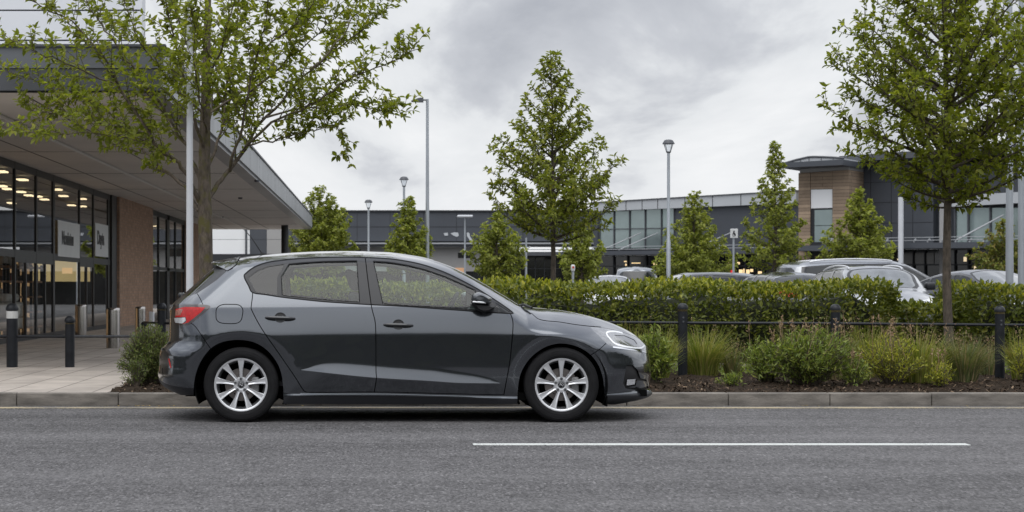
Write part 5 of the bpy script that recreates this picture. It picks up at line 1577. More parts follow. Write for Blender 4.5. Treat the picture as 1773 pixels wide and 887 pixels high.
F4 = Facade(1470, 93, 1900, 83)
dw = thing('dark_wing', F4.pt(0, 0, ZP), 'two-storey dark clad wing right of the timber tower with glazed right end', 'retail block')
F4.part('upper_cladding', MT['dark_clad'], dw, 1471, 1616, 281, 424, 0, -12, 272, 424)
F4.part('roof_edge', MT['dark_grey'], dw, 1471, 1900, 272, 283, .9, -12, 243, 256)
cj = MB()
for py in (317, 352, 388): F4.box(cj, F4.u(1471), F4.u(1616), F4.z(py + .4, 1471), F4.z(py - .4, 1471), .0, .012, F4.z(py - 2.6, 1616), F4.z(py - 3.4, 1616))
for px in (1507, 1543, 1580): F4.box(cj, F4.u(px), F4.u(px + .8), F4.z(424, px), F4.z(282, px), -.01, .011)
cj.build('cladding_joint', MT['joint'], dw)
F4.part('pier', MT['pale_wall'], dw, 1627.5, 1640, 330, 527, .05, -11)
F4.part('pier_core', MT['dark_clad_lite'], dw, 1616.5, 1900, 285, 424, -.35, -11)
F4.part('parapet', MT['parapet'], dw, 1654, 1900, 340, 358.5, .3, -.2, 325, 345)
cs = MB()
for px in (1621.5,): cs.tube([F4.pt(F4.u(px), 3.0, ZP), F4.pt(F4.u(px), 3.0, F4.z(345, px))], .125, 14)
cs.build('column', MT['pole_white'], dw, smooth=40)
for a, b in ((1655, 1675), (1678, 1713), (1716, 1745), (1748, 1790), (1793, 1840)):
    F4.part('window', MT['far_glass'], dw, a, b, 360, 419.5, -.05, -.12)
fm = MB()
for px in (1652.5, 1675.3, 1713.3, 1745.3, 1790.3): F4.box(fm, F4.u(px), F4.u(px + 2.2), F4.z(421, px), F4.z(358, px), -.3, .04)
F4.box(fm, F4.u(1652.5), F4.u(1792), F4.z(421.5, 1652), F4.z(419.6, 1652), -.28, .035, F4.z(420.5, 1792), F4.z(418.5, 1792))
fm.build('window_frame', MT['dark_grey'], dw)
F4.part('canopy', MT['dark_clad_lite'], dw, 1476, 1900, 424, 432.5, 2.6, -.1, 419, 430)
st = MB()
for py, o in ((415.5, 2.55), (420.5, 2.6)):
    F4.box(st, F4.u(1476), F4.u(1900), F4.z(py + .6, 1476), F4.z(py - .6, 1476), o, o - .08, F4.z(py - 6, 1900), F4.z(py - 7.2, 1900))
for px in range(1490, 1760, 24): st.tube([F4.pt(F4.u(px), 2.55, F4.z(421, px)), F4.pt(F4.u(px + 4), 2.52, F4.z(415, px + 4))], .045, 6)
st.tube([F4.pt(F4.u(1706), 2.5, F4.z(418, 1706)), F4.pt(F4.u(1741), .2, F4.z(373, 1741))], .045, 6)
st.build('canopy_railing', MT['steel_white'], dw)
F4.part('shopfront', MT['dark_shop'], dw, 1471, 1900, 432.6, 527, -.08, -10, 430.1)
for a, b in ((1490, 1515), (1535, 1556), (1560, 1580), (1582, 1600), (1602, 1616), (1656, 1675), (1680, 1712)):
    F4.part('shop_window', mat('dim shop window', (.060, .056, .050), .12, var=.7, vscale=.55), dw, a, b, 438, 457, -.04, -.085)
mm = MB()
for px in (1515.5, 1532.5, 1557, 1580.4, 1600.4, 1652.5, 1675.4, 1713): F4.box(mm, F4.u(px), F4.u(px + 1.8), F4.z(527, px), F4.z(433, px), -.07, .03)
F4.box(mm, F4.u(1472), F4.u(1900), F4.z(460, 1472), F4.z(458, 1472), -.075, .02, F4.z(459, 1900), F4.z(457, 1900))
mm.build('mullion', MT['joint'], dw)
for (a, b, t, bo) in ((1668, 1673, 445, 453), (1681, 1686, 444, 449), (1686, 1689, 461, 469), (1553, 1556, 448, 451)): F4.part('shop_light', emit('dim shop lamp', (1.0, .78, .5), .6), dw, a, b, t, bo, -.02, -.083)

# ================================================================ CARS IN THE CAR PARK
PAINTS = {'silver': paint('silver car paint', (0.25, 0.262, 0.28), 0.85, 0.25), 'white': mat('white car paint', (0.50, 0.51, 0.52), 0.3, coat=1.0), 'grey': paint('mid grey car paint', (0.22, 0.235, 0.255), 0.85, 0.22),
          'pale': paint('pale silver car paint', (0.34, 0.35, 0.36), 0.8, 0.28), 'slate': paint('slate car paint', (0.085, 0.095, 0.11), 0.88, 0.24)}
MT['park_glass'] = mat('parked car windscreen', (0.085, 0.095, 0.10), 0.04, spec=0.9, coat=1.0, var=.35, vscale=3)
MT['park_side'] = mat('parked car side glass', (0.018, 0.021, 0.022), 0.05, spec=0.6)
def lot_car(px, Y, yaw, color, top, front, rear, half, tumble, sides, ws, rs_, label, wheels, bonnet=(0.22, 1.0), rails=False, cat='car'):
    """top/front/rear outlines in metres, x forward, origin between the axles"""
    zt = pchip(*zip(*top)); xf = pchip([p[1] for p in front], [p[0] for p in front]); xr = pchip([p[1] for p in rear], [p[0] for p in rear])
    zb = sides['belt']; tab = [(0, -25), (.3, -12), (.6, -2), (zb - .15, 4), (zb - .02, 10), (zb + .06, 22), (zb + .6, tumble), (2.2, tumble)]
    zs = np.linspace(0, 2.2, 400); tl_ = pchip(*zip(*tab))(zs)
    w_ = np.concatenate([[0], np.cumsum(-np.tan(np.radians((tl_[1:] + tl_[:-1]) / 2)) * np.diff(zs))]); w_ += half - w_.max()
    def W(x, z):
        x = np.asarray(x, float); z = np.asarray(z, float)
        d0 = np.interp(x, [rear[0][0], bonnet[1] - .3, bonnet[1] + .2, 3], [.12, .13, bonnet[0], bonnet[0]])
        return np.interp(z, zs, w_) * fac(zt(x) - z, d0, 2, 2.5) * fac(xf(z) - x, .75, 2.3, 2.4) * fac(x - xr(z), .45, 2.4, 2.7)
    B = []
    for z in np.linspace(rear[0][1], rear[-1][1], 26):
        if z < zt(xr(z)) - .004: B.append((float(xr(z)), z))
    x0 = B[-1][0] + .02
    for x in np.linspace(x0, front[0][0], 60): B.append((x, float(zt(x))))
    for z in np.linspace(B[-1][1] - .02, front[-1][1], 22): B.append((float(xf(z)), z))
    ZL = list(B)
    for xc in wheels[::-1]:
        B += [(xc + .37 * math.cos(a), .30 + .37 * math.sin(a)) for a in np.linspace(-.2, math.pi + .2, 16)]
    reg = []
    wsl = [(x, float(zt(x)) - d) for x, d in ws]
    reg.append(('windscreen_trim', [(wsl[0][0] - .05, wsl[0][1] + .005)] + [(a, b - .020) for a, b in wsl] + [(wsl[-1][0] + .07, wsl[-1][1] + .01), (wsl[-1][0] + .07, wsl[-1][1] + .4), (wsl[0][0] - .05, wsl[0][1] + .4)]))
    reg.append(('windscreen', wsl + [(wsl[-1][0], wsl[-1][1] + .4), (wsl[0][0], wsl[0][1] + .4)]))
    if rs_: reg.append(('rear_window', rs_))
    reg.append(('window_frame', sides['frame']))
    for i, q in enumerate(sides['glass']): reg.append(('window%d' % i, q))
    if 'lamp' in sides: reg.append(('headlight', sides['lamp']))
    if 'tail' in sides: reg.append(('tail_light', sides['tail']))
    exx = [(float(xr(z)) + t * .45, z) for z in np.linspace(rear[0][1] + .02, rear[-1][1], 28) for t in (.004, .03, .09, .2, .4)]
    exx += [(float(xf(z)) - t * .75, z) for z in np.linspace(front[-1][1] + .02, front[0][1], 18) for t in (.004, .03, .09, .2, .4)]
    xq = np.linspace(x0 + .01, front[0][0] - .02, 90)
    sh = Shell(W, B, reg, grid=.06, con=.035, extra=np.array(exx), lines=[[(q, float(zt(q)) - t * .13) for q in xq] for t in (.012, .05, .12, .25, .45, .75)], zero=ZL)
    t = thing('parked_car', (PX(px, Y), Y, ZP), label, cat, 'cars parked in the car park', yaw, local=True)
    pm = PAINTS[color]
    sh.obj('body', ['rest'], 0, pm, t)
    sh.obj('windscreen', ['windscreen'], 0, MT['park_glass'], t, .004)
    sh.obj('windscreen_trim', ['windscreen_trim'], 0, MT['trim_satin'], t, .002)
    if rs_: sh.obj('rear_window', ['rear_window'], 0, MT['park_side'], t, .004)
    for sg in (-1, 1):
        sh.obj('window_frame', ['window_frame'], sg, MT['trim'], t, .003)
        for i in range(len(sides['glass'])): sh.obj('window', ['window%d' % i], sg, MT['park_side'], t, .008)
        if 'lamp' in sides: sh.obj('headlight', ['headlight'], sg, MT['lamp_clear'], t, .0)
        if 'tail' in sides: sh.obj('tail_light', ['tail_light'], sg, MT['lamp_red'], t, .0)
        for xc in wheels:
            w = MB(); w.lathe([(.0, -.02), (.20, -.03), (.21, -.0), (.30, -.0), (.32, .03), (.32, .19)], c=(xc, -(half - .06) if sg < 0 else (half - .06) - .0, .32), axis='y', n=28) if sg < 0 else w.lathe([(.0, .02), (.20, .03), (.21, .0), (.30, .0), (.32, -.03), (.32, -.19)], c=(xc, half - .06, .32), axis='y', n=28)
            w.build('wheel', MT['tyre'], t, smooth=40)
        mx_ = sides['mirror']
        m_ = MB(); wv = float(W(mx_[0], mx_[1])); m_.rbox((mx_[0] - .09, sg * (wv + .04), mx_[1] - .03), (mx_[0] + .09, sg * (wv + .25), mx_[1] + .13), .05, seg=3); m_.rbox((mx_[0] - .03, sg * (wv - .05), mx_[1] - .035), (mx_[0] + .04, sg * (wv + .09), mx_[1] + .0), .012)
        m_.build('wing_mirror', sides.get('mm', MT['trim_satin']), t, smooth=40)
        if rails:
            q = MB(); xs2 = np.linspace(rails[0], rails[1], 14)
            q.tube([(x, sg * (half * .62), float(zt(x)) - .03 + .035 * math.sin(math.pi * min(1, max(0, (i / 13.0)))) ** .5) for i, x in enumerate(xs2)], .018, 8)
            q.build('roof_rail', MT['alloy'], t, smooth=50)
    f = MB(); f.box((wheels[0] - .5, -half * .72, .2), (wheels[1] + .5, half * .72, .34)); f.rbox((ws[-1][0] - .25, -half * .7, .5), (ws[-1][0] + .05, half * .7, zb + .02), .06)
    for sx_, sy_ in ((0.0, -.36), (0.0, .36), (-.85, -.36), (-.85, .36)):
        f.rbox((sx_ - .30, sy_ - .24, .4), (sx_ - .14, sy_ + .24, zb + .16), .06); f.rbox((sx_ - .30, sy_ - .12, zb + .18), (sx_ - .20, sy_ + .12, zb + .34), .04)
    f.build('cabin', MT['cloth'], t, smooth=40)
    return t
def lerp_top(top, x): return float(pchip(*zip(*top))(x))
# family saloon / hatch outlines
HT = [(-2.05, 1.20), (-1.75, 1.36), (-1.2, 1.445), (-.4, 1.48), (.2, 1.47), (.55, 1.41), (1.0, 1.17), (1.28, 1.02), (1.7, .95), (2.05, .86), (2.22, .74)]
HF = [(2.18, .77), (2.26, .66), (2.30, .5), (2.28, .3), (2.15, .18)]
HR = [(-2.0, .2), (-2.14, .4), (-2.15, .7), (-2.10, .95), (-1.86, 1.30), (-1.7, 1.40)]
HS = dict(belt=.98, frame=[(-1.75, 1.14), (-1.45, 1.33), (-1.0, 1.395), (-.3, 1.42), (.3, 1.395), (.7, 1.24), (1.12, 1.00), (.6, .965), (-.4, .985), (-1.4, 1.03)],
          glass=[[(-1.62, 1.14), (-1.4, 1.295), (-1.05, 1.345), (-1.1, 1.05), (-1.4, 1.06)], [(-.98, 1.355), (-.3, 1.385), (-.16, 1.01), (-.95, 1.03)], [(-.18, 1.385), (.26, 1.36), (.62, 1.22), (.92, 1.03), (.6, .995), (-.06, 1.01)]],
          mirror=(.80, 1.0), lamp=[(1.72, .84), (2.12, .76), (2.19, .66), (1.86, .68)], tail=[(-2.13, .78), (-1.85, .90), (-1.80, 1.02), (-2.08, 1.0)])
HWS = [(.54, .03), (.62, .045), (.85, .055), (1.1, .05), (1.22, .03)]
HRS = [(-2.14, 1.02), (-1.86, 1.0), (-1.62, 1.24), (-1.70, 1.36), (-1.95, 1.42)]
def scaled(k, pts): return [(x, z * k) for x, z in pts]
lot_car(1506, 39, R(-88), 'pale', HT, HF, HR, .90, 26, HS, HWS, HRS, 'pale silver family car with roof rails facing the hedge, right of the people carrier', (-1.32, 1.36), rails=(-1.5, .45))
ST = [(-2.25, .98), (-1.9, 1.03), (-1.5, 1.14), (-1.0, 1.31), (-.5, 1.395), (0, 1.42), (.35, 1.40), (.7, 1.30), (1.1, 1.11), (1.4, .98), (1.8, .90), (2.1, .80), (2.3, .68)]
SF = [(2.26, .71), (2.34, .6), (2.36, .45), (2.3, .2)]
SR = [(-2.2, .2), (-2.32, .45), (-2.33, .75), (-2.24, .95)]
SS_ = dict(belt=.92, frame=[(-1.55, 1.05), (-1.0, 1.23), (-.5, 1.315), (.1, 1.345), (.5, 1.28), (1.22, .965), (.5, .925), (-.8, .955)],
           glass=[[(-1.42, 1.05), (-1.0, 1.185), (-.86, 1.215), (-.84, .985)], [(-.78, 1.23), (-.45, 1.275), (-.12, 1.30), (-.05, .965), (-.78, .985)], [(.0, 1.30), (.15, 1.30), (.5, 1.235), (1.0, .985), (.5, .955), (.03, .965)]],
           mirror=(.90, .95), lamp=[(1.8, .80), (2.2, .70), (2.26, .60), (1.9, .63)])
lot_car(1700, 41, R(-70), 'slate', ST, SF, SR, .89, 27, SS_, [(.40, .05), (.6, .07), (.95, .075), (1.25, .07), (1.36, .05)], [(-1.9, 1.3), (-1.75, .99), (-1.45, 1.02), (-1.05, 1.21), (-.95, 1.5)], 'slate grey saloon facing the hedge, partly behind the slim tree trunk', (-1.4, 1.42))
def ZV(k, pts): return [(x, z * k) for x, z in pts]
VT = ZV(.93, [(-2.35, 1.55), (-2.2, 1.74), (-1.6, 1.84), (-.5, 1.88), (.4, 1.87), (.9, 1.78), (1.4, 1.52), (1.85, 1.22), (2.0, 1.12), (2.35, 1.02), (2.55, .86)])
VF = [(2.52, .82), (2.6, .70), (2.62, .5), (2.55, .2)]
VR = [(-2.3, .2), (-2.42, .5), (-2.42, .95), (-2.36, 1.26), (-2.22, 1.60)]
VS = dict(belt=1.04, frame=ZV(.93, [(-2.05, 1.22), (-1.95, 1.66), (-1.0, 1.74), (.4, 1.76), (.85, 1.68), (1.35, 1.42), (1.72, 1.14), (.8, 1.10), (-1, 1.12)]),
          glass=[ZV(.93, q_) for q_ in ([(-1.95, 1.20), (-1.86, 1.62), (-1.05, 1.69), (-1.0, 1.16)], [(-.95, 1.695), (.05, 1.715), (.1, 1.14), (-.9, 1.16)], [(.15, 1.715), (.42, 1.71), (.82, 1.62), (1.25, 1.38), (1.5, 1.17), (.85, 1.14), (.2, 1.14)])], mirror=(1.30, 1.07), mm=MT['trim_satin'])
lot_car(1497, 48, R(7), 'silver', VT, VF, VR, .94, 20, VS, [(.8, .07), (1.0, .08), (1.4, .09), (1.75, .08), (1.93, .05)], ZV(.93, [(-2.6, 1.22), (-2.22, 1.2), (-2.12, 1.55), (-2.16, 1.64), (-2.6, 1.64)]), 'long silver people carrier parked side on, its tail towards the hedge tree', (-1.45, 1.55), rails=(-1.7, .5))
lot_car(1351, 46, R(97), 'silver', scaled(.95, HT), HF, HR, .88, 25, HS, HWS, HRS, 'silver hatchback seen from behind with dark rear window, left of the people carrier', (-1.32, 1.36))
lot_car(1271, 57, R(12), 'pale', HT, HF, HR, .88, 26, HS, HWS, HRS, 'pale silver car showing only its roof above the hedge, right of the lantern lamp', (-1.32, 1.36))
lot_car(1206, 55, R(186), 'slate', HT, HF, HR, .88, 26, HS, HWS, HRS, 'grey car with pale roof and dark glass just above the hedge under the lantern lamp', (-1.32, 1.36))
UT = [(-2.2, 1.50), (-2.05, 1.70), (-1.5, 1.77), (-.3, 1.80), (.3, 1.78), (.6, 1.68), (1.0, 1.36), (1.2, 1.16), (1.8, 1.10), (2.1, 1.0), (2.25, .85)]
US = dict(belt=1.08, frame=[(-1.9, 1.15), (-1.8, 1.60), (-.8, 1.67), (.2, 1.68), (.5, 1.58), (.98, 1.12), (-1, 1.08)], glass=[[(-1.8, 1.16), (-1.72, 1.56), (-.85, 1.62), (-.8, 1.12)], [(-.74, 1.625), (.18, 1.64), (.45, 1.54), (.82, 1.13), (-.7, 1.12)]], mirror=(.75, 1.12))
lot_car(1099, 70, R(84), 'grey', UT, [(2.2, .9), (2.3, .7), (2.3, .4), (2.2, .2)], [(-2.15, .2), (-2.25, .5), (-2.26, 1.0), (-2.22, 1.3), (-2.08, 1.68)], .92, 17, US, [(.5, .07), (.7, .08), (.95, .08), (1.12, .05)], [(-2.6, 1.12), (-2.05, 1.10), (-2.0, 1.55), (-2.03, 1.62), (-2.6, 1.62)], 'tall grey four-by-four seen from behind with dark rear window, nearest the central tree', (-1.35, 1.4))
lot_car(1056, 66, R(-100), 'white', scaled(.99, HT), HF, HR, .88, 26, HS, HWS, HRS, 'white car almost hidden by the hedge in front of the four-by-four', (-1.32, 1.36))
# ================================================================ VEGETATION
def unit(a): return a / (np.linalg.norm(a, axis=-1, keepdims=True) + 1e-9)
def leaf_geo(P_, D, Nn, L, W, droop=0.12, curl=0.16):
    """ovate leaves folded along the midrib: 6 points, 2 quads each"""
    P_ = np.asarray(P_, float); D = unit(np.asarray(D, float)); Nn = np.asarray(Nn, float)
    S_ = unit(np.cross(D, Nn)); Nn = np.cross(S_, D)
    L = np.asarray(L)[:, None]; W = np.asarray(W)[:, None]
    b = P_; t = P_ + D * L - Nn * L * droop
    l1 = P_ + D * L * .34 + S_ * W * .50 + Nn * W * curl; l2 = P_ + D * L * .70 + S_ * W * .40 + Nn * W * curl - Nn * L * droop * .45
    r1 = P_ + D * L * .34 - S_ * W * .50 + Nn * W * curl; r2 = P_ + D * L * .70 - S_ * W * .40 + Nn * W * curl - Nn * L * droop * .45
    V = np.stack([b, l1, l2, t, r2, r1], 1).reshape(-1, 3)
    n = len(P_); i = np.arange(n)[:, None] * 6
    F = np.concatenate([i + np.array([[0, 3, 2, 1]]), i + np.array([[0, 5, 4, 3]])], 1).reshape(-1, 4)
    return V, F
class Tree:
    def __init__(s, seed): s.r = np.random.default_rng(seed); s.tubes = MB(); s.tr = MB(); s.P = []; s.D = []; s.N = []; s.L = []
    def leafy(s, pts, L, gap, start=0.0, whorl=True):
        """leaves along a twig: alternate, angled forward, and a tuft at the tip"""
        pts = np.asarray(pts, float); seg = np.linalg.norm(np.diff(pts, axis=0), axis=1); cum = np.concatenate([[0], np.cumsum(seg)])
        tot = cum[-1]; d = max(start * tot, gap * .5); k = 0
        while d < tot:
            i = min(np.searchsorted(cum, d) - 1, len(seg) - 1); t = (d - cum[i]) / (seg[i] + 1e-9)
            p = pts[i] + (pts[i+1] - pts[i]) * t; ax = (pts[i+1] - pts[i]) / (seg[i] + 1e-9)
            s.sprig(p, ax, L, k); k += 1; d += gap * s.r.uniform(.7, 1.3)
        ax = unit(pts[-1] - pts[-2])
        for j in range(4 if whorl else 2):
            s.sprig(pts[-1], ax, L, j * 1.0, .75)
    def sprig(s, p, ax, L, k, fwd=.45):
        ph = k * 2.4 + s.r.normal(0, .5)
        u = unit(np.cross(ax, [.13, .2, .97])); w = np.cross(ax, u)
        side = u * math.cos(ph) + w * math.sin(ph)
        d = unit(side + ax * (fwd + s.r.normal(0, .15)) + np.array([0, 0, -.10]) + s.r.normal(0, .22, 3))
        n = unit(np.array([0, 0, 1.0]) * .9 + s.r.normal(0, .42, 3) + ax * .2)
        s.P.append(p); s.D.append(d); s.N.append(n); s.L.append(L * s.r.uniform(.55, 1.15))
    def branch(s, pts, r0, r1, L, gap, sub=0.0, subgap=.16, sublen=.45, leaf_from=.35, depth=0, n=6, flat=.35):
        pts = np.asarray(pts, float)
        m = len(pts)
        rr = [r0 + (r1 - r0) * (i / (m - 1)) ** .8 for i in range(m)]
        s.tubes.tube(pts, rr, n, caps=True)
        s.leafy(pts, L, gap, leaf_from)
        if depth <= 0: return
        seg = np.linalg.norm(np.diff(pts, axis=0), axis=1); cum = np.concatenate([[0], np.cumsum(seg)]); tot = cum[-1]
        d = tot * .18; k = 0
        while d < tot * .97:
            i = min(np.searchsorted(cum, d) - 1, len(seg) - 1); t = (d - cum[i]) / (seg[i] + 1e-9)
            p = pts[i] + (pts[i+1] - pts[i]) * t; ax = unit(pts[i+1] - pts[i])
            ph = s.r.uniform(0, 2 * np.pi); u = unit(np.cross(ax, [.1, .2, .97])); w = np.cross(ax, u)
            side = u * math.cos(ph) + w * math.sin(ph) * (.55)
            dr = unit(ax * s.r.uniform(.55, 1.0) + side * .8 + np.array([0, 0, .18]))
            ln = sublen * (1 - .55 * d / tot) * s.r.uniform(.55, 1.2)
            q = [p]; cu = dr.copy()
            for j in range(4):
                cu = unit(cu + np.array([0, 0, .07]) + s.r.normal(0, .09, 3)); q.append(q[-1] + cu * ln / 4)
            ra = rr[i] * .5
            s.branch(q, max(ra, .004), .0025, L, gap, leaf_from=.12, depth=depth - 1, sublen=sublen * .5, subgap=subgap, n=5)
            d += subgap * s.r.uniform(.6, 1.4); k += 1
    def finish(s, name, loc, label, m_bark, m_leaf, group=None, wl=.48, cat='tree'):
        t = thing(name, loc, label, cat, group)
        s.tr.build('trunk', m_bark, t, smooth=60, recalc=False)
        if s.tubes.v: s.tubes.build('branches', m_bark, t, smooth=60, recalc=False)
        L = np.array(s.L)
        V, F = leaf_geo(s.P, s.D, s.N, L, L * wl)
        quick_mesh('crown', V, F, m_leaf, t)
        return t
def bark(name, c, moss=None):
    m, t, b = newmat(name)
    tcn = _node(t, 'ShaderNodeTexCoord'); mp = _node(t, 'ShaderNodeMapping'); mp.inputs['Scale'].default_value = (1, 1, .35)
    lk(t, tcn.outputs['Object'], mp.inputs[0])
    n1 = _node(t, 'ShaderNodeTexNoise'); n1.inputs['Scale'].default_value = 28; n1.inputs['Detail'].default_value = 7; n1.inputs['Roughness'].default_value = .7
    lk(t, mp.outputs[0], n1.inputs['Vector'])
    cr = _node(t, 'ShaderNodeValToRGB'); e = cr.color_ramp
    e.elements[0].position = .35; e.elements[0].color = (*[q * .45 for q in c], 1); e.elements[1].position = .68; e.elements[1].color = (*[q * 1.35 for q in c], 1)
    lk(t, n1.outputs['Fac'], cr.inputs[0])
    src = cr.outputs[0]
    if moss:
        n2 = _node(t, 'ShaderNodeTexNoise'); n2.inputs['Scale'].default_value = 9; n2.inputs['Detail'].default_value = 5
        lk(t, tcn.outputs['Object'], n2.inputs['Vector'])
        mr = _node(t, 'ShaderNodeMapRange'); mr.inputs['From Min'].default_value = .50; mr.inputs['From Max'].default_value = .64
        lk(t, n2.outputs['Fac'], mr.inputs['Value'])
        mx = _node(t, 'ShaderNodeMix', data_type='RGBA'); lk(t, mr.outputs[0], mx.inputs['Factor']); lk(t, src, mx.inputs['A']); mx.inputs['B'].default_value = (*moss, 1)
        src = mx.outputs['Result']
    lk(t, src, b.inputs['Base Color']); b.inputs['Roughness'].default_value = .9
    bp = _node(t, 'ShaderNodeBump'); bp.inputs['Strength'].default_value = .7; bp.inputs['Distance'].default_value = .015
    lk(t, n1.outputs['Fac'], bp.inputs['Height']); lk(t, bp.outputs[0], b.inputs['Normal'])
    return m
MT['bark'] = bark('bark', (.105, .085, .065))
MT['bark_moss'] = bark('mossy bark', (.13, .105, .082), (.105, .095, .030))
LF_A = leafmat('tree leaves', [(0.121, 0.142, 0.022), (0.172, 0.199, 0.029), (0.233, 0.252, 0.036), (0.142, 0.170, 0.028), (0.316, 0.312, 0.048)], .42, .50)
LF_B = leafmat('hornbeam leaves', [(0.123, 0.147, 0.023), (0.181, 0.205, 0.032), (0.248, 0.266, 0.041), (0.142, 0.172, 0.029), (0.346, 0.332, 0.055)], .42, .38)
LF_FAR = leafmat('young tree leaves', [(0.155, 0.182, 0.039), (0.216, 0.246, 0.053), (0.296, 0.318, 0.066), (0.183, 0.212, 0.046), (0.391, 0.391, 0.083)], .55, .34)
LF_RED = leafmat('turning leaves', [(.13, .16, .035), (.26, .19, .06), (.17, .20, .04), (.20, .22, .05), (.12, .15, .03)], .55, .3)
LF_HEDGE = leafmat('laurel leaves', [(0.080, 0.104, 0.020), (0.123, 0.151, 0.028), (0.185, 0.208, 0.035), (0.099, 0.122, 0.022), (0.295, 0.291, 0.050)], .30, .24)
LF_HTOP = leafmat('young laurel tips', [(0.270, 0.291, 0.039), (0.394, 0.384, 0.050), (0.209, 0.233, 0.033), (0.493, 0.444, 0.066)], .35, .34)
LF_SHRUB = leafmat('shrub leaves', [(0.106, 0.150, 0.034), (0.162, 0.216, 0.044), (0.240, 0.280, 0.055), (0.133, 0.181, 0.041), (0.327, 0.349, 0.073)], .45, .28)
LF_YEL = leafmat('golden shrub leaves', [(0.209, 0.245, 0.039), (0.333, 0.337, 0.044), (0.444, 0.408, 0.055), (0.160, 0.198, 0.033)], .45, .3)
LF_HEATH = leafmat('heather leaves', [(.085, .125, .036), (.13, .175, .046), (.19, .22, .06), (.15, .16, .06), (.095, .145, .042)], .6, .25)
GR_A = leafmat('grass blades', [(0.144, 0.186, 0.036), (0.202, 0.237, 0.048), (0.269, 0.282, 0.065), (0.365, 0.300, 0.129), (0.115, 0.154, 0.030)], .5, .34)
GR_B = leafmat('blue-green grass blades', [(0.106, 0.136, 0.059), (0.149, 0.177, 0.069), (0.192, 0.209, 0.085), (0.326, 0.246, 0.149), (0.086, 0.118, 0.045)], .5, .32)
ST_M = leafmat('dry stalks', [(.30, .20, .12), (.38, .28, .18), (.24, .14, .09)], .8, .1)

def px3(px, py, Y): return np.array([(px - CX) * Y / FPX, Y, HCAM - (py - CY) * Y / FPX])
# ---- the big tree on the left: main limbs traced, each swung forward or back to fill the crown
T = Tree(21); Y0t = 21.0
tp = [(357, 640), (357, 560), (357, 480), (356, 420), (355, 372), (354, 330), (354, 280), (355, 220), (357, 150), (358, 80), (360, 10), (363, -70), (366, -150), (369, -230)]
tr_ = [14.5, 13.8, 13.5, 13.6, 13.8, 12.6, 11.4, 10.3, 9.0, 7.6, 6.2, 5, 3.6, 1.6]
T.tr.tube([px3(a, b, Y0t) for a, b in tp], [q * .9 * Y0t / FPX for q in tr_], 18)
limbs = [
 ([(345, 350), (324, 305), (300, 275), (276, 260), (246, 212), (205, 147), (176, 94), (126, 38), (67, 9), (20, -30)], 5.2, -1.3),
 ([(344, 365), (318, 325), (290, 300), (261, 275), (246, 258), (205, 208), (165, 178), (132, 164), (73, 144), (6, 123)], 4.4, .9),
 ([(350, 320), (330, 270), (311, 232), (288, 196), (264, 164), (229, 117), (199, 73), (176, 44), (150, 0), (130, -60)], 5.0, .6),
 ([(300, 275), (282, 256), (261, 245), (215, 238), (164, 232), (88, 233), (6, 226)], 2.6, -.5),
 ([(246, 258), (200, 225), (150, 205), (100, 196), (40, 178)], 2.2, 1.1),
 ([(205, 147), (150, 126), (95, 102), (50, 84), (8, 60)], 2.3, -.6),
 ([(360, 345), (378, 320), (398, 296), (425, 254), (462, 203), (503, 160), (537, 120), (591, 80), (638, 40), (672, 4)], 5.6, .8),
 ([(398, 296), (404, 270), (418, 220), (432, 160), (446, 90), (459, 34), (470, -40)], 4.2, -.9),
 ([(425, 254), (470, 215), (520, 190), (560, 165), (600, 140), (650, 118), (695, 100), (725, 84)], 3.4, -.7),
 ([(430, 252), (470, 243), (510, 233), (545, 226), (580, 221), (614, 248)], 2.2, .6),
 ([(462, 203), (510, 190), (555, 185), (600, 183), (650, 190), (697, 204)], 2.6, 1.3),
 ([(356, 300), (372, 262), (385, 210), (396, 140), (408, 60), (418, -20), (426, -90)], 4.2, 1.2),
 ([(354, 260), (336, 200), (318, 130), (300, 60), (284, -20), (270, -90)], 4.2, -1.1),
 ([(537, 120), (570, 92), (600, 50), (622, 10), (640, -40)], 2.4, .3),
 ([(446, 90), (490, 60), (530, 22), (560, -30)], 2.4, -.6), ([(432, 160), (480, 120), (520, 85), (565, 45), (600, 10)], 2.4, -.8),
 ([(357, 150), (380, 90), (402, 20), (430, -60)], 3.0, -1.0), ([(357, 150), (330, 90), (305, 20), (280, -60)], 3.0, 1.2),
 ([(357, 200), (300, 150), (262, 100), (228, 40), (205, -20)], 3.0, -.3), ([(357, 200), (410, 165), (452, 130), (500, 70), (540, 0)], 3.0, 1.5),
 ([(358, 230), (352, 190), (340, 140), (338, 80), (332, 10)], 2.6, -1.9), ([(358, 230), (366, 190), (372, 140), (384, 80), (390, 10)], 2.6, 1.9),
]
for pl, r_, sw in limbs:
    pl = crom(pl, 3); n = len(pl); tot = n - 1
    pts = []
    for i, (a, b) in enumerate(pl):
        t = i / tot
        Yq = Y0t + sw * t ** .8
        pts.append(px3(a, b, Yq) + T.r.normal(0, .012, 3) * (t > .1))
    T.branch(pts, r_ * .82 * Y0t / FPX, .0035, .090, .047, subgap=.105, sublen=.52, leaf_from=.42, depth=2, n=8)
T.finish('street_tree', px3(357, 640, Y0t) * np.array([1, 1, 0]) + np.array([0, 0, ZP]), 'spreading broadleaf tree with mossy trunk beside the pale pole, left of the car roof', MT['bark_moss'], LF_A, 'trees near the road')

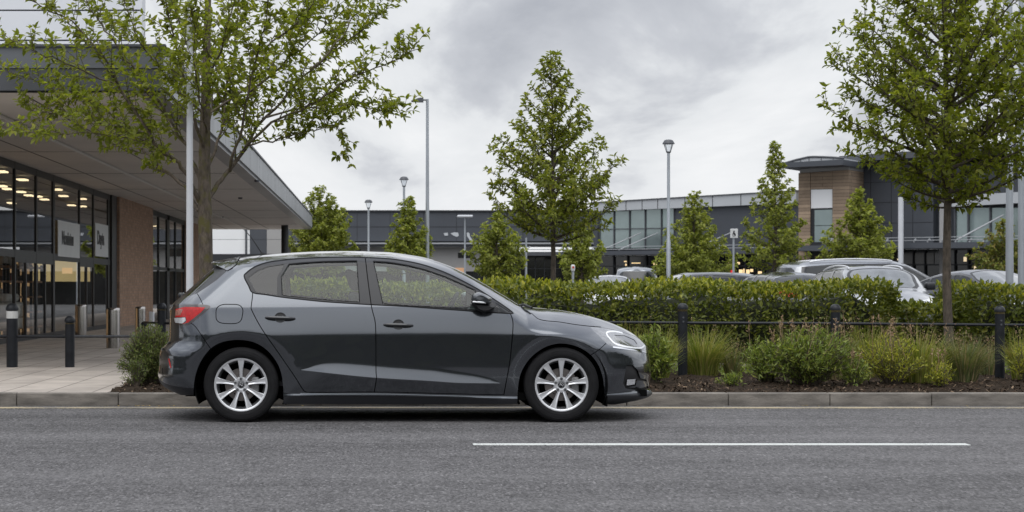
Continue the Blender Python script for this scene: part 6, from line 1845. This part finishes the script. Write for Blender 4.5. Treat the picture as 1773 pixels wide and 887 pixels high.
def upright_tree(px, pyt, Y, crown_py, base_w, prof, nb, seed, name, label, leaf, gap, m_leaf, lean=0.0, elev=(18, 55), sub=.42, subgap=.12, depth=2, group=None, trunk_w=6, wl=.48, zb=None, bk='bark', zbase=ZP, lowers=(), top_r=.6):
    """young clipped tree: straight leader, branches up to a radius that follows the outline"""
    T = Tree(seed); x = PX(px, Y); zt = PZ(pyt, Y); zc = PZ(crown_py, Y); k = Y / FPX
    H = zt - zbase; zs_ = np.linspace(zbase - .03, zt, 16)
    wob = np.cumsum(T.r.normal(0, .012, (16, 2)), 0); wob -= wob[0]
    lead = np.stack([x + wob[:, 0] * .7 + lean * (zs_ - zbase), Y + wob[:, 1], zs_], 1)
    T.tr.tube(lead, [max(.004, trunk_w * k * (1 - ((z - zbase) / H) * .93)) for z in zs_], 12)
    def onlead(z): return np.array([np.interp(z, zs_, lead[:, i]) for i in range(3)])
    ga = 2.39996
    for i in range(nb):
        t = ((i + .5) / nb) ** .92
        zr = zc + (zt - zc) * t                                   # height reached by the tip
        rad = np.interp(t, [p[0] for p in prof], [p[1] for p in prof]) * base_w * k * T.r.uniform(.78, 1.10)
        el = R(elev[0] + (elev[1] - elev[0]) * t) * T.r.uniform(.85, 1.15)
        dz = rad * math.tan(el); z0 = max(zc - .25 * (zt - zc) * 0 + (zr - zc) - dz * .9 + zc * 0, 0) + 0
        z0 = max(zr - dz, zc - .35 * min(1, (zt - zc)))
        a = i * ga + T.r.normal(0, .25)
        p0 = onlead(z0); tip = np.array([p0[0] + math.cos(a) * rad, p0[1] + math.sin(a) * rad, zr])
        mid = (p0 + tip) / 2 + np.array([0, 0, -.10 * rad]) + T.r.normal(0, .03, 3)
        pts = [p0 * (1 - s_) ** 2 + mid * 2 * s_ * (1 - s_) + tip * s_ ** 2 for s_ in np.linspace(0, 1, 7)]
        ln = np.linalg.norm(tip - p0)
        T.branch(pts, max(.005, .020 * rad + .004), .0028, leaf, gap, subgap=subgap, sublen=sub * max(.35, min(1.3, rad)), leaf_from=.18, depth=depth, n=6)
    for p_, r_ in lowers:
        T.branch([px3(a, b, Y + c) for a, b, c in p_], r_, .004, leaf, gap, subgap=subgap, sublen=sub, leaf_from=.45, depth=depth, n=6)
    T.leafy(lead[-5:], leaf, gap, 0)
    return T.finish(name, (x, Y, zbase), label, MT[bk], m_leaf, group, wl)

upright_tree(957, 92, 27, 388, 130, [(0, .78), (.08, .93), (.22, 1.0), (.38, .86), (.55, .62), (.72, .43), (.87, .26), (1, .08)], 64, 5, 'street_tree',
             'slender pyramid-shaped young tree standing alone behind the hedge in the middle of the picture', .086, .044, LF_B, elev=(20, 56), sub=.36, subgap=.105, group='trees near the road', trunk_w=6.0)
upright_tree(1645, -210, 21.6, 350, 200, [(0, .34), (.06, .62), (.13, .86), (.26, 1.0), (.45, .98), (.62, .84), (.8, .52), (1, .08)], 70, 8, 'street_tree',
             'large leafy tree with slim bare trunk rising through the low hedge at the right', .090, .048, LF_A, elev=(14, 55), sub=.42, subgap=.118, group='trees near the road', trunk_w=9.0)
GM = 'small car park trees'
CON = [(0, .80), (.10, .98), (.25, 1.0), (.45, .80), (.65, .58), (.82, .36), (1, .08)]
OVA = [(0, .72), (.15, .96), (.35, 1.0), (.55, .88), (.75, .64), (.9, .36), (1, .1)]
for (px, pt, Y, cb, bw, pf, nb, sd, lab, lf, tw_) in [
    (553, 323, 80, 470, 62, OVA, 46, 31, 'bushy young tree at the corner of the shop canopy, in front of the dark shed', .19, 5),
    (706, 345, 60, 470, 48, CON, 42, 32, 'bushy young tree left of the tall lamp column, above the car roof', .17, 4.5),
    (860, 371, 58, 480, 47, OVA, 42, 33, 'bushy young tree left of the central tree, against the dark shed', .16, 4.5),
    (1006, 397, 56, 482, 40, OVA, 34, 34, 'small bushy tree close behind the trunk of the central tree', .15, 4),
    (1200, 334, 66, 488, 68, CON, 50, 35, 'broad bushy young tree right of the large lantern lamp', .16, 5),
    (1341, 248, 50, 466, 60, [(0, .82), (.12, 1.0), (.3, .90), (.5, .66), (.7, .42), (.86, .22), (1, .06)], 58, 36, 'tall narrow pointed tree in front of the timber tower', .14, 4.5),
    (1490, 330, 56, 462, 62, CON, 46, 37, 'bushy young tree between the timber tower and the dark wing', .16, 5)]:
    upright_tree(px, pt, Y, cb, bw, pf, int(nb * 1.22), sd, 'young_tree', lab, lf * .78, .058, LF_FAR, elev=(8, 58), sub=.46, subgap=.135, depth=2, group=GM, trunk_w=tw_, wl=.6)
upright_tree(1738, 382, 60, 490, 50, OVA, 38, 38, 'young_tree', 'small tree with reddish turning leaves behind the steel pole at the right', .125, .06, LF_RED, elev=(8, 55), sub=.46, subgap=.14, depth=2, group=GM, trunk_w=4.5, wl=.6)

# ---- hedge
def hedge(x0, x1, y0, y1, ztop, seed, label, dens=1150, zb=ZP, mh=LF_HEDGE):
    r = np.random.default_rng(seed)
    t = thing('hedge', ((x0 + x1) / 2, (y0 + y1) / 2, ZP), label, 'hedge', 'clipped hedges along the car park')
    def bump(a, b): return .06 * np.sin(a * 2.9 + seed) + .045 * np.sin(a * 6.7 + b * 3.1) + .035 * np.sin(a * 13.3 + b * 7.7 + seed)
    core = MB(); nx_ = max(8, int((x1 - x0) / .22)); ring = []
    sec = [(0, 0), (-.01, .35), (0, .72), (.08, .90), (.26, 1.0), (.74, 1.0), (.92, .90), (1, .72), (1.0, .35), (1, 0)]
    V = []; F = []
    for i in range(nx_ + 1):
        xx = x0 + (x1 - x0) * i / nx_; e = min(1, .55 + 1.3 * min(i, nx_ - i) / nx_ * (x1 - x0)); 
        for (a, b) in sec:
            yy = y0 + .36 + (y1 - y0 - .72) * a; zz = zb + (ztop - .24 - zb) * b * (e if b > 0 else 1)
            o = bump(xx, b * 2) * .5
            V.append((xx, yy, zz + (o if b > .85 else 0)))
    m = len(sec)
    for i in range(nx_):
        for j in range(m - 1): F.append((i*m + j, (i+1)*m + j, (i+1)*m + j + 1, i*m + j + 1))
    F.append(tuple(range(m))); F.append(tuple(nx_ * m + j for j in range(m - 1, -1, -1)))
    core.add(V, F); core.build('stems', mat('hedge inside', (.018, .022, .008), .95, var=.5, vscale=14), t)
    Ls = {'face': [], 'top': []}
    def put(n, fn, up, key, Lm):
        for _ in range(1):
            p, nrm = fn(n)
            d = unit(nrm * .75 + r.normal(0, .55, (n, 3)) + np.array([0, 0, up]))
            nn = unit(nrm * .7 + np.array([0, 0, .7]) + r.normal(0, .4, (n, 3)))
            Ls[key].append((p, d, nn, r.uniform(.6, 1.25, n) * Lm))
    h = ztop - zb
    def front(n):
        a = r.uniform(x0, x1, n); b = r.beta(1.25, .95, n) * (h - .04)
        dpt = np.minimum(r.exponential(.07, n), .26); under_ = .16 * np.clip(1 - b / (.55 * h), 0, 1)
        yy = y0 + .07 - bump(a, b) + dpt + under_; 
        rd_ = np.clip((b - (h - .20)) / .20, 0, 1) ** 2 * .16
        return np.stack([a, yy + rd_, zb + b], 1), np.tile(np.array([0, -1.0, .15]), (n, 1))
    def top(n):
        a = r.uniform(x0, x1, n); b = r.uniform(0, 1, n); dpt = r.exponential(.045, n)
        ed_ = (np.abs(b - .5) * 2) ** 6 * .10
        return np.stack([a, y0 + .05 + (y1 - y0 - .1) * b, ztop - .05 + bump(a, b * 2.0) * .55 - dpt - ed_], 1), np.tile(np.array([0, -.15, 1.0]), (n, 1))
    def end(sgn):
        def f(n):
            b = r.uniform(0, 1, n); c = r.uniform(0, 1, n) * (h - .05)
            xx = (x1 if sgn > 0 else x0) - sgn * (r.exponential(.05, n) + .02 + .2 * np.clip((c - h + .3) / .3, 0, 1) ** 2)
            return np.stack([xx, y0 + (y1 - y0) * b, zb + c], 1), np.tile(np.array([sgn, 0, .2]), (n, 1))
        return f
    wx = x1 - x0
    put(int(dens * wx * h), front, .25, 'face', .072)
    put(int(dens * .55 * wx * (y1 - y0)), top, .45, 'top', .072)
    put(int(dens * .3 * wx * h), lambda n: (lambda pn: (pn[0] * np.array([1, 0, 1]) + np.array([0, y0 + y1, 0]) - pn[0] * np.array([0, 1, 0]), pn[1] * np.array([1, -1, 1])))(front(n)), .25, 'face', .08)
    for sg in (-1, 1): put(int(dens * .8 * h * (y1 - y0)), end(sg), .25, 'face', .078)
    for key, nm, mm_ in (('face', 'leaves', mh), ('top', 'young_leaves', None)):
        A = [np.concatenate(q) for q in zip(*Ls[key])]
        if key == 'top':
            mask = r.uniform(0, 1, len(A[0])) < .55
            V, Fq = leaf_geo(*[q[mask] for q in A], A[3][mask] * .46, curl=.2); quick_mesh('young_leaves', V, Fq, LF_HTOP, t)
            A = [q[~mask] for q in A]
            V, Fq = leaf_geo(*A, A[3] * .46, curl=.2); quick_mesh('leaves', V, Fq, mh, t)
        else:
            V, Fq = leaf_geo(*A, A[3] * .46, curl=.2); quick_mesh('leaves', V, Fq, mm_, t)
    return t
YH0, YH1 = 22.3, 23.7
hedge(PX(462, 22.6), PX(1556, 22.4), YH0, YH1, 1.225, 3, 'long clipped laurel hedge with yellow-green young tips behind the parked hatchback')
hedge(PX(1545, 22.7), PX(1690, 22.7), YH0 + .15, YH1, .985, 4, 'low gap-filling piece of hedge around the slim tree trunk')
hedge(PX(1672, 22.3), PX(1673, 22.3) + 3.6, YH0 - .05, YH1, 1.185, 6, 'clipped hedge at the far right, behind the last black post')

# ---- grasses and shrubs in the bed
def grass(px, pyb, Y, wpx, hpx, n, seed, m, label, stalks=0, spread=1.0):
    r = np.random.default_rng(seed); x = PX(px, Y); k = Y / FPX; w = wpx * k / 2; H = hpx * k * .66; z0 = bed_z(x, Y) - .01
    t = thing('grass_clump', (x, Y, z0), label, 'grass', 'grass clumps in the planting bed')
    def blades(n, H0, wid, droop, rad, m_, name, taper=1.0):
        ns = 5; a = r.uniform(0, 2 * np.pi, n); rb_ = np.sqrt(r.uniform(0, 1, n)) * rad * .42; h = H0 * r.uniform(.55, 1.1, n); out_ = r.uniform(.15, 1.0, n) ** .8 * rad * spread * 1.15; dr = droop * r.uniform(.3, 1.3, n)
        th = np.linspace(0, 1, ns)[None, :]
        cx_ = x + np.cos(a)[:, None] * (rb_[:, None] + out_[:, None] * th ** 1.6) + (r.normal(0, .01, (n, ns)) * th)
        cy_ = Y + (np.sin(a)[:, None] * (rb_[:, None] + out_[:, None] * th ** 1.6)) * .7
        cz_ = z0 + h[:, None] * (th * (1 + dr[:, None]) - dr[:, None] * th ** 2.6 * (out_ / (rad + 1e-6))[:, None] * 1.2)
        C_ = np.stack([cx_, cy_, np.maximum(cz_, z0 + .005)], -1)
        side = np.stack([-np.sin(a + r.normal(0, .6, n)), np.cos(a + r.normal(0, .6, n)), np.zeros(n)], -1)[:, None, :]
        ww = (wid * (1 - th ** 1.7 * .92))[..., None]
        V = np.stack([C_ - side * ww, C_ + side * ww], 2).reshape(-1, 3)
        b = np.arange(n)[:, None, None] * ns * 2 + np.arange(ns - 1)[None, :, None] * 2
        F = (b + np.array([0, 1, 3, 2])).reshape(-1, 4)
        q = quick_mesh(name, V, F, m_, t)
        if name != 'blades': q['kind'] = 'stuff'
    blades(int(n * 1.5), H, .0046, .55, w, m, 'blades')
    if stalks:
        blades(stalks, H * 1.32, .0022, .2, w * .9, ST_M, 'dry_stalks')
        a = r.uniform(0, 6.28, stalks); q = r.uniform(.2, .9, stalks)
        n2 = stalks * 7; c_ = np.repeat(np.stack([x + np.cos(a) * w * q, Y + np.sin(a) * w * q * .7, z0 + H * r.uniform(.85, 1.3, stalks)], 1), 7, 0) + r.normal(0, 1, (n2, 3)) * np.array([.012, .012, .032])
        V, F = leaf_geo(c_, r.normal(0, .5, (n2, 3)) + np.array([0, 0, .8]), r.normal(0, 1, (n2, 3)), np.full(n2, .022), np.full(n2, .008)); quick_mesh('seed_heads', V, F, ST_M, t)['kind'] = 'stuff'
    return t
def shrub(px, Y, wpx, hpx, n, seed, m, label, leaf=.05, wl=.42, dpth=.8, stem_m=None, cat='shrub', name='shrub', zoff=0.0, spike=0):
    r = np.random.default_rng(seed); x = PX(px, Y); k = Y / FPX; w = wpx * k / 2; H = hpx * k; z0 = bed_z(x, Y) - .01
    t = thing(name, (x, Y, z0), label, cat, 'shrubs in the planting bed')
    st = MB(); P_, D_, N_, L_ = [], [], [], []
    ns = max(30, int(n / 16))
    for i in range(ns):
        a = r.uniform(0, 2 * np.pi); q = math.sqrt(r.uniform(.02, 1)); el = (1 - q * q) ** .5
        lump = 1 + .16 * math.sin(a * 3 + seed) + .10 * math.sin(a * 5 + q * 6 + seed)
        tip = np.array([x + math.cos(a) * w * q * lump, Y + math.sin(a) * w * dpth * q * lump, z0 + H * (.22 + .78 * el) * r.uniform(.80, 1.08) * (.9 + .1 * lump)])
        b0 = np.array([x + math.cos(a) * w * .15, Y + math.sin(a) * w * .15, z0])
        mid = (b0 + tip) / 2 + np.array([0, 0, H * .14]) 
        pts = np.array([b0 * (1 - s_) ** 2 + mid * 2 * s_ * (1 - s_) + tip * s_ ** 2 for s_ in np.linspace(0, 1, 7)])
        st.tube(pts, [.004, .0035, .003, .0028, .0024, .002, .0015], 4)
        for j in range(16):
            s_ = r.uniform(.08, 1.0) ** .8; f = s_ * 6; i0 = min(int(f), 5); p = pts[i0] + (pts[i0+1] - pts[i0]) * (f - i0); ax = unit(pts[i0+1] - pts[i0])
            P_.append(p + r.normal(0, .012, 3)); D_.append(unit(ax * .6 + r.normal(0, .6, 3) + np.array([0, -.12, .2]))); N_.append(unit(np.array([0, -.2, 1.0]) + r.normal(0, .5, 3))); L_.append(leaf * r.uniform(.6, 1.2))
    st.build('stems', stem_m or MT['bark'], t, recalc=False)
    V, F = leaf_geo(P_, D_, N_, np.array(L_), np.array(L_) * wl); quick_mesh('leaves', V, F, m, t)
    if spike:
        sp_ = MB(); P2 = []
        for i in range(spike):
            a = r.uniform(0, 6.28); q = r.uniform(0, .9) * w; b0 = np.array([x + math.cos(a) * q, Y + math.sin(a) * q * dpth, z0 + H * .5]); tip = b0 + np.array([r.normal(0, .06), r.normal(0, .05), H * r.uniform(.55, .95)])
            sp_.tube([b0, (b0 + tip) / 2 + r.normal(0, .012, 3), tip], [.003, .0025, .0015], 4)
            for j in range(9): P2.append(tip - (tip - b0) * r.uniform(0, .22) + r.normal(0, .008, 3))
        sp_.build('dry_stalks', ST_M, t, recalc=False)['kind'] = 'stuff'
        P2 = np.array(P2); V, F = leaf_geo(P2, r.normal(0, .5, P2.shape) + np.array([0, 0, .7]), r.normal(0, 1, P2.shape), np.full(len(P2), .028), np.full(len(P2), .011)); quick_mesh('seed_heads', V, F, ST_M, t)['kind'] = 'stuff'
    return t
shrub(262, 19.0, 98, 100, 14000, 41, LF_HEATH, 'round heather-like bush at the rear bumper of the hatchback', leaf=.038, wl=.26, dpth=.9)
shrub(236, 18.75, 44, 52, 900, 53, LF_HEATH, 'low outer tuft of heather leaning over the pavement edge', leaf=.034, wl=.22)
shrub(1134, 19.0, 70, 96, 2000, 42, LF_SHRUB, 'leafy green shrub tight against the front bumper of the hatchback', leaf=.055, wl=.34)
grass(1138, 0, 19.9, 92, 112, 320, 43, GR_A, 'tall pale green grass behind the shrub at the front bumper')
grass(1216, 0, 20.7, 124, 112, 420, 44, GR_A, 'bright arching grass clump at the foot of the first black post', stalks=5, spread=1.15)
shrub(1328, 19.15, 96, 76, 2200, 45, LF_SHRUB, 'low spreading green shrub left of the middle post', leaf=.052, wl=.26, spike=5)
shrub(1400, 18.95, 175, 96, 5200, 46, LF_SHRUB, 'wide mounded green shrub hiding the foot of the middle post', leaf=.055, wl=.28, spike=12)
grass(1392, 0, 20.1, 130, 118, 240, 47, GR_B, 'wispy blue-green grass above the wide mounded shrub', stalks=14)
grass(1505, 0, 20.4, 100, 124, 220, 48, GR_A, 'yellow-green grass standing tall right of the middle post', stalks=14)
shrub(1545, 18.95, 124, 88, 2400, 49, LF_YEL, 'golden yellow-green shrub at the centre of the right bed', leaf=.045, wl=.24, spike=10)
grass(1592, 0, 19.2, 120, 122, 360, 50, GR_A, 'loose grass clump with many dry flower stalks left of the slim trunk', stalks=34, spread=1.2)
grass(1668, 0, 19.3, 104, 104, 420, 51, GR_B, 'dense dark green grass tussock between the slim trunk and the last post', stalks=22)
grass(1768, 0, 19.6, 70, 110, 240, 52, GR_A, 'bright grass clump cut off by the right edge of the picture', stalks=6)
shrub(1776, 19.3, 54, 78, 900, 54, LF_YEL, 'small yellow-green shrub at the right edge below the last post', leaf=.042, wl=.25)
grass(1268, 0, 20.9, 60, 70, 90, 55, GR_B, 'thin dry grass tuft in front of the stone edging', stalks=10)
shrub(1268, 18.75, 46, 26, 380, 61, LF_SHRUB, 'small low green weed on the bare mulch between the first post and the wide shrub', leaf=.04, wl=.3)
shrub(1478, 18.8, 60, 48, 700, 62, LF_SHRUB, 'small dark shrub filling the space between the wide mound and the golden shrub', leaf=.045, wl=.28, spike=6)
shrub(1632, 18.75, 52, 46, 600, 63, LF_YEL, 'little yellow-green plant in front of the slim trunk', leaf=.04, wl=.26, spike=5)
grass(1712, 0, 20.9, 70, 76, 140, 64, GR_B, 'short dry-tipped grass tuft at the foot of the last post', stalks=12)
grass(1450, 0, 19.9, 80, 112, 160, 65, GR_B, 'sparse grass with dry stalks behind the middle post', stalks=16)
grass(1092, 0, 20.4, 80, 118, 240, 66, GR_A, 'tall grass seen above the bonnet edge of the hatchback', stalks=4)
# low weeds at the hedge foot, too many to count
r = np.random.default_rng(77); n = 2600
xx = r.uniform(PX(1060, 21.5), PX(1800, 21.5), n); yy = r.uniform(20.9, 22.2, n)
pp = np.stack([xx, yy, np.array([bed_z(a, b) for a, b in zip(xx, yy)]) + r.uniform(0, .16, n) * (.4 + .6 * np.sin(xx * 2.3) ** 2)], 1)
V, F = leaf_geo(pp, r.normal(0, .6, (n, 3)) + np.array([0, -.2, .7]), r.normal(0, .5, (n, 3)) + np.array([0, 0, 1]), r.uniform(.025, .06, n), r.uniform(.012, .025, n))
wd_ = quick_mesh('undergrowth', V, F, LF_SHRUB); wd_['kind'] = 'stuff'; tag(wd_, 'low mixed weeds covering the soil at the foot of the hedge', 'undergrowth')
# unseen tree rows added behind the camera to darken reflections in paint and glass
r = np.random.default_rng(99); n = 42000
q_ = r.uniform(0, 1, n); xx = r.uniform(-130, 130, n); sd_ = q_ < .16; xx = np.where(q_ > .45, xx * .25, xx); xx = np.where(sd_, np.where(xx > 0, 62, -62) + r.normal(0, 1.5, n), xx); hh = 6.2 + 1.6 * np.sin(xx * .23) + .9 * np.sin(xx * .71 + 1)
zz_ = r.beta(1.5, 1.1, n) * hh; yy = np.where(sd_, r.uniform(-26, 24, n), -26 + r.normal(0, 1.2, n))
V, F = leaf_geo(np.stack([xx, yy, zz_], 1), r.normal(0, 1, (n, 3)), r.normal(0, .7, (n, 3)) + np.array([0, .9, .3]), r.uniform(.45, 1.0, n) * np.where(np.abs(xx) > 33, 2.2, 1), r.uniform(.35, .7, n) * np.where(np.abs(xx) > 33, 2.2, 1))
wall_ = MB()
xs2 = np.linspace(-130, 130, 131); hs2 = 4.6 + 1.2 * np.sin(xs2 * .23) + .7 * np.sin(xs2 * .71 + 1)
for i in range(130): wall_.add([(xs2[i], -27, 0), (xs2[i+1], -27, 0), (xs2[i+1], -27, hs2[i+1]), (xs2[i], -27, hs2[i])], [(0, 1, 2, 3)])
for sx in (-63, 63): wall_.add([(sx, -27, 0), (sx, 26, 0), (sx, 26, 4.4), (sx, -27, 4.4)], [(0, 1, 2, 3)])
tl_ = quick_mesh('unseen_treeline', V, F, leafmat('distant treeline leaves', [(0.053, 0.065, 0.027), (0.075, 0.090, 0.036), (0.063, 0.075, 0.030)], .8, .1)); tl_['kind'] = 'stuff'
wall_.build('unseen_backing', mat('treeline shade', (.034, .042, .018), .95, var=.2, vscale=1.5, spec=.1), tl_)['kind'] = 'stuff'  # flat dark wall added behind the leaves to close gaps in the reflection
tag(tl_, 'unseen row of trees added behind the viewpoint to darken reflections', 'unseen_treeline')
